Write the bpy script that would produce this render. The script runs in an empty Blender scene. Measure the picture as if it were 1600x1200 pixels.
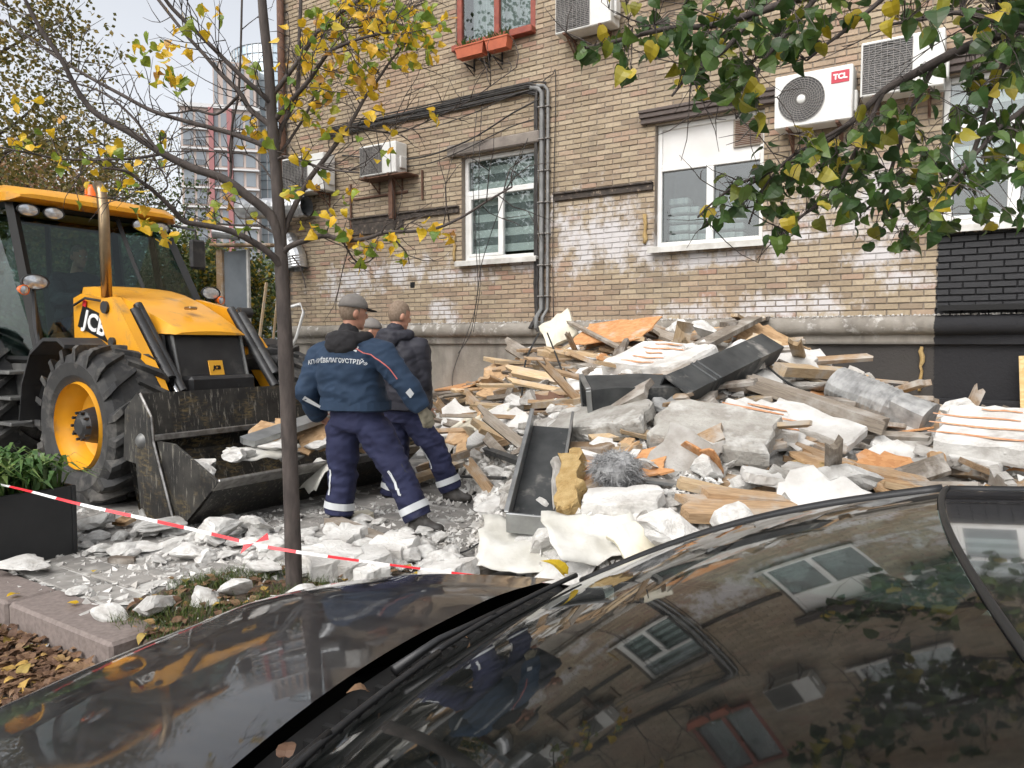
import bpy, bmesh, math, random
import numpy as np
from mathutils import Vector, Matrix, Quaternion, noise
from mathutils.bvhtree import BVHTree
rng = random.Random(7)
V = Vector
SC = bpy.context.scene
COL = SC.collection
R = math.radians

# ------------------------------------------------------------------ camera
CAM_H = 1.38
PITCH = math.atan(65 / 1155.6)
cd = bpy.data.cameras.new('camera'); cam = bpy.data.objects.new('camera', cd); COL.objects.link(cam)
cd.lens = 26; cd.sensor_width = 36; cd.clip_start = 0.05; cd.clip_end = 2000
cam.location = (0, 0, CAM_H); cam.rotation_euler = (math.pi / 2 - PITCH, 0, 0)
SC.camera = cam
SC.cycles.use_denoising = True; SC.cycles.use_adaptive_sampling = True; SC.cycles.adaptive_threshold = .03
SC.cycles.max_bounces = 5; SC.cycles.diffuse_bounces = 2; SC.cycles.glossy_bounces = 3; SC.cycles.transmission_bounces = 4; SC.cycles.transparent_max_bounces = 10; SC.cycles.caustics_reflective = False; SC.cycles.caustics_refractive = False
# ------------------------------------------------------------------ sky, sun, exposure
SUN_EL, SUN_AZ = 48, 215          # azimuth measured clockwise from +Y
w = bpy.data.worlds.new('World'); SC.world = w; w.use_nodes = True
nt = w.node_tree; bg = nt.nodes['Background']
sky = nt.nodes.new('ShaderNodeTexSky'); sky.sky_type = 'NISHITA'; sky.sun_disc = False
sky.sun_elevation = R(SUN_EL); sky.sun_rotation = R(SUN_AZ); sky.air_density = 1.0; sky.dust_density = 4.0; sky.ozone_density = 1.0
hs = nt.nodes.new('ShaderNodeHueSaturation'); hs.inputs['Saturation'].default_value = 0.22; hs.inputs['Value'].default_value = 1.1
nt.links.new(sky.outputs[0], hs.inputs['Color']); nt.links.new(hs.outputs[0], bg.inputs['Color'])
bg.inputs['Strength'].default_value = 0.15
sd = bpy.data.lights.new('sun', 'SUN'); sun = bpy.data.objects.new('sun', sd); COL.objects.link(sun)
sd.energy = .7; sd.angle = R(60); sd.color = (1, .97, .93)
sdir = V((math.sin(R(SUN_AZ)) * math.cos(R(SUN_EL)), math.cos(R(SUN_AZ)) * math.cos(R(SUN_EL)), math.sin(R(SUN_EL))))
sun.rotation_euler = (-sdir).to_track_quat('-Z', 'Y').to_euler(); sun.location = (0, -5, 20)
vs = SC.view_settings; vs.view_transform = 'Standard'; vs.look = 'None'; vs.exposure = 0.75; vs.gamma = 1; vs.use_curve_mapping = False

# ------------------------------------------------------------------ helpers: measured directions to places
FPX = 1155.6
def ray(x, y):
    u = (x - 800) / FPX; v = (600 - y) / FPX
    return V((u, math.cos(PITCH) + v * math.sin(PITCH), -math.sin(PITCH) + v * math.cos(PITCH)))
EYE = V((0, 0, CAM_H))
def on_plane(x, y, n, d):
    r = ray(x, y); return EYE + r * ((d - n.dot(EYE)) / n.dot(r))
def GR(x, y, z=0): return on_plane(x, y, V((0, 0, 1)), z)
def DP(x, y, Y): r = ray(x, y); return EYE + r * (Y / r.y)
WA = R(-32.7); WT = V((math.cos(WA), math.sin(WA), 0)); WN = V((-math.sin(WA), math.cos(WA), 0)); WD = 10.1
def sn(p): return (p[0] * WT.x + p[1] * WT.y, p[0] * WN.x + p[1] * WN.y)
def from_sn(s, n, z=0): return V((s * WT.x + n * WN.x, s * WT.y + n * WN.y, z))

# ------------------------------------------------------------------ mesh builder
MW = {}
class B:
    def __init__(s): s.v = []; s.f = []; s.m = []
    def add(s, vs, fs, mi=0, M=None):
        o = len(s.v)
        s.v += [tuple(M @ V(p)) for p in vs] if M is not None else [tuple(p) for p in vs]
        s.f += [tuple(i + o for i in f) for f in fs]; s.m += [mi] * len(fs); return s
    def box(s, c, d, M=None, mi=0, ch=0.0):
        x, y, z = d[0] / 2, d[1] / 2, d[2] / 2
        ch = min(ch, x * .9, y * .9, z * .9)
        if ch <= 0:
            vs = [V((i * x, j * y, k * z)) + V(c) for k in (-1, 1) for j in (-1, 1) for i in (-1, 1)]
            fs = [(0, 2, 3, 1), (4, 5, 7, 6), (0, 1, 5, 4), (2, 6, 7, 3), (0, 4, 6, 2), (1, 3, 7, 5)]
            return s.add(vs, fs, mi, M)
        vs = []; idx = {}
        for i in (-1, 1):
            for j in (-1, 1):
                for k in (-1, 1):
                    for a in range(3):
                        q = [i * (x - ch), j * (y - ch), k * (z - ch)]; q[a] = (i * x, j * y, k * z)[a]
                        idx[(i, j, k, a)] = len(vs); vs.append(V(q) + V(c))
        fs = []
        for a in range(3):
            b, e = (a + 1) % 3, (a + 2) % 3
            for sg in (-1, 1):
                q = []
                for (p1, p2) in ((-1, -1), (1, -1), (1, 1), (-1, 1)):
                    t = [0, 0, 0]; t[a] = sg; t[b] = p1; t[e] = p2; q.append(idx[(*t, a)])
                fs.append(tuple(q if sg > 0 else q[::-1]))
            for p1 in (-1, 1):
                for p2 in (-1, 1):
                    t1 = [0, 0, 0]; t1[a] = -1; t1[b] = p1; t1[e] = p2; t2 = list(t1); t2[a] = 1
                    q = [idx[(*t1, b)], idx[(*t2, b)], idx[(*t2, e)], idx[(*t1, e)]]
                    fs.append(tuple(q if p1 * p2 < 0 else q[::-1]))
        for i in (-1, 1):
            for j in (-1, 1):
                for k in (-1, 1):
                    q = [idx[(i, j, k, 0)], idx[(i, j, k, 1)], idx[(i, j, k, 2)]]
                    fs.append(tuple(q if i * j * k > 0 else q[::-1]))
        return s.add(vs, fs, mi, M)
    def tube(s, pts, rads, n=8, mi=0, caps=True, M=None):
        pts = [V(p) for p in pts]
        if not isinstance(rads, (list, tuple)): rads = [rads] * len(pts)
        vs = []; fs = []; up = None
        for i, p in enumerate(pts):
            t = (pts[min(i + 1, len(pts) - 1)] - pts[max(i - 1, 0)])
            if t.length < 1e-9: t = V((0, 0, 1))
            t.normalize()
            if up is None:
                up = V((0, 0, 1)) if abs(t.z) < .9 else V((1, 0, 0))
            a = up - t * up.dot(t)
            if a.length < 1e-4: a = V((1, .1, 0)) - t * t.x
            a.normalize(); up = a; b = t.cross(a)
            for k in range(n):
                an = 2 * math.pi * k / n
                vs.append(p + (a * math.cos(an) + b * math.sin(an)) * rads[i])
        for i in range(len(pts) - 1):
            for k in range(n):
                k2 = (k + 1) % n; fs.append((i * n + k, i * n + k2, (i + 1) * n + k2, (i + 1) * n + k))
        if caps:
            fs.append(tuple(range(n))[::-1]); fs.append(tuple((len(pts) - 1) * n + k for k in range(n)))
        return s.add(vs, fs, mi, M)
    def prism(s, poly, h0, h1, M=None, mi=0):
        # poly in local (x, y), extruded along z from h0 to h1
        n = len(poly); ar = sum(poly[i][0] * poly[(i + 1) % n][1] - poly[(i + 1) % n][0] * poly[i][1] for i in range(n))
        if ar < 0: poly = poly[::-1]
        vs = [(p[0], p[1], h0) for p in poly] + [(p[0], p[1], h1) for p in poly]
        fs = [tuple(range(n))[::-1], tuple(range(n, 2 * n))] + [(i, (i + 1) % n, n + (i + 1) % n, n + i) for i in range(n)]
        return s.add(vs, fs, mi, M)
    def lathe(s, prof, n=24, M=None, mi=0):
        vs = []; fs = []; m = len(prof)
        for k in range(n):
            a = 2 * math.pi * k / n
            for (r, z) in prof: vs.append((r * math.cos(a), r * math.sin(a), z))
        for k in range(n):
            k2 = (k + 1) % n
            for i in range(m - 1): fs.append((k * m + i, k2 * m + i, k2 * m + i + 1, k * m + i + 1))
        return s.add(vs, fs, mi, M)
    def ell(s, c, r, n=12, M=None, mi=0, rot=None):
        vs = []; fs = []; mm = max(4, n // 2)
        for j in range(1, mm):
            th = math.pi * j / mm
            for k in range(n):
                a = 2 * math.pi * k / n
                p = V((r[0] * math.sin(th) * math.cos(a), r[1] * math.sin(th) * math.sin(a), r[2] * math.cos(th)))
                if rot is not None: p = rot @ p
                vs.append(p + V(c))
        for j in range(mm - 2):
            for k in range(n):
                k2 = (k + 1) % n; fs.append((j * n + k, (j + 1) * n + k, (j + 1) * n + k2, j * n + k2))
        t = V((0, 0, r[2])); bt = V((0, 0, -r[2]))
        if rot is not None: t = rot @ t; bt = rot @ bt
        a0 = len(vs); vs += [t + V(c), bt + V(c)]
        for k in range(n):
            k2 = (k + 1) % n; fs.append((a0, k, k2)); fs.append((a0 + 1, (mm - 2) * n + k2, (mm - 2) * n + k))
        return s.add(vs, fs, mi, M)
    def rcone(s, p0, r0, p1, r1, n=14):
        p0 = V(p0); p1 = V(p1); d = p1 - p0
        s.ell(p0, (r0,) * 3, n); s.ell(p1, (r1,) * 3, n)
        if d.length > 1e-4: s.tube([p0, p1], [r0, r1], n)
        return s
    def quad(s, a, b, c, d, mi=0): return s.add([a, b, c, d], [(0, 1, 2, 3)], mi)
    def mesh(s, name, mats):
        me = bpy.data.meshes.new(name); me.from_pydata(s.v, [], s.f)
        if not isinstance(mats, (list, tuple)): mats = [mats]
        for m in mats: me.materials.append(MAT[m] if isinstance(m, str) else m)
        if len(mats) > 1: me.polygons.foreach_set('material_index', s.m)
        me.update(); return me
    def obj(s, name, mats, parent=None, smooth=False, world=False, angle=None):
        if world and parent is not None:
            Mi = MW[parent.name].inverted(); s.v = [tuple(Mi @ V(p)) for p in s.v]
        me = s.mesh(name, mats)
        if smooth: me.polygons.foreach_set('use_smooth', [True] * len(me.polygons))
        if angle is not None:
            me.polygons.foreach_set('use_smooth', [True] * len(me.polygons)); me.set_sharp_from_angle(angle=R(angle))
        return link(me, name, parent)
def link(me, name, parent=None, M=None):
    o = bpy.data.objects.new(name, me); COL.objects.link(o)
    if parent is not None: o.parent = parent
    if M is not None: o.matrix_local = M
    MW[o.name] = (MW.get(parent.name, Matrix()) if parent is not None else Matrix()) @ (M if M is not None else Matrix())
    return o
def tag(o, label, cat, group=None, kind=None):
    o['label'] = label; o['category'] = cat
    if group: o['group'] = group
    if kind: o['kind'] = kind
    return o
def thing(name, label, cat, M=None, group=None):
    if M is None: M = Matrix()
    if isinstance(M, Vector): M = Matrix.Translation(M)
    o = bpy.data.objects.new(name, None); COL.objects.link(o); o.empty_display_size = .2
    o.matrix_world = M; MW[o.name] = M.copy()
    return tag(o, label, cat, group)
def struct(o): o['kind'] = 'structure'; return o
def frame(o, x, z=None, y=None):
    """matrix with origin o, x axis along x and z (or y) roughly as given"""
    x = V(x).normalized()
    if z is not None:
        z = V(z); z = (z - x * z.dot(x)).normalized(); y = z.cross(x)
    else:
        y = V(y); y = (y - x * y.dot(x)).normalized(); z = x.cross(y)
    return Matrix(((x.x, y.x, z.x, o[0]), (x.y, y.y, z.y, o[1]), (x.z, y.z, z.z, o[2]), (0, 0, 0, 1)))
def text_geo(txt, size, shear=0, offset=0, extrude=.002, res=3):
    c = bpy.data.curves.new('t', 'FONT'); c.body = txt; c.size = size; c.shear = shear; c.offset = offset; c.extrude = extrude
    c.resolution_u = res; c.align_x = 'CENTER'; c.align_y = 'CENTER'
    o = bpy.data.objects.new('t', c); COL.objects.link(o)
    dg = bpy.context.evaluated_depsgraph_get(); me = bpy.data.meshes.new_from_object(o.evaluated_get(dg))
    vs = [tuple(v.co) for v in me.vertices]; fs = [tuple(p.vertices) for p in me.polygons]
    bpy.data.objects.remove(o); bpy.data.meshes.remove(me); bpy.data.curves.remove(c)
    return vs, fs
def remesh(b, voxel, smooth=4):
    me = bpy.data.meshes.new('r'); me.from_pydata(b.v, [], b.f); me.update()
    o = bpy.data.objects.new('r', me); COL.objects.link(o)
    m = o.modifiers.new('r', 'REMESH'); m.mode = 'VOXEL'; m.voxel_size = voxel
    if smooth:
        k = o.modifiers.new('s', 'SMOOTH'); k.iterations = smooth; k.factor = .5
    dg = bpy.context.evaluated_depsgraph_get(); e = bpy.data.meshes.new_from_object(o.evaluated_get(dg))
    n = len(e.vertices); co = np.empty(n * 3); e.vertices.foreach_get('co', co)
    no = np.empty(n * 3); e.vertices.foreach_get('normal', no)
    out = B(); out.v = [tuple(p) for p in co.reshape(-1, 3)]; out.f = [tuple(p.vertices) for p in e.polygons]; out.m = [0] * len(out.f)
    out.n = no.reshape(-1, 3)
    bpy.data.objects.remove(o); bpy.data.meshes.remove(me); bpy.data.meshes.remove(e)
    return out

# ------------------------------------------------------------------ materials
MAT = {}
class N:
    def __init__(s, name):
        m = bpy.data.materials.new(name); m.use_nodes = True; s.m = m; s.t = m.node_tree; MAT[name] = m
        s.p = s.t.nodes['Principled BSDF']; s.out = s.t.nodes['Material Output']
    def n(s, ty, **kw):
        nd = s.t.nodes.new('ShaderNode' + ty)
        for k, v in kw.items():
            if k[0] == '_': setattr(nd, k[1:], v)
        for k, v in kw.items():
            if k[0] == '_': continue
            key = int(k[1:]) if k[0] == 'i' and k[1:].isdigit() else k.replace('__', ' ')
            s.set(nd.inputs[key], v)
        return nd
    def set(s, inp, v):
        if isinstance(v, bpy.types.NodeSocket): s.t.links.new(v, inp)
        elif isinstance(v, bpy.types.Node): s.t.links.new(v.outputs[0], inp)
        else:
            if inp.type == 'RGBA' and len(v) == 3: v = (*v, 1)
            inp.default_value = v
    def math(s, op, a, b=0.0, c=None, clamp=False):
        nd = s.t.nodes.new('ShaderNodeMath'); nd.operation = op; nd.use_clamp = clamp
        s.set(nd.inputs[0], a); s.set(nd.inputs[1], b)
        if c is not None: s.set(nd.inputs[2], c)
        return nd.outputs[0]
    def mix(s, f, a, b, bt='MIX'):
        nd = s.t.nodes.new('ShaderNodeMix'); nd.data_type = 'RGBA'; nd.blend_type = bt
        s.set(nd.inputs[0], f); s.set(nd.inputs[6], a); s.set(nd.inputs[7], b); return nd.outputs[2]
    def noise(s, vec, scale, detail=4, rough=.55, out=0):
        nd = s.t.nodes.new('ShaderNodeTexNoise'); nd.inputs['Scale'].default_value = scale; nd.inputs['Detail'].default_value = min(detail, 4) if detail < 7 else 6
        nd.inputs['Roughness'].default_value = rough
        if vec is not None: s.set(nd.inputs['Vector'], vec)
        return nd.outputs[out]
    def ramp(s, f, stops, interp='LINEAR'):
        nd = s.t.nodes.new('ShaderNodeValToRGB'); cr = nd.color_ramp; cr.interpolation = interp
        while len(cr.elements) < len(stops): cr.elements.new(.5)
        for e, (p, c) in zip(cr.elements, stops): e.position = p; e.color = (*c, 1) if len(c) == 3 else c
        s.set(nd.inputs[0], f); return nd.outputs[0]
    def step(s, f, a, b):
        nd = s.t.nodes.new('ShaderNodeMapRange'); nd.inputs[1].default_value = a; nd.inputs[2].default_value = b; s.set(nd.inputs[0], f); return nd.outputs[0]
    def obj(s): return s.n('TexCoord').outputs['Object']
    def pos(s): return s.n('NewGeometry').outputs['Position']
    def mapv(s, v, scale=(1, 1, 1), rot=(0, 0, 0)):
        nd = s.t.nodes.new('ShaderNodeMapping'); nd.inputs['Scale'].default_value = scale; nd.inputs['Rotation'].default_value = rot; s.set(nd.inputs['Vector'], v); return nd.outputs[0]
    def bump(s, h, strength=.3, dist=.01):
        nd = s.t.nodes.new('ShaderNodeBump'); nd.inputs['Strength'].default_value = strength; nd.inputs['Distance'].default_value = dist
        s.set(nd.inputs['Height'], h); s.set(s.p.inputs['Normal'], nd.outputs[0]); return nd
    def P(s, **kw):
        for k, v in kw.items(): s.set(s.p.inputs[k.replace('__', ' ')], v)
        return s.m
def mat(name, c, c2=None, rough=.7, metal=0, scale=6, detail=5, bump=0, bscale=60, bdist=.004, stretch=(1, 1, 1), lo=.35, hi=.65, world=False, spec=.5, coat=0, rvar=.0, dirt=None, dlo=.55, dhi=.75, dscale=3, rnd=0):
    k = N(name); v = k.pos() if world else k.obj(); v2 = k.mapv(v, stretch)
    col = c
    if c2 is not None: col = k.mix(k.step(k.noise(v2, scale, detail), lo, hi), c, c2)
    if rnd:
        r = k.n('ObjectInfo').outputs['Random']
        hv = k.n('HueSaturation', Color=col, Value=k.math('MULTIPLY_ADD', r, rnd * 2, 1 - rnd)); col = hv.outputs[0]
    if dirt is not None: col = k.mix(k.step(k.noise(v, dscale, 6, .65), dlo, dhi), col, dirt)
    k.P(Base__Color=col, Metallic=metal, Specular__IOR__Level=spec, Coat__Weight=coat)
    if rvar: k.P(Roughness=k.math('MULTIPLY_ADD', k.noise(v, scale * .7, 5), rvar * 2, rough - rvar))
    else: k.P(Roughness=rough)
    if bump: k.bump(k.noise(v2, bscale, 4), bump, bdist)
    return k.m
# ------------------------------------------------------------------ the materials of the place
mat('foam', (.69, .68, .65), (.5, .48, .45), rough=.9, scale=5, bump=.8, bscale=38, bdist=.012, dirt=(.36, .33, .29), dlo=.58, dhi=.8, dscale=2.5, rnd=.12)
mat('plaster', (.5, .48, .45), (.34, .315, .28), rough=.95, scale=7, bump=.9, bscale=40, bdist=.012, dirt=(.25, .225, .2), rnd=.15)
mat('stucco', (.42, .405, .37), (.28, .26, .23), rough=.95, scale=7, bump=1.0, bscale=34, bdist=.014, dirt=(.6, .59, .56), dlo=.55, dhi=.7, rnd=.1)
mat('sheet_white', (.62, .61, .57), (.5, .485, .43), rough=.6, scale=4, bump=.5, bscale=14, bdist=.01, dirt=(.36, .34, .3), dlo=.55, dhi=.8)
mat('cream', (.72, .68, .56), (.6, .55, .42), rough=.6, scale=4, bump=.2, bscale=30, dirt=(.4, .36, .3))
for nm, a, b in (('wood', (.37, .25, .145), (.24, .155, .085)), ('wood_pale', (.5, .375, .23), (.38, .265, .15)), ('wood_grey', (.26, .22, .175), (.17, .14, .11)), ('wood_dark', (.1, .08, .065), (.17, .135, .1))):
    mat(nm, a, b, rough=.8, scale=9, stretch=(1, 9, 9), bump=.6, bscale=16, bdist=.006, dirt=(.42, .39, .35), dlo=.48, dhi=.72, dscale=4, rnd=.35)
def osb(name, base, hi_):
    k = N(name); v = k.obj()
    vo = k.n('TexVoronoi', Vector=k.mapv(v, (22, 42, 42)), Scale=1.0)
    c = k.mix(k.step(vo.outputs['Color'], .2, .8), base, hi_)
    c = k.mix(k.step(k.noise(v, 4, 5), .58, .78), c, (.5, .46, .4))
    k.P(Base__Color=c, Roughness=.75); k.bump(vo.outputs['Distance'], .3, .003)
osb('osb', (.36, .22, .11), (.5, .33, .18)); osb('osb_orange', (.46, .21, .08), (.58, .3, .13)); osb('osb_pale', (.55, .36, .14), (.68, .5, .25))
mat('adhesive', (.5, .22, .1), (.62, .36, .22), rough=.8, scale=20)
mat('insulation', (.34, .22, .08), (.46, .33, .15), rough=.95, scale=14, bump=.8, bscale=60, bdist=.02, dirt=(.25, .15, .05))
mat('wool', (.4, .4, .4), (.2, .2, .2), rough=.95, scale=12, bump=.6, bscale=90, bdist=.01)
mat('steel_dark', (.035, .038, .04), (.07, .073, .073), rough=.55, metal=.15, spec=.3, scale=5, bump=.15, bscale=30, dirt=(.36, .34, .31), dlo=.6, dhi=.8, rvar=.15)
mat('steel_grey', (.4, .41, .41), (.25, .255, .25), rough=.42, metal=.8, scale=5, bump=.1, bscale=20, dirt=(.34, .32, .3), dlo=.55, dhi=.8)
mat('duct_silver', (.62, .63, .64), (.42, .43, .44), rough=.35, metal=.85, scale=4, bump=.4, bscale=14, bdist=.02)
mat('foil_grey', (.42, .42, .41), (.22, .22, .215), rough=.6, metal=.25, scale=9, bump=.5, bscale=25, bdist=.01, dirt=(.55, .54, .52))
mat('wire', (.02, .02, .02), rough=.6)
mat('crumb', (.62, .6, .57), (.34, .31, .28), rough=.95, scale=7, lo=.4, hi=.6, bump=.4, bscale=50, world=True)
mat('mound', (.36, .33, .29), (.56, .54, .5), rough=.95, scale=4, bump=.9, bscale=26, bdist=.03, world=True, dirt=(.2, .14, .09), dlo=.6, dhi=.7)
mat('asphalt', (.12, .115, .107), (.2, .19, .175), rough=.95, scale=5, bump=.5, bscale=90, bdist=.006, world=True, dirt=(.3, .29, .27), dlo=.48, dhi=.72, dscale=3.5)
mat('road', (.045, .045, .046), (.07, .069, .067), rough=.9, scale=3, bump=.4, bscale=180, world=True)
mat('paver', (.2, .19, .175), (.28, .265, .245), rough=.95, scale=9, bump=.35, bscale=120, bdist=.003, world=True, dirt=(.5, .49, .46), dlo=.56, dhi=.72, dscale=2.2, rnd=.16)
mat('paver_bed', (.5, .49, .46), (.4, .39, .37), rough=.95, scale=20, world=True)
mat('kerb_stone', (.15, .122, .11), (.21, .172, .155), rough=.85, scale=40, bump=.25, bscale=90, world=True, dirt=(.12, .09, .075), dlo=.6, dhi=.75)
mat('soil', (.05, .036, .025), (.09, .065, .045), rough=.95, scale=14, bump=.8, bscale=50, bdist=.02, world=True)
mat('planter_black', (.012, .013, .014), (.02, .02, .021), rough=.5, scale=5, bump=.05, bscale=8)
mat('bark', (.085, .068, .06), (.045, .036, .032), rough=.9, scale=22, stretch=(1, 1, .3), bump=.7, bscale=60, bdist=.006, world=True)
mat('bark_bg', (.06, .045, .035), (.11, .09, .07), rough=.9, scale=5, bump=.5, bscale=20, world=True)
mat('rubber', (.018, .018, .019), (.035, .034, .032), rough=.75, scale=6, bump=.15, bscale=60, dirt=(.14, .13, .115), dlo=.5, dhi=.75, dscale=5)
mat('jcb_yellow', (.78, .36, .014), (.68, .3, .014), rough=.4, scale=3, coat=.2, dirt=(.3, .19, .08), dlo=.56, dhi=.82, dscale=5, bump=.05, bscale=12, rvar=.1)
mat('jcb_black', (.014, .014, .015), (.03, .03, .031), rough=.5, scale=4, dirt=(.1, .095, .085), dlo=.6, dhi=.8, rvar=.1)
k = N('bucket_steel'); v = k.obj()
sc_ = k.noise(k.mapv(v, (14, 14, 1.6), (.5, .35, 0)), 3.0, 7, .7); gr_ = k.noise(v, 5, 6, .65)
c = k.mix(k.step(gr_, .4, .7), (.028, .027, .026), (.07, .066, .058)); c = k.mix(k.step(sc_, .56, .64), c, (.24, .225, .19)); c = k.mix(k.math('MULTIPLY', k.step(k.noise(v, 2.3, 6, .7), .5, .68), k.step(k.noise(k.mapv(v, (9, 9, 30), (.9, .2, 0)), 2, 5), .45, .6)), c, (.26, .19, .085))
k.P(Base__Color=c, Metallic=.35, Roughness=k.math('MULTIPLY_ADD', gr_, .35, .28)); k.bump(sc_, .25, .004)
mat('worn_edge', (.4, .39, .37), (.18, .17, .16), rough=.4, metal=.8, scale=12)
mat('grey_steel', (.12, .12, .12), (.2, .2, .19), rough=.5, metal=.5, scale=6)
mat('brass', (.45, .33, .2), (.3, .22, .14), rough=.3, metal=.9, scale=6)
mat('chrome', (.75, .75, .75), rough=.12, metal=1)
mat('lamp_lens', (.75, .78, .8), (.5, .52, .55), rough=.12, metal=.6, scale=30)
mat('beacon', (.8, .15, .01), rough=.2)
mat('emblem', (.75, .38, .03), rough=.4)
mat('white_paint', (.8, .8, .78), rough=.5)
mat('black_paint', (.01, .01, .01), rough=.55, spec=.25)
mat('seat_black', (.02, .02, .022), rough=.8)
mat('pvc_white', (.78, .78, .76), (.66, .65, .62), rough=.4, scale=3, world=True)
mat('panel_white', (.7, .69, .67), (.62, .6, .57), rough=.5, scale=2, world=True)
mat('sill_white', (.62, .61, .58), (.42, .4, .36), rough=.6, scale=5, world=True)
mat('red_wood', (.2, .035, .02), (.27, .06, .03), rough=.45, scale=8, world=True)
mat('terracotta', (.5, .13, .06), (.4, .1, .05), rough=.7, scale=8)
mat('lintel_stone', (.16, .135, .12), (.24, .21, .18), rough=.9, scale=5, bump=.5, bscale=50, bdist=.01, world=True)
mat('lintel_brown', (.075, .055, .048), (.1, .078, .068), rough=.7, scale=5, world=True)
mat('band_brown', (.03, .024, .02), (.075, .058, .046), rough=.8, scale=14, world=True, dirt=(.3, .24, .18), dlo=.62, dhi=.68, dscale=14)
mat('blind_light', (.7, .7, .66), rough=.8); mat('blind_dark', (.22, .225, .22), rough=.85)
mat('room', (.05, .05, .05), rough=.9); mat('room_grey', (.16, .17, .17), (.08, .09, .09), rough=.9, scale=2)
mat('curtain', (.45, .47, .45), (.3, .32, .31), rough=.9, scale=4, stretch=(5, 1, .4))
mat('ac_white', (.72, .72, .69), (.6, .59, .56), rough=.45, scale=2.5, dirt=(.42, .39, .34), dlo=.62, dhi=.82)
mat('ac_dark', (.05, .05, .05), (.09, .088, .085), rough=.6, scale=5)
mat('ac_grille', (.24, .225, .21), rough=.5)
mat('tcl_red', (.45, .01, .035), rough=.4)
mat('rust', (.09, .045, .03), (.15, .08, .05), rough=.85, scale=10, bump=.2)
mat('pipe_dark', (.045, .042, .04), (.09, .085, .08), rough=.6, scale=7, world=True)
mat('pipe_grey', (.2, .2, .195), (.13, .13, .125), rough=.6, scale=7, world=True)
mat('cable', (.018, .016, .015), (.045, .04, .036), rough=.7, scale=9, world=True)
mat('door_grey', (.12, .14, .16), (.17, .19, .21), rough=.5, scale=2, dirt=(.3, .3, .29), dlo=.62, dhi=.85)
mat('tape_red', (.62, .02, .03), rough=.4); mat('tape_white', (.75, .74, .72), rough=.4)
mat('skin', (.48, .25, .17), (.42, .2, .13), rough=.5, scale=12)
mat('hair', (.16, .11, .075), (.24, .18, .13), rough=.8, scale=60, bump=.4, bscale=180, bdist=.002)
mat('jacket_navy', (.012, .03, .062), (.018, .04, .08), rough=.85, scale=9, bump=.35, bscale=220, bdist=.001, dirt=(.05, .07, .1), dlo=.6, dhi=.85)
mat('trousers_navy', (.011, .013, .045), (.016, .02, .06), rough=.85, scale=9, bump=.35, bscale=220, bdist=.001, dirt=(.07, .07, .09), dlo=.62, dhi=.85)
mat('jacket_black', (.014, .014, .022), (.022, .022, .032), rough=.7, scale=9, bump=.3, bscale=200, bdist=.001)
mat('hood_black', (.013, .012, .014), (.02, .019, .021), rough=.9, scale=12, bump=.3, bscale=160, bdist=.001)
mat('patch_grey', (.035, .036, .042), rough=.9)
mat('cap_grey', (.2, .185, .17), (.15, .135, .125), rough=.9, scale=14, bump=.3, bscale=160, bdist=.001)
mat('glove', (.3, .27, .2), (.2, .18, .13), rough=.95, scale=14, bump=.3, bscale=140, bdist=.001)
mat('boot', (.018, .017, .016), (.05, .045, .04), rough=.6, scale=9, dirt=(.3, .28, .26), dlo=.6, dhi=.85)
mat('reflective', (.6, .62, .63), rough=.4); mat('eye_white', (.7, .68, .65), rough=.2); mat('piping_red', (.5, .12, .1), rough=.6)
mat('black_trim', (.01, .01, .011), (.018, .018, .019), rough=.45, scale=8)
mat('rubber_trim', (.012, .012, .012), rough=.55)
mat('interior', (.02, .02, .021), rough=.85)
mat('alloy', (.35, .35, .36), rough=.3, metal=.9)
mat('tail_red', (.3, .01, .01), rough=.15)
mat('concrete_bg', (.42, .36, .33), rough=.9); mat('tower_brown', (.5, .42, .38), (.44, .36, .32), rough=.9, scale=.2); mat('tower_red', (.34, .15, .15), rough=.8)  # tower brown lightened: distance haze put into the colour
mat('tower_glass', (.4, .5, .56), (.55, .63, .68), rough=.1, scale=.15, metal=.4, world=True); mat('tower_dark', (.2, .225, .25), rough=.12, spec=.8); mat('tower_white', (.6, .6, .6), rough=.7)  # tower glass and windows paled too, haze put into the colour
mat('twine', (.02, .018, .016), rough=.8)
def glass(name, tint, ior=1.5, rough=0.0, refl=1.0, film=0):
    k = N(name); t = k.t
    tr = k.n('BsdfTransparent', Color=tint); gl = k.n('BsdfGlossy', Roughness=rough, Color=(refl, refl, refl))
    lw = k.n('LayerWeight', Blend=.5).outputs['Facing']; f0 = ((ior - 1) / (ior + 1)) ** 2 * 1.7
    fr = k.math('MULTIPLY_ADD', k.math('POWER', lw, 5.0), 1 - f0, f0); ms = k.n('MixShader'); t.links.new(fr, ms.inputs[0]); t.links.new(tr.outputs[0], ms.inputs[1]); t.links.new(gl.outputs[0], ms.inputs[2])
    if film:
        df = k.n('BsdfDiffuse', Color=(.35, .35, .33)); m2 = k.n('MixShader'); v = k.obj(); t.links.new(k.math('MULTIPLY', k.step(k.noise(k.mapv(v, (2, 9, 2)), 1.6, 6, .6), .25, .85), film * 2), m2.inputs[0]); t.links.new(ms.outputs[0], m2.inputs[1]); t.links.new(df.outputs[0], m2.inputs[2]); ms = m2
    t.links.new(ms.outputs[0], k.out.inputs['Surface']); return k.m
glass('window_glass', (.8, .85, .85), 1.55); glass('cab_glass', (.62, .72, .7), 1.36); glass('windscreen', (.2, .26, .25), 1.46, .03, refl=.8, film=.025)
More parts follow.
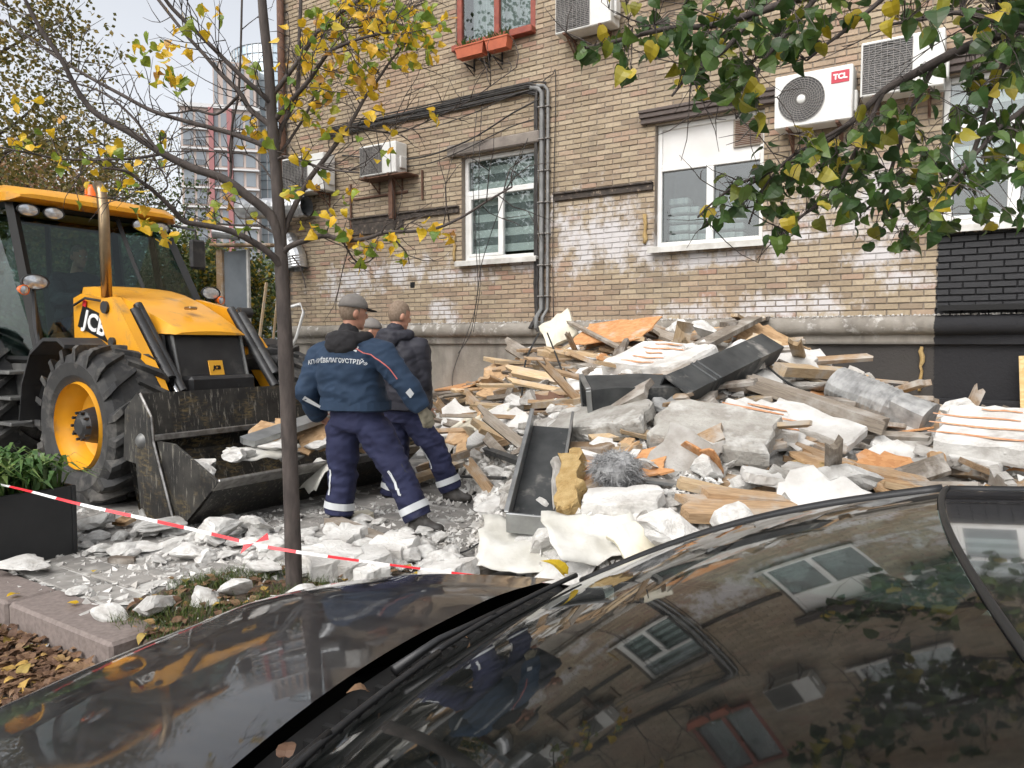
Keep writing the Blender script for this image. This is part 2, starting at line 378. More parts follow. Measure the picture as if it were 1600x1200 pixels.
# car paint: dark grey metallic under clear coat with a dusty film
k = N('car_paint'); v = k.obj()
fl = k.noise(v, 900, 1); dust = k.step(k.noise(k.mapv(v, (3, 16, 3)), 1.2, 6, .6), .42, .8)
k.P(Base__Color=k.mix(k.math('MULTIPLY', dust, .6), k.mix(fl, (.012, .012, .014), (.024, .024, .027)), (.075, .073, .07)), Metallic=.5, Roughness=k.math('MULTIPLY_ADD', dust, .12, .34), Coat__Weight=1.0, Coat__Roughness=k.math('MULTIPLY_ADD', dust, .07, .025), Coat__IOR=1.42)
k = N('roof_gloss'); k.P(Base__Color=(.012, .012, .014), Roughness=.1, Coat__Weight=1.0, Coat__Roughness=.03, Coat__IOR=1.35)
# leaves: colour by piece, with light coming through
def leafmat(name, stops, rough=.45, trans=.25):
    k = N(name); oi = k.n('ObjectInfo').outputs['Random']; isl = k.n('NewGeometry').outputs['Random Per Island']
    f = k.math('FRACT', k.math('ADD', oi, isl))
    c = k.ramp(f, stops)
    vn = k.noise(k.obj(), 25, 3); c = k.mix(k.step(vn, .45, .9), c, k.mix(.4, c, (.1, .06, .02)))
    k.P(Base__Color=c, Roughness=rough)
    tl = k.n('BsdfTranslucent', Color=c); ms = k.n('MixShader', i0=trans); k.t.links.new(k.p.outputs[0], ms.inputs[1]); k.t.links.new(tl.outputs[0], ms.inputs[2]); k.t.links.new(ms.outputs[0], k.out.inputs['Surface'])
leafmat('leaf_green', [(0, (.022, .055, .012)), (.5, (.04, .095, .018)), (.84, (.09, .15, .02)), (.93, (.3, .26, .02)), (1, (.46, .34, .02))])
leafmat('leaf_yellow', [(0, (.1, .19, .025)), (.34, (.28, .35, .035)), (.46, (.7, .5, .03)), (.9, (.78, .47, .02)), (1, (.5, .25, .07))], trans=.4)
leafmat('leaf_litter', [(0, (.09, .045, .025)), (.5, (.15, .08, .042)), (.85, (.23, .14, .075)), (.96, (.45, .28, .06)), (1, (.14, .14, .04))], trans=.1, rough=.7)
leafmat('grass_blade', [(0, (.03, .06, .01)), (.6, (.06, .11, .018)), (1, (.15, .16, .04))], trans=.2)
leafmat('plant_leaf', [(0, (.035, .085, .02)), (.6, (.06, .14, .03)), (1, (.14, .2, .05))], trans=.2)
leafmat('bg_olive', [(0, (.09, .1, .025)), (.5, (.19, .17, .04)), (1, (.42, .3, .08))], trans=.3)
leafmat('bg_brown', [(0, (.17, .1, .055)), (.5, (.32, .18, .09)), (1, (.45, .27, .14))], trans=.3)
leafmat('bg_green', [(0, (.045, .08, .025)), (.6, (.085, .13, .035)), (1, (.17, .19, .05))], trans=.3)
leafmat('bg_mixed', [(0, (.04, .07, .02)), (.55, (.08, .11, .025)), (.75, (.35, .26, .03)), (1, (.5, .34, .04))], trans=.3)
# brick and mortar: colours in the wall's own coordinates
RH, BL = .0765, .262
PATCH = [(-5.0, 2.98, .95, .5), (-4.3, 2.72, 1.0, .28), (-1.35, 3.1, .7, .5), (-3.2, 2.52, 1.0, .13), (-1.15, 2.45, .35, .16), (-.9, 2.15, .3, .14), (-2.3, 1.86, .9, .17), (-3.4, 1.82, .6, .14), (-8.9, 2.62, 1.0, .22), (-7.6, 2.5, .7, .14), (-7.9, 1.9, .3, .25), (-2.1, 2.75, .6, .12), (-6.3, 2.62, .5, .1), (-10.0, 2.5, .8, .3)]
def wallcoords(k):
    p = k.pos()
    s = k.n('VectorMath', _operation='DOT_PRODUCT', i0=p, i1=tuple(WT)).outputs['Value']
    z = k.n('SeparateXYZ', Vector=p).outputs['Z']; return p, s, z
def patches(k, p, s, z, n_=99):
    m = None
    for (s0, z0, a, b) in PATCH[:n_]:
        dx = k.math('DIVIDE', k.math('SUBTRACT', s, s0), a); dz = k.math('DIVIDE', k.math('SUBTRACT', z, z0), b)
        d = k.math('SQRT', k.math('ADD', k.math('MULTIPLY', dx, dx), k.math('MULTIPLY', dz, dz)))
        q = k.math('SUBTRACT', 1.25, d); m = q if m is None else k.math('MAXIMUM', m, q)
    n = k.noise(k.mapv(p, (1, 1, .75)), 4.2, 7, .72)
    t = k.math('ADD', k.math('MULTIPLY', m, .42), k.math('MULTIPLY', k.math('SUBTRACT', n, .5), 2.4))
    return k.math('MULTIPLY', k.step(t, .04, .46), .92)
def paintmask(k, p, s, z):
    e = k.math('MULTIPLY', k.math('SUBTRACT', k.noise(p, 14, 5, .7), .5), .09)
    return k.math('MULTIPLY', k.step(k.math('ADD', s, e), -.535, -.525), k.step(k.math('ADD', z, e), 2.66, 2.65))
k = N('brick'); p, s, z = wallcoords(k)
row = k.math('FLOOR', k.math('DIVIDE', k.math('SUBTRACT', z, 1.70), RH)); off = k.math('MULTIPLY', k.math('MODULO', k.math('ADD', row, 100), 2), BL / 2)
colm = k.math('FLOOR', k.math('DIVIDE', k.math('ADD', s, k.math('ADD', off, 20 * BL)), BL))
cv = k.n('CombineXYZ', X=row, Y=colm); wn = k.n('TexWhiteNoise', _noise_dimensions='3D', Vector=cv.outputs[0]).outputs['Value']
c = k.ramp(wn, [(0, (.26, .2, .14)), (.25, (.33, .26, .175)), (.6, (.38, .305, .21)), (.82, (.43, .35, .245)), (.93, (.37, .265, .19)), (1, (.34, .21, .15))])
big = k.noise(p, .8, 4); c = k.mix(k.step(big, .5, .75), c, k.mix(.55, c, (.38, .24, .17)))
c = k.mix(k.step(k.noise(p, 30, 5, .7), .45, .8), c, k.mix(.6, c, (.17, .135, .1)))
c = k.mix(k.step(k.noise(k.mapv(p, (1.5, 1.5, .5)), 1.6, 5), .55, .8), c, k.mix(.5, c, (.14, .12, .1)))
c = k.mix(patches(k, p, s, z), c, (.56, .54, .54))
pm_ = paintmask(k, p, s, z); c = k.mix(pm_, c, (.011, .011, .013))
k.P(Base__Color=c, Roughness=k.math('MULTIPLY_ADD', pm_, -.42, .92)); k.bump(k.noise(p, 70, 5), .45, .005)
k = N('mortar'); p, s, z = wallcoords(k)
c = k.mix(k.noise(p, 9, 5), (.18, .15, .12), (.31, .265, .215)); c = k.mix(patches(k, p, s, z, 5), c, (.52, .5, .49)); c = k.mix(paintmask(k, p, s, z), c, (.01, .01, .011))
k.P(Base__Color=c, Roughness=.95); k.bump(k.noise(p, 60, 4), .6, .006)
k = N('plinth'); p, s, z = wallcoords(k)
c = k.mix(k.step(k.noise(p, 2.2, 7, .65), .35, .7), (.2, .18, .15), (.3, .275, .24)); c = k.mix(k.step(k.noise(k.mapv(p, (1, 1, .3)), 3.5, 6), .5, .75), c, (.12, .105, .09))
c = k.mix(k.math('MULTIPLY', k.step(k.noise(p, 6, 7, .7), .55, .68), k.step(z, 1.3, 1.6)), c, (.55, .53, .5))
# darker tone on the plinth below the ledge, right of the middle
c = k.mix(k.math('MULTIPLY', k.step(k.math('ADD', s, k.math('MULTIPLY', k.noise(p, 4, 5), .6)), -1.9, -1.6), k.step(z, 1.40, 1.34)), c, (.042, .038, .035))
c = k.mix(paintmask(k, p, s, z), c, (.011, .011, .013))
k.P(Base__Color=c, Roughness=.85); k.bump(k.noise(p, 30, 6), .5, .012)
# ------------------------------------------------------------------ ground
CF = V((-.905, .425, 0)).normalized(); CL = V((-CF.y, CF.x, 0)); CK, CWK = .86, 1.075      # car size factors (length and height, width)
CO = V((.155, 2.219, 0)) + CL * .74 * CWK; ROAD = -.36
def carxy(p): d = V((p[0], p[1], 0)) - CO; return d.dot(CF), d.dot(CL)
def sstep(a, b, x): t = max(0, min(1, (x - a) / (b - a))); return t * t * (3 - 2 * t)
def gz(x, y):
    a, b = carxy((x, y)); s, n = sn((x, y))
    dx = max(a - 1.3, -3.2 - a, 0); dy = max(-1.0 - b, 0)
    d = math.hypot(dx, dy)
    d2 = max(n - 1.05, 0)
    z = ROAD * (1 - sstep(.12, .62, min(d, d2)))
    if z > -.12 and n < 1.9 and x < -1.2: z = -.12
    return z
def sheet(xs, ys, fn, keep=None):
    b = B(); idx = {}
    for j in range(len(ys) - 1):
        for i in range(len(xs) - 1):
            cx, cy = (xs[i] + xs[i + 1]) / 2, (ys[j] + ys[j + 1]) / 2
            if keep and not keep(cx, cy): continue
            q = []
            for (a, c) in ((i, j), (i + 1, j), (i + 1, j + 1), (i, j + 1)):
                if (a, c) not in idx: idx[(a, c)] = len(b.v); b.v.append((xs[a], ys[c], fn(xs[a], ys[c])))
                q.append(idx[(a, c)])
            b.f.append(tuple(q)); b.m.append(0)
    return b
def lin(a, b, n): return [a + (b - a) * i / n for i in range(n + 1)]
xs = [-900, -300, -100, -40, -20, -12] + lin(-8, 7, 150) + [12, 20, 40, 100, 300, 900]
ys = [-300, -60, -15, -6] + lin(-2, 7, 100) + lin(7.3, 20, 20) + [30, 60, 150, 400, 1200]
struct(sheet(xs, ys, lambda x, y: gz(x, y) + (.012 * noise.noise(V((x, y, 0)) * 1.5) if abs(x) < 9 and 3 < y < 14 else 0)).obj('ground', 'asphalt', smooth=True))
def in_car(x, y): a, b = carxy((x, y)); return -6 < a < 4 and -1.15 < b < 4
struct(sheet(lin(-6, 7, 60), lin(-6, 4.5, 60), lambda x, y: ROAD + .006, lambda x, y: gz(x, y) < ROAD + .001).obj('road', 'road'))
# soil under the grass around the young tree and the litter by the kerb
def in_poly(x, y, P):
    c = False
    for i in range(len(P)):
        x1, y1 = P[i]; x2, y2 = P[i - 1]
        if (y1 > y) != (y2 > y) and x < (x2 - x1) * (y - y1) / (y2 - y1) + x1: c = not c
    return c
GRASS = [tuple(GR(*q)[:2]) for q in ((150, 985), (195, 948), (270, 915), (390, 892), (520, 880), (655, 893), (680, 930), (560, 990), (330, 1090), (120, 1060))]
struct(sheet(lin(-4.5, 1, 110), lin(1.5, 5, 70), lambda x, y: gz(x, y) + .006 + .012 * noise.noise(V((x, y, 3)) * 6),
      lambda x, y: in_poly(x + .04 * noise.noise(V((x, y, 1)) * 9), y, GRASS) or (sn((x, y))[1] < 1.9 and x < -1.2)).obj('soil', 'soil', smooth=True))
# grey paving slabs laid parallel to the house
pv = struct(sheet(lin(-6, -1, 50), lin(3, 7, 40), lambda x, y: gz(x, y) + .008, lambda x, y: 2.05 < sn((x, y))[1] < 4.9 and -9 < sn((x, y))[0] and not in_poly(x, y, GRASS) and sn((x, y))[0] < -3.0).obj('pavement', 'paver_bed'))
pb = B().box((0, 0, 0), (.388, .188, .05), ch=.006).mesh('paver', 'paver'); npv = 0
for j in range(14):
    for i in range(-22, -6):
        s0 = i * .4 + (.2 if j % 2 else 0); n0 = 2.15 + j * .2
        c = from_sn(s0, n0)
        if in_poly(c.x, c.y, GRASS) or s0 > -3.1: continue
        if c.x / c.y < -.76 or c.x < -5.5: continue
        o = link(pb, 'paver', pv, Matrix.Translation((c.x, c.y, -.009 + rng.uniform(-.004, .003))) @ Matrix.Rotation(WA, 4, 'Z') @ Matrix.Rotation(rng.uniform(-.012, .012), 4, 'X')); npv += 1
# granite kerb
kb = thing('kerb', 'pinkish granite kerb stones along the paving at lower left', 'kerb', Matrix.Translation(from_sn(-4.3, 1.9, -.05)) @ Matrix.Rotation(WA, 4, 'Z'))
km = B().box((0, 0, 0), (.985, .26, .34), ch=.015).mesh('kerb_block', 'kerb_stone')
for i in range(4): link(km, 'kerb_block', kb, Matrix.Translation((.52 - i * 1.0, 0, -.10)) @ Matrix.Rotation(rng.uniform(-.01, .01), 4, 'Z'))

# ------------------------------------------------------------------ the brick house
S0, S1, ZT = -11.9, 6.5, 10.6
ZB = 1.70
OPEN = [(-7.58, -6.05, 6.24, 7.95), (-7.48, -6.0, 2.74, 4.46), (-4.06, -2.55, 2.74, 4.46), (-.52, .98, 2.74, 4.46), (-4.06, -2.55, 6.24, 7.95), (-.52, .98, 6.24, 7.95), (3.0, 4.5, 2.74, 4.46), (3.0, 4.5, 6.24, 7.95)]
HM = Matrix.Translation(WN * WD) @ Matrix.Rotation(WA, 4, 'Z')
house = thing('apartment_house', 'tan brick apartment house with crumbling plinth behind the rubble', 'building', HM)
xs = sorted({S0, S1} | {o[0] for o in OPEN} | {o[1] for o in OPEN}); zs = sorted({ZB, ZT} | {o[2] for o in OPEN} | {o[3] for o in OPEN})
b = B()
for i in range(len(xs) - 1):
    for j in range(len(zs) - 1):
        cx, cz = (xs[i] + xs[i + 1]) / 2, (zs[j] + zs[j + 1]) / 2
        if any(o[0] < cx < o[1] and o[2] < cz < o[3] for o in OPEN): continue
        b.quad((xs[i], 0, zs[j]), (xs[i + 1], 0, zs[j]), (xs[i + 1], 0, zs[j + 1]), (xs[i], 0, zs[j + 1]))
for (a, c, d, e) in OPEN:
    D_ = .26
    b.quad((a, 0, d), (a, 0, e), (a, D_, e), (a, D_, d)); b.quad((c, 0, e), (c, 0, d), (c, D_, d), (c, D_, e))
    b.quad((a, 0, e), (c, 0, e), (c, D_, e), (a, D_, e)); b.quad((c, 0, d), (a, 0, d), (a, D_, d), (c, D_, d))
b.quad((S0, 0, ZB), (S0, 0, ZT), (S0, 9, ZT), (S0, 9, ZB)); b.quad((S1, 0, ZT), (S1, 0, ZB), (S1, 9, ZB), (S1, 9, ZT)); b.quad((S1, 9, ZT), (S1, 9, 0), (S0, 9, 0), (S0, 9, ZT)); b.quad((S0, 0, ZT), (S1, 0, ZT), (S1, 9, ZT), (S0, 9, ZT))
wall = b.obj('wall', 'mortar', house)
b = B()
for (a, c, d, e) in OPEN:
    m = .3
    b.quad((a - m, 1.6, d - m), (a - m, 1.6, e + m), (c + m, 1.6, e + m), (c + m, 1.6, d - m)); b.quad((a - m, .27, d - m), (a - m, .27, e + m), (a - m, 1.6, e + m), (a - m, 1.6, d - m))
    b.quad((c + m, .27, e + m), (c + m, .27, d - m), (c + m, 1.6, d - m), (c + m, 1.6, e + m)); b.quad((a - m, .27, e + m), (c + m, .27, e + m), (c + m, 1.6, e + m), (a - m, 1.6, e + m)); b.quad((c + m, .27, d - m), (a - m, .27, d - m), (a - m, 1.6, d - m), (c + m, 1.6, d - m))
b.obj('room_interior', 'room_grey', house)
# bricks
def frustum(b, s0, s1, z0, z1, y, t=.004):
    vs = [(s0, .001, z0), (s1, .001, z0), (s1, .001, z1), (s0, .001, z1), (s0 + t, y, z0 + t), (s1 - t, y, z0 + t), (s1 - t, y, z1 - t), (s0 + t, y, z1 - t)]
    b.add(vs, [(4, 5, 6, 7), (0, 1, 5, 4), (1, 2, 6, 5), (2, 3, 7, 6), (3, 0, 4, 7)])
rest = B(); full = []
nr = int((ZT - ZB) / RH)
for r in range(nr):
    z0 = ZB + r * RH + .006; z1 = ZB + (r + 1) * RH - .006
    off = BL / 2 if (r + 100) % 2 else 0
    i0 = math.ceil((S0 + off) / BL); i1 = int((S1 + off) / BL)
    for i in range(i0, i1):
        a = i * BL - off + .006; c = (i + 1) * BL - off - .006
        rects = [(a, c, z0, z1)]
        for o in OPEN:
            nw = []
            for (p, q, d, e) in rects:
                if q <= o[0] or p >= o[1] or e <= o[2] or d >= o[3]: nw.append((p, q, d, e)); continue
                if p < o[0]: nw.append((p, o[0] - .002, d, e))
                if q > o[1]: nw.append((o[1] + .002, q, d, e))
                pp, qq = max(p, o[0]), min(q, o[1])
                if d < o[2]: nw.append((pp, qq, d, o[2] - .002))
                if e > o[3]: nw.append((pp, qq, o[3] + .002, e))
            rects = nw
        if rects == [(a, c, z0, z1)]:
            P = HM @ V(((a + c) / 2, 0, z0)); k_ = P.y * math.cos(PITCH) - (P.z - CAM_H) * math.sin(PITCH)
            px = 800 + FPX * P.x / k_; py = 600 - FPX * (P.y * math.sin(PITCH) + (P.z - CAM_H) * math.cos(PITCH)) / k_
            seen = 0 < px < 1600 and 0 < py < 500 and not (px > 1100 and 60 < py < 350 and px + py * .3 > 1230)
            if seen: full.append((k_, a, c, z0, z1)); continue
        for (p, q, d, e) in rects:
            if q - p > .02 and e - d > .012: frustum(rest, p, q, d, e, -.012 - rng.uniform(-.003, .004))
full.sort(); bm_ = []
for kk in range(6):
    t = B(); frustum(t, -BL / 2 + .006, BL / 2 - .006, -RH / 2 + .006, RH / 2 - .006, -.012 - kk * .0012, .003 + .0008 * (kk % 3)); bm_.append(t.mesh('brick', 'brick'))
for (kk, a, c, z0, z1) in full[:300]:
    link(bm_[rng.randrange(6)], 'brick', wall, Matrix.Translation(((a + c) / 2, rng.uniform(-.002, .001), (z0 + z1) / 2)) @ Matrix.Rotation(rng.uniform(-.006, .006), 4, 'Y'))
for (kk, a, c, z0, z1) in full[300:]: frustum(rest, a, c, z0 + rng.uniform(-.002, .002), z1, -.012 - rng.uniform(-.004, .004), rng.choice((.003, .004, .006)))
o = rest.obj('brickwork', 'brick', wall); o['kind'] = 'stuff'
# plinth and its rounded ledge
prof = [(.0, 1.705), (-.1, 1.70), (-.15, 1.675), (-.175, 1.63), (-.18, 1.57), (-.165, 1.52), (-.13, 1.485), (-.07, 1.47), (-.065, 1.36), (-.005, 1.352), (-.003, .72)]
b = B(); xs = lin(S0 - .02, S1, 184); n = len(prof)
for x in xs:
    for (y, z) in prof:
        d = .014 * noise.noise(V((x * 3, y * 3, z * 3))) + .009 * noise.noise(V((x * 11, y * 9, z * 9)))
        chip = .03 * max(0, noise.noise(V((x * 2.3, 7, z * 2))) - .25) if z > 1.4 else 0
        b.v.append((x, y + (d + chip) if y < -.05 else y, z + (d * .6 - chip * .5 if 1.4 < z < 1.7 else 0)))
for i in range(len(xs) - 1):
    for j in range(n - 1): b.f.append((i * n + j, (i + 1) * n + j, (i + 1) * n + j + 1, i * n + j + 1)[::-1]); b.m.append(0)
b.quad((S0, -.003, 0), (S1, -.003, 0), (S1, -.003, .72), (S0, -.003, .72)); b.quad((S0, 0, 1.7), (S0, 0, 0), (S0, 9, 0), (S0, 9, 1.7)); b.quad((S1, 0, 0), (S1, 0, 1.7), (S1, 9, 1.7), (S1, 9, 0))
b.box((-.505 + 3.5, -.08, .35), (7.0, .15, .74), ch=.02)
b.obj('plinth', 'plinth', house, angle=40)
# the metal flashing over the black ledge
B().box((3.0, -.10, 1.80), (7.0, .2, .02), ch=.004).box((3.0, -.2, 1.775), (7.0, .012, .06)).obj('flashing', 'black_paint', house)
# brown string course that breaks off at the drain pipes
for (a, c) in ((-5.70, -4.08), (-10.05, -7.52), (-2.5, -.55)):
    if a > -3: continue
    b = B().box(((a + c) / 2, -.028, 3.60), (c - a, .05, .10), ch=.008).box(((a + c) / 2, -.045, 3.655), (c - a, .08, .025), ch=.005); b.obj('string_course', 'band_brown', house)
b = B().box((-9.4, -.03, 3.45), (1.3, .05, .2), ch=.01); b.obj('string_course', 'band_brown', house)
# small vent hole, tan foam beads left on the wall
B().box((-8.56, -.014, 2.39), (.1, .008, .1), ch=.002).obj('vent_hole', 'black_paint', house)
def foam_bead(pts, r):
    b = B(); b.tube([V(p) + V((rng.uniform(-.015, .015), -.01, 0)) for p in pts], [r * rng.uniform(.7, 1.3) for p in pts], 7); b.obj('foam_bead', 'insulation', house, smooth=True)
foam_bead([(-.66, -.02, z) for z in lin(.8, 1.33, 9)], .024); foam_bead([(-4.19, -.02, z) for z in lin(2.8, 3.22, 7)], .03); foam_bead([(-7.62, -.02, z) for z in lin(2.75, 3.2, 7)], .022)

# ---- windows: frame > panes, sill, lintel
def window(a, c, d, e, bars, fmat='pvc_white', fw=.07, panes=(), glass_='window_glass', sill=True, depth=.12):
    b = B(); y = depth
    def bar(x0, x1, z0, z1, pr=0): b.box(((x0 + x1) / 2, y - pr, (z0 + z1) / 2), (x1 - x0, .07, z1 - z0), ch=.008)
    bar(a + .003, a + fw, d, e); bar(c - fw, c - .003, d, e); bar(a + fw, c - fw, e - fw, e - .003); bar(a + fw, c - fw, d + .003, d + fw)
    for (x0, x1, z0, z1) in bars: bar(x0, x1, z0, z1, .004)
    w_ = b.obj('window', fmat, house)
    for (x0, x1, z0, z1) in panes: B().box(((x0 + x1) / 2, y + .012, (z0 + z1) / 2), (x1 - x0 + .02, .006, z1 - z0 + .02)).obj('pane', glass_, w_)
    if sill:
        t = B(); t.box(((a + c) / 2, .0, d - .035), (c - a + .1, .3, .05), ch=.008); t.box(((a + c) / 2, -.145, d - .06), (c - a + .1, .012, .07)); t.obj('sill', 'sill_white', w_)
    return w_
def slats(w_, a, c, d, e, y, step=.19):
    z = e - .02; i = 0
    while z > d + .03:
        h = step * .5
        B().box(((a + c) / 2, y + (.004 if i % 2 else 0), z - h / 2), (c - a, .003, h * .98)).obj('blind_slat', 'blind_light' if i % 2 else 'blind_dark', w_); z -= h; i += 1
# striped-blind window left of the pipes
a, c, d, e = OPEN[1]; tz, mx = 3.86, -6.76
w2 = window(a, c, d, e, [(a + .07, c - .07, tz - .045, tz + .045), (mx - .05, mx + .05, d + .07, tz - .045), (a + .07, a + .13, d + .07, tz - .045), (a + .13, mx - .05, d + .07, d + .12), (a + .13, mx - .05, tz - .1, tz - .045)],
            panes=[(a + .07, c - .07, tz + .045, e - .07), (a + .13, mx - .05, d + .12, tz - .1), (mx + .05, c - .07, d + .07, tz - .045)])
slats(w2, a + .02, c - .02, d + .22, e, .24, .26)
# white window with boarded upper light
a, c, d, e = OPEN[2]; tz, mx = 3.86, -3.29
w3 = window(a, c, d, e, [(a + .07, c - .07, tz - .05, tz + .05), (mx - .05, mx + .05, d + .07, tz - .05)], panes=[(a + .07, mx - .05, d + .07, tz - .05), (mx + .05, c - .07, d + .07, tz - .05)])
B().box(((a + c) / 2, .125, (tz + e) / 2), (c - a - .13, .02, e - tz - .1), ch=.003).obj('blind_panel', 'panel_white', w3)
B().box((-2.78, .095, 4.2), (.40, .03, .38), ch=.006).obj('vent_frame', 'wood_grey', w3)
b = B()
for i in range(14): b.box((-2.78, .076, 4.04 + i * .024), (.34, .006, .012))
b.obj('vent_louvre', 'rust', w3)
for i in range(5):
    b = B(); x = -3.85 + i * .12 + (.25 if i > 2 else 0)
    for q in range(int(6 - i % 3)): b.box((x + rng.uniform(-.02, .02), .5 + .06 * i, 2.78 + q * .13), (.3, .22, .1), ch=.02)
    b.obj('stored_goods', 'curtain', w3)
# window at the far right, half hidden by leaves
a, c, d, e = OPEN[3]
w4 = window(a, c, d, e, [(a + .07, c - .07, tz - .05, tz + .05), (.14, .26, d + .07, tz - .05), (a + .07, a + .12, d + .07, tz - .05), (a + .12, .14, d + .07, d + .12)], panes=[(a + .07, c - .07, tz + .05, e - .07), (a + .12, .14, d + .12, tz - .05), (.26, c - .07, d + .07, tz - .05)])
slats(w4, a + .02, c - .02, 3.3, e, .24, .3)
# red wooden window upstairs and its neighbours
for (a, c, d, e), red in ((OPEN[0], 1), (OPEN[4], 0), (OPEN[5], 1), (OPEN[6], 0), (OPEN[7], 0)):
    mx = a + (c - a) * .52; fm = 'red_wood' if red else 'pvc_white'
    wv = window(a, c, d, e, [(mx - .05, mx + .05, d + .07, e - .07)], fm, .1 if red else .07, [(a + .1, mx - .05, d + .1, e - .1), (mx + .05, c - .1, d + .1, e - .1)], sill=not red, depth=.04 if red else .12)
    if red: B().box(((a + c) / 2, -.06, d - .03), (c - a + .02, .16, .1), ch=.01).obj('sill', 'red_wood', wv)
    b = B()
    for q in range(40):
        x = a + .1 + (c - a - .2) * q / 39
        b.quad((x, .35 + .03 * math.sin(q * 1.9), d), (x + (c - a - .2) / 39, .35 + .03 * math.sin(q * 1.9 + 1.9), d), (x + (c - a - .2) / 39, .35 + .03 * math.sin(q * 1.9 + 1.9), e), (x, .35 + .03 * math.sin(q * 1.9), e))
    b.obj('curtain', 'curtain', wv, smooth=True)
# lintels
def lintel(a, c, z0, z1, pr, m, moulded=False):
    b = B()
    if moulded:
        for i, (h0, h1, p) in enumerate(((0, .4, .6), (.4, .75, .85), (.75, 1, 1.0))): b.box(((a + c) / 2, -pr * p / 2 - .012, z0 + (z1 - z0) * (h0 + h1) / 2), (c - a - .08 * (1 - p), pr * p, (z1 - z0) * (h1 - h0) - .002), ch=.006)
    else: b.box(((a + c) / 2, -pr / 2 - .012, (z0 + z1) / 2), (c - a, pr, z1 - z0), ch=.02)
    b.obj('lintel', m, house)
lintel(-7.72, -5.93, 4.475, 4.66, .1, 'lintel_stone'); lintel(-4.27, -2.38, 4.475, 4.66, .13, 'lintel_brown', True); lintel(-.72, 1.2, 4.475, 4.66, .13, 'lintel_brown', True)

# ---- things hanging on the wall
def wall_thing(name, label, cat, s, z, group=None, y=0): return thing(name, label, cat, HM @ Matrix.Translation((s, y, z)), group)
def ac(s0, s1, z0, z1, label, fan=False, logo=False, dep=.30):
    t = wall_thing('air_conditioner', label, 'air conditioner', (s0 + s1) / 2, z0, 'outdoor air conditioner units on the brick wall', -.06)
    W_, H_ = s1 - s0, z1 - z0; y0, y1 = -dep, 0
    b = B().box((0, -dep / 2, H_ / 2), (W_, dep, H_), ch=.012); cs = b.obj('casing', 'ac_white', t)
    if fan:
        r = H_ * .42; cx = -W_ / 2 + r + .05; Mf = Matrix.Translation((cx, -dep - .001, H_ * .5)) @ Matrix.Rotation(R(90), 4, 'X')
        B().lathe([(0, .004), (r, .004), (r, 0)], 40, Mf).obj('fan_opening', 'ac_dark', t)
        b = B()
        for q in range(9):
            rr = r * (.22 + .78 * q / 8); b.tube([Mf @ V((rr * math.cos(x), rr * math.sin(x), .012)) for x in lin(0, 2 * math.pi, 36)], .0035, 5, caps=False)
        for q in range(30):
            pts = [Mf @ V((rr * math.cos(q * .2094 + (rr - .06) * 2.2), rr * math.sin(q * .2094 + (rr - .06) * 2.2), .015)) for rr in lin(.05, r, 6)]
            b.tube(pts, .003, 4)
        b.obj('fan_guard', 'ac_grille', t)
        B().lathe([(0, .024), (.045, .022), (.055, .008)], 20, Mf).obj('fan_hub', 'ac_white', t, smooth=True)
    else:
        gw = W_ * .60; gx = -W_ / 2 + gw / 2 + .025
        B().box((gx, -dep - .002, H_ / 2), (gw, .006, H_ - .06)).obj('grille_backing', 'ac_dark', t)
        b = B()
        for q in range(22): b.box((gx, -dep - .009, .04 + (H_ - .08) * q / 21), (gw, .008, .006))
        for q in range(9): b.box((gx - gw / 2 + gw * q / 8, -dep - .012, H_ / 2), (.005, .006, H_ - .06))
        b.obj('grille', 'ac_grille', t)
        r = H_ * .4
        b = B()
        for q in range(4): b.tube([(gx + r * (.2 + .8 * q / 3) * math.cos(x), -dep - .017, H_ / 2 + r * (.2 + .8 * q / 3) * math.sin(x)) for x in lin(0, 2 * math.pi, 28)], .004, 4, caps=False)
        b.obj('fan_guard', 'ac_grille', t)
    B().box((W_ / 2 + .02, -dep * .45, H_ * .35), (.04, .16, H_ * .4), ch=.012).obj('valve_cover', 'ac_white', t)
    for x in (-W_ * .32, W_ * .32):
        b = B(); b.box((x, -dep / 2 + .01, -.02), (.035, dep + .1, .03)); b.tube([(x, .05, -.24), (x, -dep + .05, -.03)], .012, 6); b.box((x, .045, -.13), (.035, .012, .26)); b.obj('bracket', 'rust', t)
    if logo:
        B().box((W_ / 2 - .14, -dep - .003, H_ - .13), (.2, .006, .14)).obj('logo_plate', 'tcl_red', t)
        vs, fs = text_geo('TCL', .085, offset=.004); b = B(); b.add(vs, fs, 0, Matrix.Translation((W_ / 2 - .14, -dep - .008, H_ - .13)) @ Matrix.Rotation(R(90), 4, 'X')); b.obj('logo_text', 'white_paint', t)
    return t
ac(-5.5, -4.6, 5.90, 6.52, 'air conditioner unit beside the red framed window at the top edge')
ac(-2.34, -1.44, 4.05, 4.69, 'round fan air conditioner with red TCL plate beside the boarded window', True, True)
ac(-1.36, -.50, 4.27, 4.90, 'air conditioner right of the TCL unit, half hidden by green leaves')
ac(-9.47, -8.62, 4.30, 4.83, 'air conditioner on a rusty post left of the striped blind window')
ac(-11.5, -10.38, 4.2, 4.88, 'air conditioner at the house corner behind the young tree trunk')
b = B().box((-8.9, -.15, 3.93), (.09, .09, .74)).box((-8.3, -.04, 4.1), (.03, .03, .5)); b.box((-8.95, -.16, 4.27), (1.1, .4, .02)).box((-10.0, -.05, 3.8), (.03, .03, 1.0)).box((-9.3, -.03, 4.02), (1.3, .03, .03))
t = wall_thing('support_frame', 'rusty steel post and shelf carrying an air conditioner on the brick wall', 'bracket', 0, 0); b.obj('frame', 'rust', t)
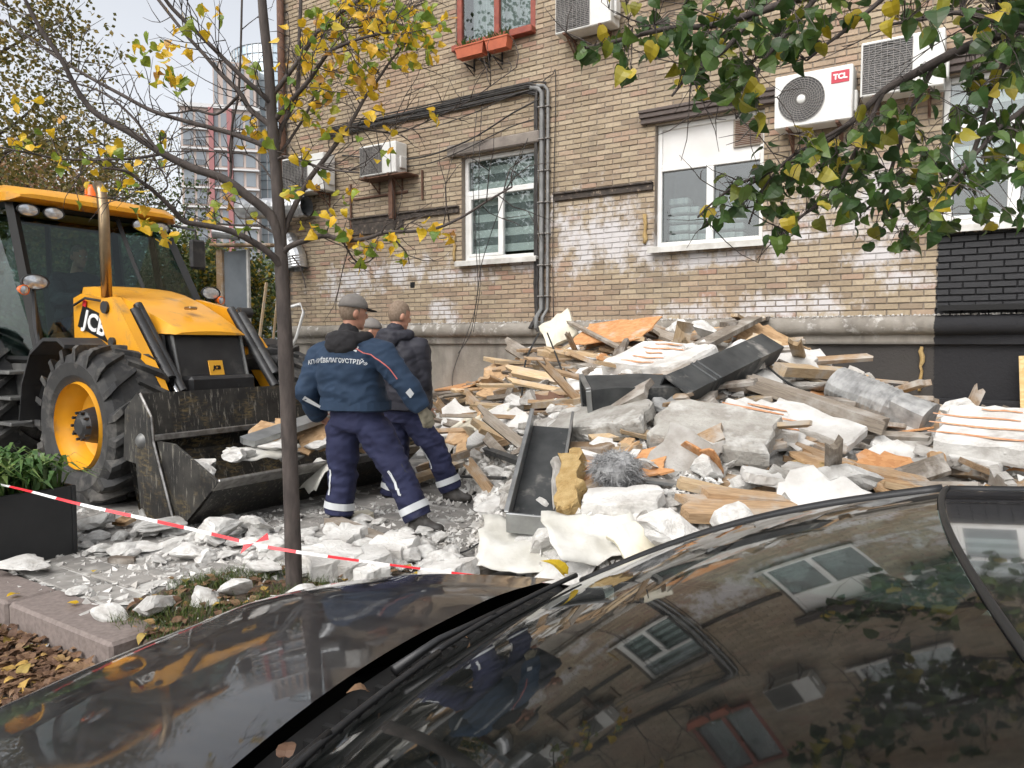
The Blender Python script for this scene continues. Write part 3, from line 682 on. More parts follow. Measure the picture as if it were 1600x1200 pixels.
# flower box under the red window
t = wall_thing('flower_box', 'pair of terracotta flower boxes with wilted plants under the red window', 'flower box', -6.9, 5.95)
for i, (x, w_) in enumerate(((-.2, .55), (.32, .42))):
    b = B(); M_ = Matrix.Translation((x, -.2, .02 + .03 * i)) @ Matrix.Rotation(R(90), 4, 'X')
    vs = [(-w_ / 2 + .03, -.1, 0), (w_ / 2 - .03, -.1, 0), (w_ / 2 - .03, .05, 0), (-w_ / 2 + .03, .05, 0), (-w_ / 2, -.12, .16), (w_ / 2, -.12, .16), (w_ / 2, .06, .16), (-w_ / 2, .06, .16)]
    b.add([V(p) + V((x, -.2, 0)) for p in vs], [(0, 3, 2, 1), (4, 5, 6, 7), (0, 1, 5, 4), (1, 2, 6, 5), (2, 3, 7, 6), (3, 0, 4, 7)]); b.box((x, -.23, .165), (w_ + .02, .2, .025), ch=.004)
    bx = b.obj('box', 'terracotta', t)
    b = B()
    for q in range(60):
        p = V((x + rng.uniform(-w_ / 2, w_ / 2) * .9, -.23 + rng.uniform(-.06, .06), .17)); d = V((rng.uniform(-1, 1), rng.uniform(-1, .6), rng.uniform(.3, 1.4))).normalized() * rng.uniform(.06, .17)
        sdv = d.cross(V((0, 0, 1))).normalized() * .012 if d.cross(V((0, 0, 1))).length > .001 else V((.01, 0, 0))
        b.add([p - sdv * .5, p + sdv * .5, p + d * .6 + sdv, p + d, p + d * .6 - sdv], [(0, 1, 2, 3, 4)])
    b.obj('plants', 'plant_leaf', t)
for x in (-.3, .0, .25): B().box((x, -.03, -.02), (.02, .02, .25)).box((x, -.17, -.1), (.02, .28, .02)).tube([(x, -.02, -.22), (x, -.28, -.1)], .008, 5).obj('bracket', 'wire', t)
# dark drain pipes and the cable bundle
def polyw(pts, n=8, wob=.0): 
    out = []
    for i in range(len(pts) - 1):
        for q in range(n):
            f = q / n; p = V(pts[i]).lerp(V(pts[i + 1]), f); out.append(p + V((rng.uniform(-wob, wob), rng.uniform(-wob, 0), rng.uniform(-wob, wob))))
    out.append(V(pts[-1])); return out
for (ds, r, m, lab, dz) in ((-5.9, .038, 'pipe_grey', 'thick grey conduit running down beside the striped blind window', .0), (-5.79, .026, 'pipe_grey', 'slim grey conduit with clips right of the thick one', .02)):
    t = wall_thing('conduit_pipe', lab, 'pipe', ds, 1.6)
    B().tube([(0, -.06, -.1), (0, -.22, .02), (0, -.22, .16), (0, -.06, .3), (0, -.06, 3.62 + dz), (-.06, -.06, 3.7 + dz), (-.2, -.06, 3.73 + dz)], r, 10).obj('pipe', m, t, angle=40)
    b = B()
    for z in lin(.5, 3.4, 6): b.box((.0, -.05, z), (r * 2.7, r * 2 + .05, .018), ch=.004)
    b.obj('clip', 'ac_grille', t)
for i in range(7):
    labs = ['topmost', 'second', 'third', 'fourth', 'fifth', 'sixth', 'lowest']
    z = 5.42 - i * .03; x2 = -5.97 - i * .008 + (.12 if i == 0 else 0)
    t = tag(B().tube(polyw([(-10.6, -.05, z - .02), (-9.2, -.06 - .01 * (i % 3), z + rng.uniform(-.02, .01)), (-7.7, -.05, z), (-6.15, -.06, z + rng.uniform(0, .03)), (x2 + .03, -.06, z - .05), (x2, -.07, z - .16), (x2, -.07, 3.4), (x2 + rng.uniform(-.03, .03), -.07, 2.4), (x2 + .02, -.08, 1.78), (x2, -.24, 1.6)], 5, .006), .012 + .004 * (i % 3), 6).obj('cable', 'cable', smooth=True), f'{labs[i]} dark cable of the bundle turning down beside the grey conduits', 'cable', 'cables of the wall bundle')
    t.matrix_world = HM
def loose(pts, r, label, m='cable', wob=.01, nn=7):
    # catmull-rom through wall points
    P = [V(p) for p in pts]; out = []
    for i in range(len(P) - 1):
        p0, p1, p2, p3 = P[max(i - 1, 0)], P[i], P[i + 1], P[min(i + 2, len(P) - 1)]
        for q in range(nn):
            f = q / nn; out.append(.5 * ((2 * p1) + (p2 - p0) * f + (2 * p0 - 5 * p1 + 4 * p2 - p3) * f * f + (3 * p1 - p0 - 3 * p2 + p3) * f ** 3))
    out.append(P[-1])
    t = tag(B().tube(out, r, 5).obj('loose_cable', m, smooth=True), label, 'cable', 'loose cables on the wall'); t.matrix_world = HM
loose([(-9.0, -.05, 5.2), (-8.2, -.1, 5.02), (-7.2, -.12, 5.1), (-6.5, -.1, 5.25), (-5.95, -.08, 5.3)], .009, 'cable sagging below the bundle above the striped blind window')
loose([(-10.2, -.05, 4.85), (-8.5, -.12, 4.55), (-7.3, -.15, 4.66), (-6.4, -.12, 4.98), (-5.95, -.08, 5.12)], .014, 'thick cable drooping across the stone lintel')
loose([(-9.8, -.05, 4.66), (-8.4, -.12, 4.42), (-7.5, -.15, 4.5), (-6.5, -.12, 4.76), (-5.97, -.08, 4.84)], .01, 'lower cable drooping from the corner to the conduits')
loose([(-6.1, -.1, 4.6), (-6.5, -.25, 3.6), (-6.85, -.3, 2.7), (-6.95, -.3, 2.2), (-7.05, -.35, 1.55), (-7.2, -.5, 1.2)], .007, 'thin wire hanging diagonally across the striped blind window')
loose([(-7.0, -.1, 5.2), (-6.95, -.25, 4.2), (-6.92, -.3, 3.0), (-6.9, -.3, 2.3), (-7.0, -.35, 1.55)], .006, 'thin wire hanging straight down past the striped blind window')
loose([(-7.1, -.1, 5.1), (-7.1, -.22, 4.2), (-7.02, -.25, 3.0), (-6.98, -.3, 2.0), (-7.3, -.5, .9), (-7.1, -.7, .5)], .006, 'thin wire dangling left of the hanging wires')
loose([(-5.9, -.06, 5.38), (-5.72, -.06, 5.46), (-5.66, -.05, 5.3), (-5.7, -.05, 3.0), (-5.68, -.06, 1.75)], .008, 'thin cable looping over the top of the conduits')
# metal downpipe at the house corner, broken ducts, door panel
t = wall_thing('downpipe', 'brown metal downpipe at the left corner of the brick house', 'pipe', -11.78, 2.2); B().tube([(0, -.1, 0), (0, -.1, 8.3)], .07, 12).obj('pipe', 'rust', t, smooth=True)
def duct(pts, r, label, mt='duct_silver'):
    t = wall_thing('ventilation_duct', label, 'duct', pts[0][0], pts[0][2]); o_ = V((pts[0][0], 0, pts[0][2])); P = polyw(pts, 10)
    b = B(); b.tube([p - o_ for p in P], [r * (1 + .05 * (i % 2)) for i in range(len(P))], 16, caps=False); b.tube([p - o_ for p in P], [r * .95] * len(P), 16, caps=False); b.f[-16 * (len(P) - 1):] = [f[::-1] for f in b.f[-16 * (len(P) - 1):]]
    b.obj('pipe', mt, t)
duct([(-12.5, -.55, 4.0), (-11.2, -.35, 3.95), (-10.9, -.3, 3.95)], .19, 'crumpled silver ventilation duct sticking out at the house corner')
duct([(-11.6, -.2, 3.4), (-11.35, -.2, 3.05), (-11.3, -.2, 2.8)], .2, 'torn silver duct hanging down beside the tree trunk')
duct([(-12.9, -.9, 3.55), (-12.5, -.6, 3.5)], .11, 'short silver flue end under the big duct')
t = wall_thing('door_panel', 'grey metal door panel in a wooden frame at the house corner', 'door', -13.0, 0)
B().box((0, -.3, 1.7), (.75, .05, 3.1), ch=.01).obj('panel', 'door_grey', t); B().box((-.48, -.32, 1.7), (.2, .1, 3.2), ch=.01).obj('post', 'wood', t); B().box((.1, -.35, 3.35), (1.9, .3, .05), Matrix.Rotation(R(4), 4, 'Y'), ch=.01).obj('lintel_board', 'wood', t)
B().box((.15, -.34, 1.95), (.08, .03, .06), ch=.006).obj('handle', 'black_paint', t); B().box((.42, -.34, 1.7), (.06, .06, 3.1), ch=.008).obj('trim', 'sill_white', t)
for i, (p, q, r, m, lab) in enumerate((((-12.2, -.5, .9), (-11.9, -.45, 2.55), .03, 'wood_pale', 'pale timber stud leaning at the torn house corner'), ((-11.9, -.4, .8), (-11.75, -.3, 2.4), .025, 'wood_pale', 'thin timber stud right of the leaning pale one'), ((-13.4, -.9, .4), (-12.7, -.6, 1.9), .02, 'pipe_grey', 'thin grey rod leaning against the grey door panel'))):
    tag(B().tube([HM @ V(p), HM @ V(q)], r, 4).obj('stud', m), lab, 'timber')
b = B().tube([HM @ V(p) for p in ((-11.5, -.5, 2.0), (-10.9, -.5, 2.1), (-10.8, -.5, 1.95), (-11.0, -.5, 1.5), (-11.2, -.5, 1.2))], .03, 7); tag(b.obj('bent_pipe', 'pvc_white', smooth=True), 'white plastic pipe bent over at the torn house corner', 'pipe')
# OSB board leaning at the right edge
M_ = HM @ Matrix.Translation((.36, -.32, .0)) @ Matrix.Rotation(R(-7), 4, 'X') @ Matrix.Rotation(R(-3), 4, 'Y')
o = tag(B().box((.3, 0, .62), (.6, .018, 1.24), ch=.002).obj('osb_board', 'osb_pale'), 'pale OSB board leaning against the black wall at the right edge', 'board'); o.matrix_world = M_

# ------------------------------------------------------------------ far buildings
def tower():
    c = DP(345, 300, 120); t = thing('apartment_tower', 'distant brown apartment tower with red bands behind the bare branches', 'building', Matrix.Translation((c.x, c.y, 0)) @ Matrix.Rotation(R(14), 4, 'Z'))
    W_, H_ = 11.5, 38.5
    B().box((0, 4, H_ / 2), (W_, 8, H_)).obj('wall', 'tower_brown', t)
    for i in range(12):
        z = 2 + i * 3.05
        B().box((0, -.25, z - .45), (W_ + .4, .7, .25)).obj('floor_slab', 'tower_white', t)
        for j in range(6):
            x = -W_ / 2 + 1.1 + j * 1.86
            wv = B().box((x, -.03, z + 1.2), (1.45, .1, 2.2)).obj('window', 'tower_dark', t)
            if j < 2: 
                b = B()
                for q in range(6): b.box((x - .7 + q * .28, -.5, z + .2), (.05, .05, 1.1))
                b.box((x, -.5, z + .75), (1.5, .07, .07)); b.obj('railing', 'black_trim', wv)
    for x in (-1.2, 1.55): B().box((x, -.35, H_ / 2), (.75, .6, H_)).obj('red_band', 'tower_red', t)
    B().box((0, 4, H_ + .3), (W_ + .8, 8.8, .6)).obj('parapet', 'tower_white', t)
    B().box((2.2, 4.5, H_ + 4), (6.5, 6, 8)).obj('upper_storeys', 'tower_brown', t)
    b = B()
    for q in range(5): b.box((-.6 + q * 1.35, 1.45, H_ + 4.5), (.5, .1, 6.5))
    b.obj('upper_window', 'tower_dark', t)
    c = DP(425, 300, 128); t = thing('glass_tower', 'distant curved glass tower beside the brown apartment tower', 'building', Matrix.Translation((c.x, c.y, 0)))
    Ht = 51; b = B()
    def arc(r): return [(r * math.sin(x), -r * math.cos(x) + 6) for x in lin(R(-80), R(80), 20)]
    a9 = arc(8.2); b.prism(a9 + [(8, 9), (-8, 9)], 0, Ht); b.obj('curtain_wall', 'tower_glass', t)
    b = B()
    for (x, y) in arc(8.26): b.box((x, y, Ht / 2), (.14, .14, Ht))
    b.obj('mullion', 'tower_white', t)
    b = B()
    for i in range(34):
        q = arc(8.3); z = 1.5 + i * 1.5
        for k2 in range(len(q) - 1): b.tube([(q[k2][0], q[k2][1], z), (q[k2 + 1][0], q[k2 + 1][1], z)], .07, 4)
    b.obj('transom', 'tower_dark', t)
tower()
# ------------------------------------------------------------------ background trees
def bg_tree(c, h, rx, rz, lm, label, n=5200, size=.16, trunk_r=.16, seed=1, gaps=.0, base=.25):
    rg = random.Random(seed); t = thing('background_tree', label, 'tree', Matrix.Translation((c.x, c.y, 0)), 'trees behind the digger')
    b = B(); tips = []
    b.tube([(0, 0, -.2), (.1, 0, h * .35), (.05, .1, h * .7), (0, 0, h * .93)], [trunk_r, trunk_r * .8, trunk_r * .45, trunk_r * .1], 7)
    for i in range(26):
        z0 = h * rg.uniform(.18, .75); a = rg.uniform(0, 6.28); L = rx * rg.uniform(.6, 1.05); p0 = V((.07, .05, z0)); p1 = p0 + V((math.cos(a) * L * .5, math.sin(a) * L * .5, L * .45)); p2 = p1 + V((math.cos(a + .3) * L * .5, math.sin(a + .3) * L * .5, L * rg.uniform(.1, .5)))
        b.tube([p0, p1, p2], [trunk_r * .3, trunk_r * .18, trunk_r * .05], 5); tips += [p1, p2, p1.lerp(p2, .5)]
    b.obj('trunk', 'bark_bg', t)
    b = B(); cl = []
    for i in range(60):
        u = V((rg.gauss(0, 1), rg.gauss(0, 1), rg.gauss(0, 1))).normalized() * rg.uniform(.45, 1.0) ** .6
        cl.append((V((u.x * rx, u.y * rx, h * (base + (1 - base) / 2) + u.z * rz)), rg.uniform(.16, .34) * rx))
    cl += [(p, rg.uniform(.15, .3) * rx) for p in tips]
    for i in range(n):
        p, r = cl[rg.randrange(len(cl))]
        q = p + V((rg.gauss(0, 1), rg.gauss(0, 1), rg.gauss(0, .8))) * r * .6
        if q.z < .1: continue
        d = V((rg.uniform(-1, 1), rg.uniform(-1, 1), rg.uniform(-1, .4))).normalized() * size * rg.uniform(.6, 1.3); e = d.cross(V((rg.uniform(-1, 1), rg.uniform(-1, 1), rg.uniform(-1, 1)))).normalized() * size * .45
        b.add([q, q + d * .5 + e, q + d, q + d * .5 - e], [(0, 1, 2, 3)])
    o = b.obj('crown', lm, t); o['kind'] = 'stuff'
bg_tree(DP(-75, 300, 13.5), 11.5, 2.5, 5.2, 'bg_olive', 'tall olive yellow tree at the far left edge', 26000, .085, seed=1, base=.12)
bg_tree(V((-9.3, 6.6, 0)), 12.0, 3.0, 5.0, 'bg_green', 'tall green tree left of the digger, beyond the left picture edge', 20000, .13, seed=11, base=.2)
bg_tree(DP(55, 300, 21), 6.8, 2.1, 2.9, 'bg_brown', 'rusty brown tree left of the bare branches', 20000, .085, seed=2)
bg_tree(DP(125, 300, 23), 8.6, 2.4, 3.7, 'bg_olive', 'thinning tree with twiggy crown behind the digger cab', 17000, .065, seed=3)
bg_tree(DP(170, 300, 18), 4.6, 2.2, 1.9, 'bg_green', 'low green tree directly behind the cab roof', 11000, .09, seed=4, base=.1)
bg_tree(DP(335, 330, 19), 3.9, 1.5, 1.8, 'bg_mixed', 'green and yellow shrub between the cab and the grey door', 5200, .12, seed=5, base=.05)
bg_tree(DP(255, 330, 22), 4.2, 1.9, 2.0, 'bg_green', 'green shrub seen through the cab windows', 5200, .13, seed=6, base=.05)
bg_tree(DP(40, 330, 19), 4.0, 2.2, 1.9, 'bg_green', 'dense green shrub left behind the cab', 5200, .13, seed=7, base=.05)
bg_tree(DP(365, 320, 30), 5.6, 2.4, 2.6, 'bg_green', 'dark green tree below the distant tower', 5200, .18, seed=8, base=.05)
# ------------------------------------------------------------------ yellow backhoe loader
JM = Matrix.Translation((-3.003, 7.081, 0)) @ Matrix.Rotation(R(-33), 4, 'Z')
jcb = thing('backhoe_loader', 'yellow and black backhoe loader with JCB lettering and a loaded front bucket', 'backhoe loader', JM)
XZ = lambda y: Matrix(((1, 0, 0, 0), (0, 0, 1, y), (0, 1, 0, 0), (0, 0, 0, 1)))   # poly (x, z) extruded along y
def wheel(x, y, r, w_, side, hub=True):
    M_ = Matrix.Translation((x, y, r)) @ Matrix.Rotation(R(90 if side < 0 else -90), 4, 'X')   # local z points outwards
    rc = r - .045; rr = r * .56
    wh = B().lathe([(rr, w_ * .36), (rr - .02, w_ * .46), (rr - .02, w_ * .40), (rr - .055, w_ * .30), (rr - .09, w_ * .10), (rr * .5, w_ * .02), (rr * .46, w_ * .02), (.0, w_ * .02)], 40, M_)
    wo = wh.obj('wheel', 'jcb_yellow', jcb, angle=35)
    t = B()
    pf = [(rr + .01, -w_ * .4), (rr + .05, -w_ * .47), (rc - .1, -w_ * .5), (rc - .03, -w_ * .44), (rc, -w_ * .3), (rc + .008, 0), (rc, w_ * .3), (rc - .03, w_ * .44), (rc - .1, w_ * .5), (rr + .05, w_ * .47), (rr - .005, w_ * .40)]
    t.lathe(pf, 56, M_)
    nl = 19
    for k_ in range(nl):
        for sg in (-1, 1):
            a0 = 2 * math.pi * (k_ + (.5 if sg > 0 else 0)) / nl
            P = []
            # chevron lug: from the shoulder towards the middle, sweeping round
            for (f, ra, dz) in ((0, 0, .5), (.25, 0, .40), (.6, .0, .20), (1, 0, -.02)):
                da = f * .30 * (1)
                P.append((a0 + da * 1, sg * w_ * dz))
            prev = None
            for i, (a, z) in enumerate(P):
                hw = .052 if i < 2 else .042
                rb = rc - (.09 if i == 0 else .012); rt = r - (.03 if i == 0 else 0)
                ring = []
                for (aa, rad) in ((a - hw, rb), (a + hw, rb), (a + hw * .75, rt), (a - hw * .75, rt)): ring.append((rad * math.cos(aa), rad * math.sin(aa), z))
                if prev is not None:
                    vs = prev + ring; t.add(vs, [(0, 1, 5, 4), (1, 2, 6, 5), (2, 3, 7, 6), (3, 0, 4, 7)], 0, M_)
                    if i == 1: t.add(prev, [(0, 1, 2, 3)], 0, M_)
                    if i == 3: t.add(ring, [(0, 1, 2, 3)], 0, M_)
                prev = ring
    t.obj('tyre', 'rubber', wo)
    h = B().lathe([(.0, w_ * .42), (.07, w_ * .42), (.10, w_ * .38), (.13, w_ * .34), (.15, w_ * .22), (.17, w_ * .02)], 24, M_)
    for q in range(10): h.tube([M_ @ V((.115 * math.cos(q * .628), .115 * math.sin(q * .628), w_ * .3)), M_ @ V((.115 * math.cos(q * .628), .115 * math.sin(q * .628), w_ * .42))], .012, 6)
    h.obj('hub', 'jcb_black', wo, angle=30)
    vb = B()
    for q in (0.6, 3.4): vb.box((0, 0, 0), (.05, .03, .03), M_ @ Matrix.Rotation(q, 4, 'Z') @ Matrix.Translation((rr - .085, 0, w_ * .2)))
    vb.obj('valve_guard', 'jcb_black', wo)
for (x, r, w_) in ((0, .68, .54), (-2.2, .78, .5)):
    for sg in (-1, 1): wheel(x, sg * (1.17 - w_ / 2), r, w_, sg)
B().box((-1.3, 0, .8), (3.4, .7, .55), ch=.03).box((0, 0, .62), (.3, 1.6, .2), ch=.04).box((-2.2, 0, .75), (.35, 1.6, .3), ch=.04).box((.12, 0, .85), (.4, .7, .45), ch=.03).obj('chassis', 'jcb_black', jcb)
# bonnet
secs = [(-1.30, 1.95, .46, 1.55), (-1.05, 1.945, .48, 1.5), (-.8, 1.89, .48, 1.48), (-.45, 1.78, .46, 1.46), (-.15, 1.66, .44, 1.45), (.05, 1.58, .41, 1.46), (.18, 1.52, .39, 1.455), (.22, 1.485, .37, 1.45)]
b = B(); n = 9
for (x, zt, hw, zb) in secs:
    for k_ in range(n):
        f = -1 + 2 * k_ / (n - 1); y = hw * max(-1, min(1, f * 1.12)); e = abs(f)
        z = zt - .03 * e * e - (.0 if e < .8 else (zt - zb) * .42 * ((e - .75) / .25) ** 1.5)
        if e > .99: z = zb + .0
        b.v.append((x, y, z))
for i in range(len(secs) - 1):
    for k_ in range(n - 1): b.f.append((i * n + k_, (i + 1) * n + k_, (i + 1) * n + k_ + 1, i * n + k_ + 1)); b.m.append(0)
b.f.append(tuple((len(secs) - 1) * n + k_ for k_ in range(n))); b.m.append(0); b.f.append(tuple(range(n))[::-1]); b.m.append(0)
hood = b.obj('bonnet', 'jcb_yellow', jcb, angle=38)
B().box((-.1, 0, 1.708), (.10, .09, .03), Matrix.Rotation(0, 4, 'Y'), ch=.01).obj('badge', 'brass', hood)
g = B(); g.add([(.14, -.36, 1.45), (.14, .36, 1.45), (.30, .36, .85), (.30, -.36, .85), (-.3, -.40, 1.45), (-.3, .40, 1.45), (-.3, .40, .85), (-.3, -.40, .85)], [(0, 3, 2, 1), (0, 4, 7, 3), (1, 2, 6, 5), (3, 7, 6, 2), (0, 1, 5, 4)])
gr = g.obj('front_grille', 'jcb_black', jcb)
Mg = frame((.232, .03, 1.14), (0, 1, 0), z=(1, 0, .267))
B().box((0, 0, 0), (.155, .145, .012), Mg, ch=.004).obj('emblem', 'emblem', gr)
vs, fs = text_geo('JCB', .05, shear=.25, offset=.003); b = B(); b.add(vs, fs, 0, Mg @ Matrix.Translation((0, 0, .009))); b.obj('emblem_text', 'black_paint', gr)
for y in (-.36, .36): B().tube([(.15, y, 1.44), (.31, y, .86)], .018, 6).obj('grille_frame', 'grey_steel', gr)
for y in (-.445, .445):
    b = B(); b.prism([(-.95, 1.50), (-.25, 1.46), (.10, 1.45), (.2, .95), (-.95, .95)], -.012, .012, XZ(y * .93)); b.obj('engine_side', 'jcb_black', jcb)
# loader tower, side plate with lettering, arms, rams
for sg in (-1, 1):
    b = B(); b.prism([(-1.0, 1.80), (-.85, 1.84), (-.26, 1.72), (-.13, 1.55), (-.22, 1.2), (-.5, .8), (-1.0, .8)], -.035, .035, XZ(sg * .60)); tw = b.obj('loader_tower', 'jcb_yellow', jcb)
    if sg < 0:
        Mp = frame((-.62, -.642, 1.56), (1, 0, -.30), y=(.0, 0, 1))
        b = B(); b.add([(-.27, -.11, 0), (.25, -.11, 0), (.29, .11, 0), (-.23, .11, 0), (-.27, -.11, .006), (.25, -.11, .006), (.29, .11, .006), (-.23, .11, .006)], [(4, 5, 6, 7), (0, 1, 5, 4), (1, 2, 6, 5), (2, 3, 7, 6), (3, 0, 4, 7)], 0, Mp); b.obj('logo_plate', 'black_paint', tw)
        vs, fs = text_geo('JCB', .225, shear=.1, offset=.0055, extrude=.004); b = B(); b.add(vs, fs, 0, Mp @ Matrix.Translation((.02, -.005, .01)) @ Matrix.Scale(1.12, 4, (1, 0, 0))); b.obj('logo_text', 'white_paint', tw)
        b = B(); b.box((-.20, .135, .006), (.06, .06, .008), Mp); b.obj('warning_sticker', 'tape_red', tw)
        b = B(); b.tube([(-.95, -.66, 1.73), (-.7, -.68, 1.79), (-.3, -.67, 1.74)], .012, 6); b.obj('hose_rail', 'jcb_black', tw)
    b = B(); b.prism([(-.34, 1.62), (-.30, 1.76), (-.14, 1.78), (.0, 1.66), (.50, 1.06), (.66, .80), (.72, .62), (.62, .42), (.50, .50), (.38, .74), (.14, .95), (-.05, 1.22), (-.26, 1.45)] if sg < 0 else [(-.34, 1.45), (-.2, 1.52), (.0, 1.42), (.45, .95), (.66, .70), (.62, .42), (.50, .50), (.38, .66), (.1, .9), (-.26, 1.3)], -.045, .045, XZ(sg * .70)); ar = b.obj('loader_arm', 'jcb_yellow', jcb)
    for (x, z, r) in ((-.22, 1.69, .055), (-.12, 1.38, .045)): B().lathe([(0, .07), (r, .07), (r, -.07), (0, -.07)], 18, Matrix.Translation((x, sg * .70, z)) @ Matrix.Rotation(R(90), 4, 'X')).obj('pivot_pin', 'jcb_black', ar, angle=40)
    b = B(); b.tube([(-.1, sg * .56, 1.66), (.42, sg * .56, 1.06)], .055, 12); b.tube([(-.16, sg * .49, 1.72), (.5, sg * .49, .95)], .042, 10); b.obj('hydraulic_ram', 'jcb_black', jcb, angle=40)
    b = B(); b.tube([(.42, sg * .56, 1.06), (.64, sg * .56, .8)], .026, 10); b.obj('ram_rod', 'chrome', jcb, smooth=True)
    for q in range(3):
        b = B(); b.tube([(-.15 + .03 * q, sg * (.47 + .03 * q), 1.72), (-.02, sg * .5, 1.5 - .04 * q), (.18, sg * .54, 1.32 + .03 * q), (.4, sg * .56, 1.12)], .011, 5); b.obj('hydraulic_hose', 'black_trim', jcb, smooth=True)
    b = B(); pts = [(-1.0, .70), (-.93, 1.03), (-.76, 1.30), (-.52, 1.42), (-.28, 1.42), (-.16, 1.36)]
    for i in range(len(pts) - 1):
        (x0, z0), (x1, z1) = pts[i], pts[i + 1]; y0, y1 = sg * .78, sg * 1.14
        b.add([(x0, y0, z0), (x1, y0, z1), (x1, y1, z1), (x0, y1, z0), (x0, y0, z0 - .03), (x1, y0, z1 - .03), (x1, y1, z1 - .03), (x0, y1, z0 - .03)], [(0, 1, 2, 3), (7, 6, 5, 4), (0, 4, 5, 1), (3, 2, 6, 7), (0, 3, 7, 4), (1, 5, 6, 2)])
    b.obj('mudguard', 'jcb_black', jcb)
# exhaust
B().tube([(-.62, -.52, 1.80), (-.63, -.52, 2.6), (-.66, -.52, 2.78), (-.72, -.52, 2.86)], .048, 14).obj('exhaust', 'brass', jcb, smooth=True)
# cab
pil = {}
b = B()
def bar4(b, p, q, w_=.06): b.tube([p, q], w_ / 2 * 1.3, 4)
FB, FT, RB, RT = (-.96, .95, 1.22), (-1.80, .80, 2.76), (-2.75, .88, 1.22), (-2.8, .78, 2.76)
DB, DT = (-1.85, .95, .85), (-2.15, .84, 2.76)
for sg in (-1, 1):
    f = lambda p: (p[0], sg * p[1], p[2])
    for (p, q, w_) in ((FB, FT, .085), (RB, RT, .09), (DB, DT, .07), (FB, (-.98, .95, .8), .09), (FB, (-1.88, .95, 1.22), .05), (FT, RT, .08), ((-1.0, .92, .8), (-2.75, .9, .8), .08)): bar4(b, f(p), f(q), w_)
bar4(b, (-.96, -.95, 1.24), (-.96, .95, 1.24), .07); bar4(b, (-1.8, -.8, 2.76), (-1.8, .8, 2.76), .08); bar4(b, (-2.8, -.8, 2.76), (-2.8, .8, 2.76), .08); bar4(b, (-.97, .3, 1.25), (-1.79, .25, 2.75), .045); bar4(b, (-2.75, 0, 1.22), (-2.8, 0, 2.76), .05)
cabf = b.obj('cab_frame', 'black_paint', jcb)
B().box((-1.9, 0, 1.0), (1.75, 1.7, .5), ch=.04).obj('cab_floor', 'jcb_black', jcb)
def pane(name, q, par):
    b = B(); c = sum((V(p) for p in q), V()) / 4; nrm = (V(q[1]) - V(q[0])).cross(V(q[3]) - V(q[0])).normalized() * .006
    vs = [V(p) for p in q] + [V(p) + nrm for p in q]; b.add(vs, [(3, 2, 1, 0), (4, 5, 6, 7), (0, 1, 5, 4), (1, 2, 6, 5), (2, 3, 7, 6), (3, 0, 4, 7)]); return b.obj(name, 'cab_glass', par)
pane('windscreen', [(-.965, -.93, 1.27), (-.965, .93, 1.27), (-1.79, .79, 2.73), (-1.79, -.79, 2.73)], jcb)
pane('rear_window', [(-2.76, .86, 1.27), (-2.76, -.86, 1.27), (-2.8, -.77, 2.73), (-2.8, .77, 2.73)], jcb)
for sg in (-1, 1):
    q = [(-1.03, sg * .945, 1.25), (-1.86, sg * .945, 1.25), (-2.12, sg * .845, 2.72), (-1.80, sg * .80, 2.72)]; pane('door_window', q if sg > 0 else q[::-1], jcb)
    q = [(-1.92, sg * .935, 1.25), (-2.72, sg * .885, 1.25), (-2.78, sg * .785, 2.72), (-2.18, sg * .84, 2.72)]; pane('side_window', q if sg > 0 else q[::-1], jcb)
# roof with yellow front visor
b = B(); rs = [(-1.60, .80, 2.80, 2.84), (-1.68, .88, 2.76, 2.90), (-1.95, .92, 2.77, 2.95), (-2.3, .92, 2.78, 2.96), (-2.85, .90, 2.78, 2.92), (-2.95, .84, 2.80, 2.86)]; n = 8
for (x, hw, z0, z1) in rs:
    for (fy, fz) in ((-1, 0), (-1.0, .55), (-.86, 1), (-.3, 1.12), (.3, 1.12), (.86, 1), (1.0, .55), (1, 0)): b.v.append((x, hw * fy, z0 + (z1 - z0) * fz))
for i in range(len(rs) - 1):
    for k_ in range(n): b.f.append((i * n + k_, i * n + (k_ + 1) % n, (i + 1) * n + (k_ + 1) % n, (i + 1) * n + k_)); b.m.append(0)
b.f.append(tuple(range(n))[::-1]); b.m.append(0); b.f.append(tuple((len(rs) - 1) * n + k_ for k_ in range(n))); b.m.append(0)
roof = b.obj('cab_roof', 'jcb_yellow', jcb, angle=40)
def lamp(c, rx, rz, par, nm='work_light', mshell='jcb_black', d=(1, 0, -.12)):
    M_ = frame(c, d, z=(0, 0, 1)) @ Matrix(((0, 0, 1, 0), (1, 0, 0, 0), (0, 1, 0, 0), (0, 0, 0, 1))) @ Matrix.Diagonal((rx, rz, 1, 1))
    lo = B().lathe([(0, -.10), (.6, -.09), (1.05, -.01), (1.05, .012), (.95, .014), (.95, .0)], 24, M_).obj(nm, mshell, par, angle=40)
    B().lathe([(0, .016), (.5, .013), (.94, .004)], 24, M_).obj('lens', 'lamp_lens', lo, smooth=True)
for y in (-.70, -.46, .46, .70): lamp((-1.68, y, 2.69), .10, .06, jcb)
for sg in (-1, 1):
    lamp((-1.1, sg * .92, 1.94), .115, .07, jcb, 'headlight', d=(1, 0, -.05)); B().tube([(-1.14, sg * .92, 1.88), (-1.06, sg * .95, 1.5), (-.98, sg * .96, 1.25)], .018, 6).obj('headlight_bracket', 'jcb_black', jcb)
    lamp((-1.07, sg * 1.03, 1.86), .04, .045, jcb, 'indicator', 'beacon')
B().box((-1.42, .98, 2.40), (.06, .2, .34), ch=.025).tube([(-1.7, .84, 2.74), (-1.45, .98, 2.68), (-1.44, .98, 2.55)], .014, 6).obj('wing_mirror', 'jcb_black', jcb)
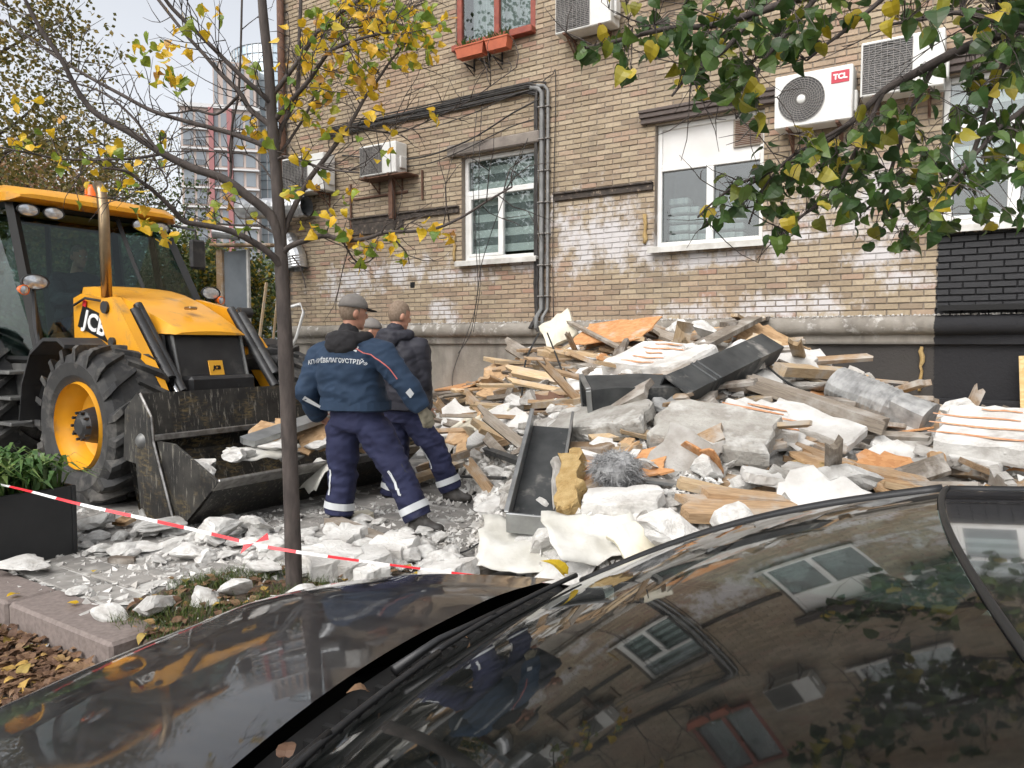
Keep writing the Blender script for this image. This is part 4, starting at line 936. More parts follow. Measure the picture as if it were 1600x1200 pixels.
B().lathe([(0, .12), (.05, .115), (.07, .07), (.075, 0), (.085, -.02), (0, -.02)], 18, Matrix.Translation((-2.0, .1, 2.99))).obj('beacon', 'beacon', jcb, smooth=True)
b = B(); b.tube([(-.95, .62, 1.3), (-1.14, .45, 1.7)], .012, 5); b.tube([(-1.1, .52, 1.56), (-1.24, .36, 1.84)], .009, 5); b.obj('wiper', 'black_trim', jcb)
# inside of the cab
b = B().box((-2.1, 0, 1.42), (.5, .52, .14), ch=.05); b.box((0, 0, 0), (.14, .5, .72), Matrix.Translation((-2.38, 0, 1.78)) @ Matrix.Rotation(R(-10), 4, 'Y'), ch=.06); b.box((-2.1, 0, 1.3), (.35, .3, .2), ch=.03); b.obj('seat', 'seat_black', jcb)
b = B(); Ms = Matrix.Translation((-1.52, 0, 1.82)) @ Matrix.Rotation(R(-35), 4, 'Y'); b.tube([Ms @ V((.19 * math.cos(a), .19 * math.sin(a), 0)) for a in lin(0, 2 * math.pi, 28)], .015, 6, caps=False)
for a in (0, 2.1, 4.2): b.tube([Ms @ V((0, 0, 0)), Ms @ V((.19 * math.cos(a), .19 * math.sin(a), 0))], .012, 5)
b.tube([Ms @ V((0, 0, 0)), (-1.25, 0, 1.25)], .04, 8); b.obj('steering_wheel', 'seat_black', jcb)
B().box((-1.15, 0, 1.4), (.22, 1.2, .3), ch=.05).obj('dashboard', 'seat_black', jcb)
# side step
b = B()
for z in (.62, .86, 1.1):
    b.box((-1.45, -1.02, z), (.5, .22, .035), ch=.008)
b.box((-1.45, -.93, .88), (.5, .03, .6)); b.obj('step', 'grey_steel', jcb)
# ---- clamshell bucket
BX = .08
HWB = 1.12
bk = B(); prof = [(.86, .99), (.90, .64), (.84, .62), (.72, .78), (.70, .5), (.82, .14), (.98, .02)]
inner = [(.86, .99), (.905, .63), (.80, .60), (.76, .5), (.87, .18), (1.0, .06), (1.26, .035)]
outer = [(.80, .97), (.66, .80), (.64, .5), (.78, .06), (.9, -.005), (1.28, -.005)]
def strip(b, pr, y0, y1, flip=False, wob=0):
    ys = lin(y0, y1, 10); n_ = len(pr); o_ = len(b.v)
    for y in ys:
        for (x, z) in pr: b.v.append((x, y, z))
    for i in range(len(ys) - 1):
        for j in range(n_ - 1):
            q = (o_ + i * n_ + j, o_ + i * n_ + j + 1, o_ + (i + 1) * n_ + j + 1, o_ + (i + 1) * n_ + j); b.f.append(q[::-1] if flip else q); b.m.append(0)
strip(bk, inner, -HWB, HWB); strip(bk, outer, -HWB, HWB, True); strip(bk, [(.80, .97), (.86, .99)], -HWB, HWB)
bucket = bk.obj('bucket', 'bucket_steel', jcb, angle=40)
b = B().box((.90, 0, .645), (.04, HWB * 2 - .03, .05), ch=.006); b.obj('blade_edge', 'worn_edge', bucket)
for sg in (-1, 1):
    y = sg * (HWB + .014)
    b = B(); b.prism([(.84, 1.0), (1.0, .82), (1.02, .63), (1.27, .0), (.86, -.01), (.80, .45), (.63, .47), (.67, .86)], -.014, .014, XZ(y)); b.obj('side_plate', 'bucket_steel', bucket)
    b = B(); b.prism([(1.03, .635), (1.24, .63), (1.76, .40), (1.72, .36), (1.30, .0), (1.28, .0)], -.012, .012, XZ(y - sg * .032)); b.obj('clam_side', 'bucket_steel', bucket)
    b = B(); b.lathe([(0, .03), (.03, .03), (.045, .018), (.06, 0)], 18, Matrix.Translation((.88, y + sg * .014, .63)) @ Matrix.Rotation(R(90 if sg < 0 else -90), 4, 'X')); b.obj('hinge_pin', 'grey_steel', bucket, angle=40)
    b = B(); b.tube([(.86, y, .99), (1.0, y, .82), (1.02, y, .63), (1.27, y, .01)], .012, 6); b.obj('edge_bar', 'worn_edge', bucket)
clam = B(); strip(clam, [(1.26, -.005), (1.34, .03), (1.52, .17), (1.66, .30), (1.76, .40)], -HWB + .02, HWB - .02, True); strip(clam, [(1.26, .03), (1.33, .055), (1.50, .19), (1.64, .32), (1.75, .405)], -HWB + .02, HWB - .02); strip(clam, [(1.75, .405), (1.76, .40)], -HWB + .02, HWB - .02)
cl_ = clam.obj('clam_shell', 'bucket_steel', bucket, angle=40)
b = B().box((0, 0, 0), (.12, HWB * 2 - .03, .025), Matrix.Translation((1.72, 0, .372)) @ Matrix.Rotation(R(-42), 4, 'Y'), ch=.005); b.obj('lip', 'worn_edge', bucket)
b = B().box((1.24, 0, .012), (.16, HWB * 2 - .03, .03), ch=.006); b.obj('heel_edge', 'worn_edge', bucket)
bucket.location.x = BX
# ------------------------------------------------------------------ the rubble heap
def interp(xs, ys, x):
    if x <= xs[0]: return ys[0]
    for i in range(len(xs) - 1):
        if x <= xs[i + 1]: f = (x - xs[i]) / (xs[i + 1] - xs[i]); f = f * f * (3 - 2 * f); return ys[i] + (ys[i + 1] - ys[i]) * f
    return ys[-1]
RS = [-7.4, -6.6, -6, -5, -4.5, -4, -3, -2.2, -1.6, -1, 0, 1.5, 3, 4.2]; RHT = [0, .3, .62, 1.05, 1.4, 1.42, 1.4, 1.46, 1.25, .88, .6, .5, .35, 0]
TS = [-7.4, -5.6, -4.5, -3.8, -2.6, -1.5, 4]; TN = [7.6, 7.2, 6.1, 5.3, 3.75, 3.3, 3.25]
def mound(x, y):
    s, n = sn((x, y)); hr = interp(RS, RHT, s); n0 = interp(TS, TN, s)
    if n < 8: t = max(0, (n - n0) / max(.4, 8 - n0)); h = hr * t ** .66
    else: h = hr * max(.0, 1 - (n - 8) / 2.0 * .55) * (1 if n < 10.05 else 0)
    if h <= 0: return gz(x, y)
    return gz(x, y) + h + .05 * min(1, h * 5) * noise.noise(V((x, y, 2)) * 2.6)
def ON(px, py, lift=0):
    r = ray(px, py); t = 2.0
    while t < 16:
        p = EYE + r * t
        if p.z <= mound(p.x, p.y) + lift: break
        t += .02
    return EYE + r * t
def mnorm(p):
    e = .15; return V((mound(p.x - e, p.y) - mound(p.x + e, p.y), mound(p.x, p.y - e) - mound(p.x, p.y + e), 2 * e)).normalized()
g = lambda x, y: mound(x, y) - gz(x, y)
mb = sheet(lin(-4, 8, 150), lin(2.4, 12, 120), lambda x, y: mound(x, y) - .03 + .03 * noise.noise(V((x, y, 5)) * 9), lambda x, y: g(x, y) > .0 and sn((x, y))[1] < 10.08)
o = tag(mb.obj('rubble_core', 'mound', smooth=False), 'dusty mass of broken plaster filling the rubble heap', 'rubble', kind='stuff')
# --- piece makers (each returns a mesh in its own coordinates: x along, y across, z thickness)
def jag_poly(L, W_, rg, j=.06, n=5):
    P = []; cs = [(-L / 2, -W_ / 2), (L / 2, -W_ / 2), (L / 2, W_ / 2), (-L / 2, W_ / 2)]
    for i in range(4):
        a, c = V((*cs[i], 0)), V((*cs[(i + 1) % 4], 0)); m_ = n if i % 2 else n + 1
        for k_ in range(m_):
            p = a.lerp(c, (k_ + rg.uniform(.0, .5)) / m_); P.append((p.x + rg.uniform(-1, 1) * j * min(L, W_), p.y + rg.uniform(-1, 1) * j * min(L, W_)))
    return P
def slab_mesh(L, W_, T_, m, rg, j=.06, n=5):
    P = jag_poly(L, W_, rg, j, n); b = B(); k_ = len(P)
    ci = .93
    rings = [(1 - .06 * rg.random(), -T_ / 2), (1.0, -T_ * .3), (1.0 - .02 * rg.random(), T_ * .36), (ci + .03, T_ / 2)]
    for (f, z) in rings:
        for (x, y) in P: b.v.append((x * f + rg.uniform(-.004, .004), y * f + rg.uniform(-.004, .004), z + rg.uniform(-.05, .05) * T_))
    for r_ in range(3):
        for i in range(k_): b.f.append((r_ * k_ + i, r_ * k_ + (i + 1) % k_, (r_ + 1) * k_ + (i + 1) % k_, (r_ + 1) * k_ + i)); b.m.append(0)
    c0 = len(b.v); b.v.append((0, 0, T_ / 2)); c1 = len(b.v); b.v.append((0, 0, -T_ / 2))
    for i in range(k_): b.f += [(3 * k_ + i, 3 * k_ + (i + 1) % k_, c0), ((i + 1) % k_, i, c1)]; b.m += [0, 0]
    return b.mesh('slab', m)
def plank_mesh(L, W_, T_, m, rg, splint=.08, bow=.0):
    b = B(); n = 6; xs_ = lin(-L / 2, L / 2, 5)
    ys_ = [-W_ / 2, -W_ / 6, W_ / 6, W_ / 2]
    e0 = [rg.uniform(0, splint) for _ in ys_]; e1 = [rg.uniform(0, splint) for _ in ys_]
    for zi, z in enumerate((-T_ / 2, T_ / 2)):
        for i, x in enumerate(xs_):
            for j_, y in enumerate(ys_):
                xx = x + (e0[j_] if i == 0 else 0) - (e1[j_] if i == len(xs_) - 1 else 0)
                b.v.append((xx, y, z + bow * (1 - (2 * x / L) ** 2)))
    n1, n2 = len(xs_), 4; o_ = n1 * n2
    for i in range(n1 - 1):
        for j_ in range(3):
            q = (i * 4 + j_, (i + 1) * 4 + j_, (i + 1) * 4 + j_ + 1, i * 4 + j_ + 1); b.f += [q[::-1], tuple(v + o_ for v in q)]; b.m += [0, 0]
        b.f += [(i * 4, (i + 1) * 4, o_ + (i + 1) * 4, o_ + i * 4), ((i + 1) * 4 + 3, i * 4 + 3, o_ + i * 4 + 3, o_ + (i + 1) * 4 + 3)]; b.m += [0, 0]
    for j_ in range(3): b.f += [(j_ + 1, j_, o_ + j_, o_ + j_ + 1), ((n1 - 1) * 4 + j_, (n1 - 1) * 4 + j_ + 1, o_ + (n1 - 1) * 4 + j_ + 1, o_ + (n1 - 1) * 4 + j_)]; b.m += [0, 0]
    return b.mesh('plank', m)
def chunk_mesh(m, rg, cuts=7, flat=.7, rough_=.035):
    bm = bmesh.new(); bmesh.ops.create_icosphere(bm, subdivisions=3, radius=.5)
    pl = [(V((rg.gauss(0, 1), rg.gauss(0, 1), rg.gauss(0, 1))).normalized(), rg.uniform(.16, .34)) for _ in range(cuts + 4)]
    sd_ = rg.uniform(0, 50)
    for v in bm.verts:
        p = v.co.copy()
        for (nn, d) in pl:
            q = p.dot(nn) - d
            if q > 0: p -= nn * q
        p += v.normal * rough_ * noise.noise(p * 5 + V((sd_, 0, 0))) + v.normal * rough_ * .9 * noise.noise(p * 14 + V((0, sd_, 0)))
        p.z *= flat; v.co = p
    me = bpy.data.meshes.new('chunk'); bm.to_mesh(me); bm.free(); me.materials.append(MAT[m]); return me
def put(me, name, M_, label, cat, group=None, kind=None):
    o = bpy.data.objects.new(name, me); COL.objects.link(o); o.matrix_world = M_; MW[o.name] = M_.copy(); tag(o, label, cat, group, kind); return o
def lay(p1, p2, roll=0, l1=.05, l2=.05, up=None):
    a, c = ON(*p1), ON(*p2); a.z += l1; c.z += l2
    mid = (a + c) / 2; nz = (mnorm(mid) + V((0, 0, .8))).normalized() if up is None else V(up)
    return frame(mid, c - a, z=nz) @ Matrix.Rotation(R(roll), 4, 'X'), (c - a).length
def plank(p1, p2, W_, T_, m, label, roll=0, l1=.06, l2=.06, name='plank', cat='plank', splint=.08, bow=0):
    M_, L = lay(p1, p2, roll, l1, l2); return put(plank_mesh(L, W_, T_, m, rng, splint, bow), name, M_, label, cat)
def slab(p1, p2, W_, T_, m, label, roll=0, l1=.08, l2=.08, j=.06, name='slab', cat='slab', n=5):
    M_, L = lay(p1, p2, roll, l1, l2); return put(slab_mesh(L, W_, T_, m, rng, j, n), name, M_, label, cat)
def streaks(o, L, W_, z, n, seed, wl=.5):
    rg = random.Random(seed)
    for i in range(n):
        y = -W_ / 2 * .75 + W_ * .75 * i / max(1, n - 1); x0 = rg.uniform(-.42, -.1) * L; x1 = rg.uniform(.1, .42) * L; b = B(); pts = [V((x0 + (x1 - x0) * q / 7, y + .02 * math.sin(q * 1.1 + i) * wl, z)) for q in range(8)]
        for q in range(7):
            w0, w1 = .013 * math.sin(math.pi * (q + .2) / 7.4) + .004, .013 * math.sin(math.pi * (q + 1.2) / 7.4 if q < 6 else 3) + .004
            a, c = pts[q], pts[q + 1]; yv = V((0, 1, 0)); b.add([a - yv * w0, c - yv * w1, c + yv * w1, a + yv * w0, a + V((0, 0, .006)), c + V((0, 0, .006))], [(0, 1, 5, 4), (3, 4, 5, 2)])
        b.obj('adhesive_streak', 'adhesive', o)
# ---- pieces that stand out, one by one
o = slab((975, 580), (1090, 592), .62, .17, 'foam', 'thick white foam block with orange glue streaks on top of the heap', roll=14, l1=.12, l2=.12, j=.015, cat='foam block'); streaks(o, .75, .6, .092, 5, 3)
slab((965, 622), (1095, 632), .35, .03, 'osb_pale', 'pale yellow board under the glue-streaked foam block', l1=.03, l2=.03, j=.03, cat='board', name='board')
def square_duct(p1, p2, w_, h_, m, label, l1=.1, l2=.1, roll=0, wall_=.012, crush=0, name='metal_duct', yaw=0):
    M_, L = lay(p1, p2, roll, l1, l2); b = B(); n = 6; Q = []
    for k_ in (0, 1):
        for i in range(n + 1):
            x = -L / 2 + L * i / n; f = 1 - crush * (i / n) ** 1.5; a, c = w_ / 2 - k_ * wall_, (h_ / 2 * f) - k_ * wall_ * f
            j_ = (1 - k_) * 0 + .012 * noise.noise(V((x * 4, L, p1[0])))
            Q.append([(x, -a, -c + j_), (x, a, -c - j_), (x, a, c + j_), (x, -a, c - j_)])
    for r_ in Q: b.v += r_
    for k_ in (0, 1):
        for i in range(n):
            o_ = (k_ * (n + 1) + i) * 4
            for e in range(4):
                q = (o_ + e, o_ + (e + 1) % 4, o_ + 4 + (e + 1) % 4, o_ + 4 + e); b.f.append(q[::-1] if k_ == 0 else q); b.m.append(0)
    for e in range(4):
        i0, j0 = e, (e + 1) % 4; k0 = (n + 1) * 4; b.f.append((i0, j0, k0 + j0, k0 + i0)); b.m.append(0); i1 = n * 4; b.f.append((i1 + j0, i1 + i0, k0 + i1 + i0, k0 + i1 + j0)); b.m.append(0)
    M_ = M_ @ Matrix.Rotation(R(yaw), 4, 'Z'); me = b.mesh(name, m); return put(me, name, M_, label, 'metal duct'), M_, L
o, M_, L = square_duct((928, 652), (1045, 656), .34, .29, 'steel_dark', 'open dark steel box duct with its end facing left on the heap', .24, .13, crush=.5, roll=4, yaw=48)
b = B().box((-L / 2 + .01, 0, .152), (.04, .37, .022), ch=.004).box((-L / 2 + .01, 0, -.152), (.04, .37, .022), ch=.004).box((-L / 2 + .01, -.178, 0), (.04, .022, .282), ch=.004).box((-L / 2 + .01, .178, 0), (.04, .022, .282), ch=.004); b.obj('flange', 'steel_grey', o)
o, M_, L = square_duct((1048, 650), (1200, 588), .24, .2, 'steel_dark', 'dark steel duct section angled up behind the open box duct', .16, .26, crush=.1, roll=20)
b = B()
for x in (-.25, -.2): b.box((x * L, 0, 0), (.025, .26, .22), ch=.008)
b.obj('seam', 'steel_dark', o)
o = put(slab_mesh(.3, .26, .05, 'foil_grey', rng, .2), 'crumpled_sheet', lay((1035, 668), (1085, 655), 20, .1, .1)[0], 'crumpled dark metal sheet between the two duct sections', 'metal sheet')
# upright trough
a, c = ON(862, 712), ON(828, 832); a = a + V((0, -.1, .30)); c = c + V((0, -.22, .12)); L = (a - c).length
M_ = frame((a + c) / 2, a - c, z=V((-.12, -.95, .3)))
t = thing('metal_trough', 'dark steel trough standing on end with worn silver edges', 'metal trough', M_)
B().box((0, 0, -.09), (L, .28, .012), ch=.003).obj('back', 'steel_dark', t); B().box((0, -.146, -.02), (L, .012, .15), ch=.003).obj('side', 'steel_dark', t); B().box((0, .146, -.02), (L, .012, .15), ch=.003).obj('side', 'steel_grey', t)
B().box((-L / 2, 0, -.02), (.015, .30, .15), ch=.003).obj('end_cap', 'steel_grey', t); B().box((0, .149, .06), (L, .03, .012), ch=.003).obj('rim', 'steel_grey', t); B().box((0, -.149, .06), (L, .02, .012), ch=.003).obj('rim', 'steel_grey', t)
a, c = ON(893, 735), ON(885, 850); M_ = frame((a + c) / 2 + V((0, -.12, .16)), a - c + V((0, 0, .1)), z=V((-.3, -.9, .3)))
put(slab_mesh(.62, .15, .1, 'insulation', rng, .2, 8), 'insulation_strip', M_, 'ochre insulation strip standing beside the steel trough', 'insulation')
a, c = ON(868, 730), ON(872, 845); M_ = frame((a + c) / 2 + V((.03, -.05, .12)), a - c + V((0, 0, .1)), z=V((.2, -.9, .3)))
put(slab_mesh(.6, .12, .05, 'plaster', rng, .1, 6), 'plaster_strip', M_, 'grey plaster strip between the trough and the ochre insulation', 'plaster')
slab((868, 690), (1012, 684), .42, .11, 'stucco', 'pale grey stucco slab with rounded end under the box duct', roll=12, l1=.13, l2=.16, j=.05)
slab((1028, 690), (1205, 738), .58, .14, 'stucco', 'large grey tan stucco slab in the middle of the heap', roll=16, l1=.14, l2=.2, j=.06)
o = slab((1135, 680), (1235, 706), .34, .14, 'foam', 'white foam slab with broad orange stripes right of the big grey slab', roll=14, l1=.13, l2=.16, j=.03); streaks(o, .7, .34, .077, 5, 5, .1)
slab((1200, 660), (1340, 722), .3, .09, 'foam', 'long clean white slab slanting down to the right', roll=16, l1=.1, l2=.14, j=.07)
plank((1165, 618), (1385, 700), .24, .10, 'wood_grey', 'wide weathered grey beam slanting across the right of the heap', l1=.13, l2=.16)
plank((1230, 662), (1330, 705), .05, .04, 'wood_pale', 'thin pale lath under the weathered grey beam', l1=.12, l2=.1)
# corrugated foil duct
a, c = ON(1305, 638), ON(1450, 695); a.z += .22; c.z += .2; M_ = frame((a + c) / 2, c - a, z=(0, -.3, 1)); L = (c - a).length; b = B(); nn = 40
for i in range(nn + 1):
    x = -L / 2 + L * i / nn; fl_ = 1 if i < 26 else .93; r_ = (.2 + (.012 if i % 2 and i < 26 else 0)) * fl_
    for q in range(18):
        an = 2 * math.pi * q / 18; sq = 1 / max(abs(math.cos(an)), abs(math.sin(an))) if i > 26 else 1.12
        b.v.append((x, math.cos(an) * r_ * sq * .9, math.sin(an) * r_ * .62 * sq + .03 * noise.noise(V((x * 3, an, 1)))))
for i in range(nn):
    for q in range(18): b.f.append((i * 18 + q, i * 18 + (q + 1) % 18, (i + 1) * 18 + (q + 1) % 18, (i + 1) * 18 + q)); b.m.append(0)
b.f += [tuple(range(18)), tuple(nn * 18 + q for q in range(18))[::-1]]; b.m += [0, 0]
put(b.mesh('foil_duct', 'foil_grey'), 'foil_duct', M_, 'crumpled grey corrugated duct on the right slope of the heap', 'duct')
slab((1250, 748), (1420, 768), .5, .025, 'osb', 'reddish brown board sticking out below the white slab', l1=.12, l2=.08, j=.1, name='board', cat='board')
slab((1400, 655), (1480, 655), .4, .02, 'osb_pale', 'yellow OSB panel behind the corrugated duct', roll=25, l1=.12, l2=.12, j=.05, name='board', cat='board')
o = slab((1470, 712), (1625, 735), .75, .17, 'foam', 'big white foam slab with orange scratches at the right edge', roll=12, l1=.2, l2=.22, j=.04); streaks(o, 1.0, .7, .092, 4, 8)
slab((1430, 722), (1545, 752), .12, .05, 'plaster', 'thin grey slab edge in front of the scratched foam slab', l1=.1, l2=.1)
slab((1480, 738), (1560, 756), .2, .08, 'foam', 'small white slab below the scratched foam slab', l1=.1, l2=.1)
slab((1450, 750), (1475, 752), .16, .04, 'osb', 'small square board standing beside the car roof', roll=70, l1=.12, l2=.12, j=.03, name='board', cat='board')
slab((905, 552), (1018, 548), .55, .02, 'osb_orange', 'bright orange board at the top of the heap', roll=18, l1=.22, l2=.24, j=.05, name='board', cat='board')
slab((678, 618), (745, 620), .55, .03, 'osb_orange', 'orange board lying at the left end of the heap', roll=12, l1=.16, l2=.16, j=.05, name='board', cat='board')
M_ = frame(ON(872, 545) + V((0, 0, .22)), (1, -.3, .55), z=(-.2, -.9, .45)); put(slab_mesh(.42, .36, .06, 'cream', rng, .06), 'foam_board', M_, 'cream foam board propped up at the top left of the heap', 'foam board')
plank((918, 515), (1000, 560), .09, .045, 'wood_pale', 'pale batten leaning over the orange board', l1=.28, l2=.2)
plank((885, 540), (970, 575), .05, .03, 'wood_grey', 'thin grey steel-like batten below the pale one', l1=.3, l2=.2)
plank((935, 555), (990, 572), .05, .03, 'wood', 'short brown batten in front of the orange board', l1=.2, l2=.16)
plank((1135, 545), (1262, 516), .16, .05, 'wood_dark', 'dark grey plank under the white sack at the top', l1=.24, l2=.42)
plank((1092, 580), (1180, 530), .15, .05, 'wood_grey', 'grey plank leading up to the white sack', l1=.22, l2=.22)
# white sack (rounded, tied end)
b = B().ell((0, 0, 0), (.24, .18, .17), 20); b.v = [tuple(V(p) * (1 + .1 * noise.noise(V(p) * 7))) for p in b.v]; put(b.mesh('sack', 'sheet_white'), 'sack', frame(ON(1200, 512) + V((0, 0, .28)), (1, -.3, .1), z=(0, 0, 1)), 'rounded white sack on the very top of the heap', 'sack')
chk_f = [chunk_mesh('foam', random.Random(100 + i), 6 + i % 4, .75) for i in range(9)]; chk_p = [chunk_mesh('plaster', random.Random(200 + i), 7, .7) for i in range(5)]
for me in chk_f + chk_p: me.polygons.foreach_set('use_smooth', [False] * len(me.polygons))
def chunk(px, py, size, label, lift=.0, me=None, st=(1, 1, 1), on=None, group=None, cat='chunk'):
    p = ON(px, py) if on is None else on; me = me or rng.choice(chk_f)
    M_ = Matrix.Translation(p + V((0, 0, size * .25 + lift))) @ Matrix.Rotation(rng.uniform(0, 6.28), 4, 'Z') @ Matrix.Rotation(rng.uniform(-.4, .4), 4, 'X') @ Matrix.Diagonal((size * st[0], size * st[1], size * st[2], 1))
    return put(me, 'foam_chunk' if me in chk_f else 'plaster_chunk', M_, label, cat, group)
chunk(1155, 565, .34, 'rounded white chunk beside the dark duct near the top of the heap', .05); chunk(1100, 545, .4, 'bright white lump behind the glue-streaked block', .1); chunk(1060, 540, .3, 'small upright white lump right of the orange board', .12)
chunk(1328, 580, .42, 'upright pale lump on the right shoulder of the heap', .12, st=(.8, .5, 1.4)); chunk(1390, 615, .36, 'flat white block above the corrugated duct', .08); chunk(1500, 680, .5, 'large white lump behind the scratched foam slab', .1); chunk(1040, 870, .42, 'bright white angular block beside the car windscreen', .06, st=(1.2, 1, 1)); chunk(1330, 785, .4, 'white lump just above the car roof edge', .06, st=(1.6, 1, .8)); chunk(1150, 850, .3, 'flat white chunk touching the car roof line', .05)
plank((1215, 602), (1325, 606), .13, .09, 'wood_pale', 'clean orange pine beam on the right of the heap', l1=.14, l2=.14)
plank((1145, 530), (1330, 605), .07, .035, 'wood_pale', 'long pine lath running down from the top plank', l1=.26, l2=.16)
slab((1170, 555), (1215, 572), .3, .02, 'wood_pale', 'pale plywood sheet under the long pine lath', roll=20, l1=.16, l2=.16, name='board', cat='board')
slab((1165, 690), (1090, 672), .1, .02, 'wood', 'short brown batten behind the big grey slab', l1=.2, l2=.2, name='board', cat='board')
M_ = frame(ON(1065, 560) + V((0, -.05, .25)), (.2, 0, 1), z=(0, -1, .2)); put(plank_mesh(.36, .16, .02, 'wood_pale', rng, .2), 'plank', M_, 'splintered upright plywood piece near the orange board', 'plank')
for (p1, p2, w_, t_, m, lab, r_) in (
    ((772, 625), (905, 600), .12, .06, 'wood', 'brown beam in the left middle of the heap', 0), ((785, 648), (915, 640), .1, .06, 'wood_pale', 'pale beam under the left brown beam', 0),
    ((745, 660), (880, 658), .04, .03, 'wood', 'thin stick over the glue-stained block on the left', 0), ((650, 745), (800, 700), .12, .06, 'wood', 'long brown plank at the left foot of the heap', 0),
    ((640, 765), (720, 735), .14, .05, 'wood_pale', 'pale plank beside the worker in black', 0), ((720, 700), (830, 745), .05, .05, 'steel_dark', 'thin dark rod above the white crumbs', 0),
    ((718, 757), (790, 765), .025, .02, 'steel_dark', 'short dark rod lying on the crumbs', 0), ((830, 580), (905, 588), .14, .05, 'wood_grey', 'grey ribbed board at the upper left', 0),
    ((845, 565), (940, 590), .12, .04, 'wood_grey', 'striped grey board above the ribbed one', 0), ((1045, 770), (1170, 800), .1, .05, 'wood_pale', 'yellow plank low in the front of the heap', 0),
    ((1060, 815), (1250, 822), .26, .06, 'wood', 'wide splintered board above the car roof edge', 0), ((1090, 790), (1240, 805), .12, .05, 'wood', 'brown plank under the small white slab', 0),
    ((1000, 768), (1150, 790), .06, .02, 'steel_grey', 'bundle of thin grey strips in the front of the heap', 0), ((880, 800), (945, 770), .13, .06, 'wood', 'brown plank right of the ochre insulation', 0),
    ((890, 765), (975, 735), .018, .018, 'steel_grey', 'thin bright rod right of the steel trough', 0), ((870, 718), (960, 722), .13, .07, 'wood', 'thick brown beam under the pale grey slab', 0),
    ((955, 720), (1010, 716), .08, .05, 'wood_pale', 'short pale block end beside the thick beam', 0), ((1245, 700), (1300, 725), .12, .06, 'wood', 'reddish plank between white slabs', 0),
    ((1230, 745), (1300, 752), .14, .05, 'insulation', 'ochre splintered board end right of the big grey slab', 0), ((860, 640), (905, 660), .07, .04, 'wood', 'short brown stick left of the box duct', 0),
    ((1060, 655), (1125, 660), .1, .04, 'wood_pale', 'pale lath below the angled duct', 0), ((1075, 668), (1160, 672), .06, .05, 'wood', 'brown lath below the pale one', 0),
    ((690, 640), (740, 610), .07, .04, 'wood_pale', 'pale stick against the left orange board', 0), ((860, 600), (960, 545), .05, .03, 'wood', 'brown stick crossing the upper left of the heap', 0)):
    plank(p1, p2, w_, t_, m, lab, r_, .08, .08)
# bent steel strip on the left, torn wood bundle, fuzzy wool, pink chunk
b = B(); P_ = [ON(742, 575) + V((0, 0, .3)), ON(752, 600) + V((0, 0, .22)), ON(762, 640) + V((0, 0, .08))]
for i in range(2):
    a, c = P_[i], P_[i + 1]; xv = V((.07, .03, 0)); b.add([a - xv, a + xv, c + xv * 1.1, c - xv * 1.1], [(0, 1, 2, 3)]); b.add([a + xv, a + xv + V((.02, .09, 0)), c + xv + V((.02, .09, 0)), c + xv], [(0, 1, 2, 3)]); b.add([a - xv, a - xv + V((-.01, .09, 0)), c - xv + V((-.01, .09, 0)), c - xv], [(3, 2, 1, 0)])
tag(b.obj('steel_profile', 'steel_grey'), 'torn steel profile sticking up at the left of the heap', 'metal profile')
o = slab((720, 675), (775, 680), .42, .14, 'cream', 'cream foam block with a glue stain at the left of the heap', l1=.12, l2=.12, j=.05, cat='foam block'); streaks(o, .3, .3, .08, 3, 11)
b = B(); c = ON(960, 770) + V((0, -.05, .16)); rg = random.Random(5)
b.ell(c, (.12, .1, .1), 16); b.v = [tuple(V(p) + (V(p) - c) * .35 * noise.noise(V(p) * 11)) for p in b.v]
for i in range(4500):
    d = V((rg.gauss(0, 1), rg.gauss(0, 1), rg.gauss(0, 1))).normalized(); p = c + V((d.x * .15, d.y * .1, d.z * .11)) * rg.uniform(.75, 1.1); q = p + V((rg.gauss(0, .03), rg.gauss(0, .03), rg.gauss(-.012, .022))) + d * .012; sv = V((rg.uniform(-1, 1), rg.uniform(-1, 1), rg.uniform(-1, 1))) * .0028
    b.add([p - sv, p + sv, q], [(0, 1, 2)])
tag(b.obj('mineral_wool', 'wool'), 'fuzzy grey clump of mineral wool in the front of the heap', 'insulation')
chunk(830, 640, .3, 'dusty grey chunk in a gap on the left of the heap', .02, chk_p[0]); chunk(805, 690, .2, 'pinkish plaster rubble lump left of the trough', .03, chk_p[1])
put(slab_mesh(.3, .3, .07, 'rust', rng, .15), 'brick_fragment', frame(ON(855, 640) + V((0, 0, .02)), (1, -.2, .1), z=(-.2, -.7, .7)), 'dark red fragment in the gap below the brown beams', 'brick fragment')
# sheets at the front
def curled(p, xd, L, W_, curl, m, label, seed, lift=.05):
    rg = random.Random(seed); b = B(); nx, ny = 12, 8; M_ = frame(p + V((0, 0, lift)), xd, z=(rg.uniform(-.2, .2), -.35, 1))
    for i in range(nx + 1):
        for j_ in range(ny + 1):
            u, v = i / nx - .5, j_ / ny - .5; z = curl * (u * u * 3 + .6 * v * abs(v)) + .05 * noise.noise(V((u * 4, v * 4, seed)))
            b.v.append((u * L * (1 + .12 * noise.noise(V((v * 5, seed, 0)))), v * W_ * (1 + .15 * noise.noise(V((u * 5, 0, seed)))), z))
    for i in range(nx):
        for j_ in range(ny): q = i * (ny + 1) + j_; b.f.append((q, q + ny + 1, q + ny + 2, q + 1)); b.m.append(0)
    me = b.mesh('sheet', m); me.polygons.foreach_set('use_smooth', [True] * len(me.polygons)); o = put(me, 'foam_sheet', M_, label, 'sheet'); sm = o.modifiers.new('s', 'SOLIDIFY'); sm.thickness = .006
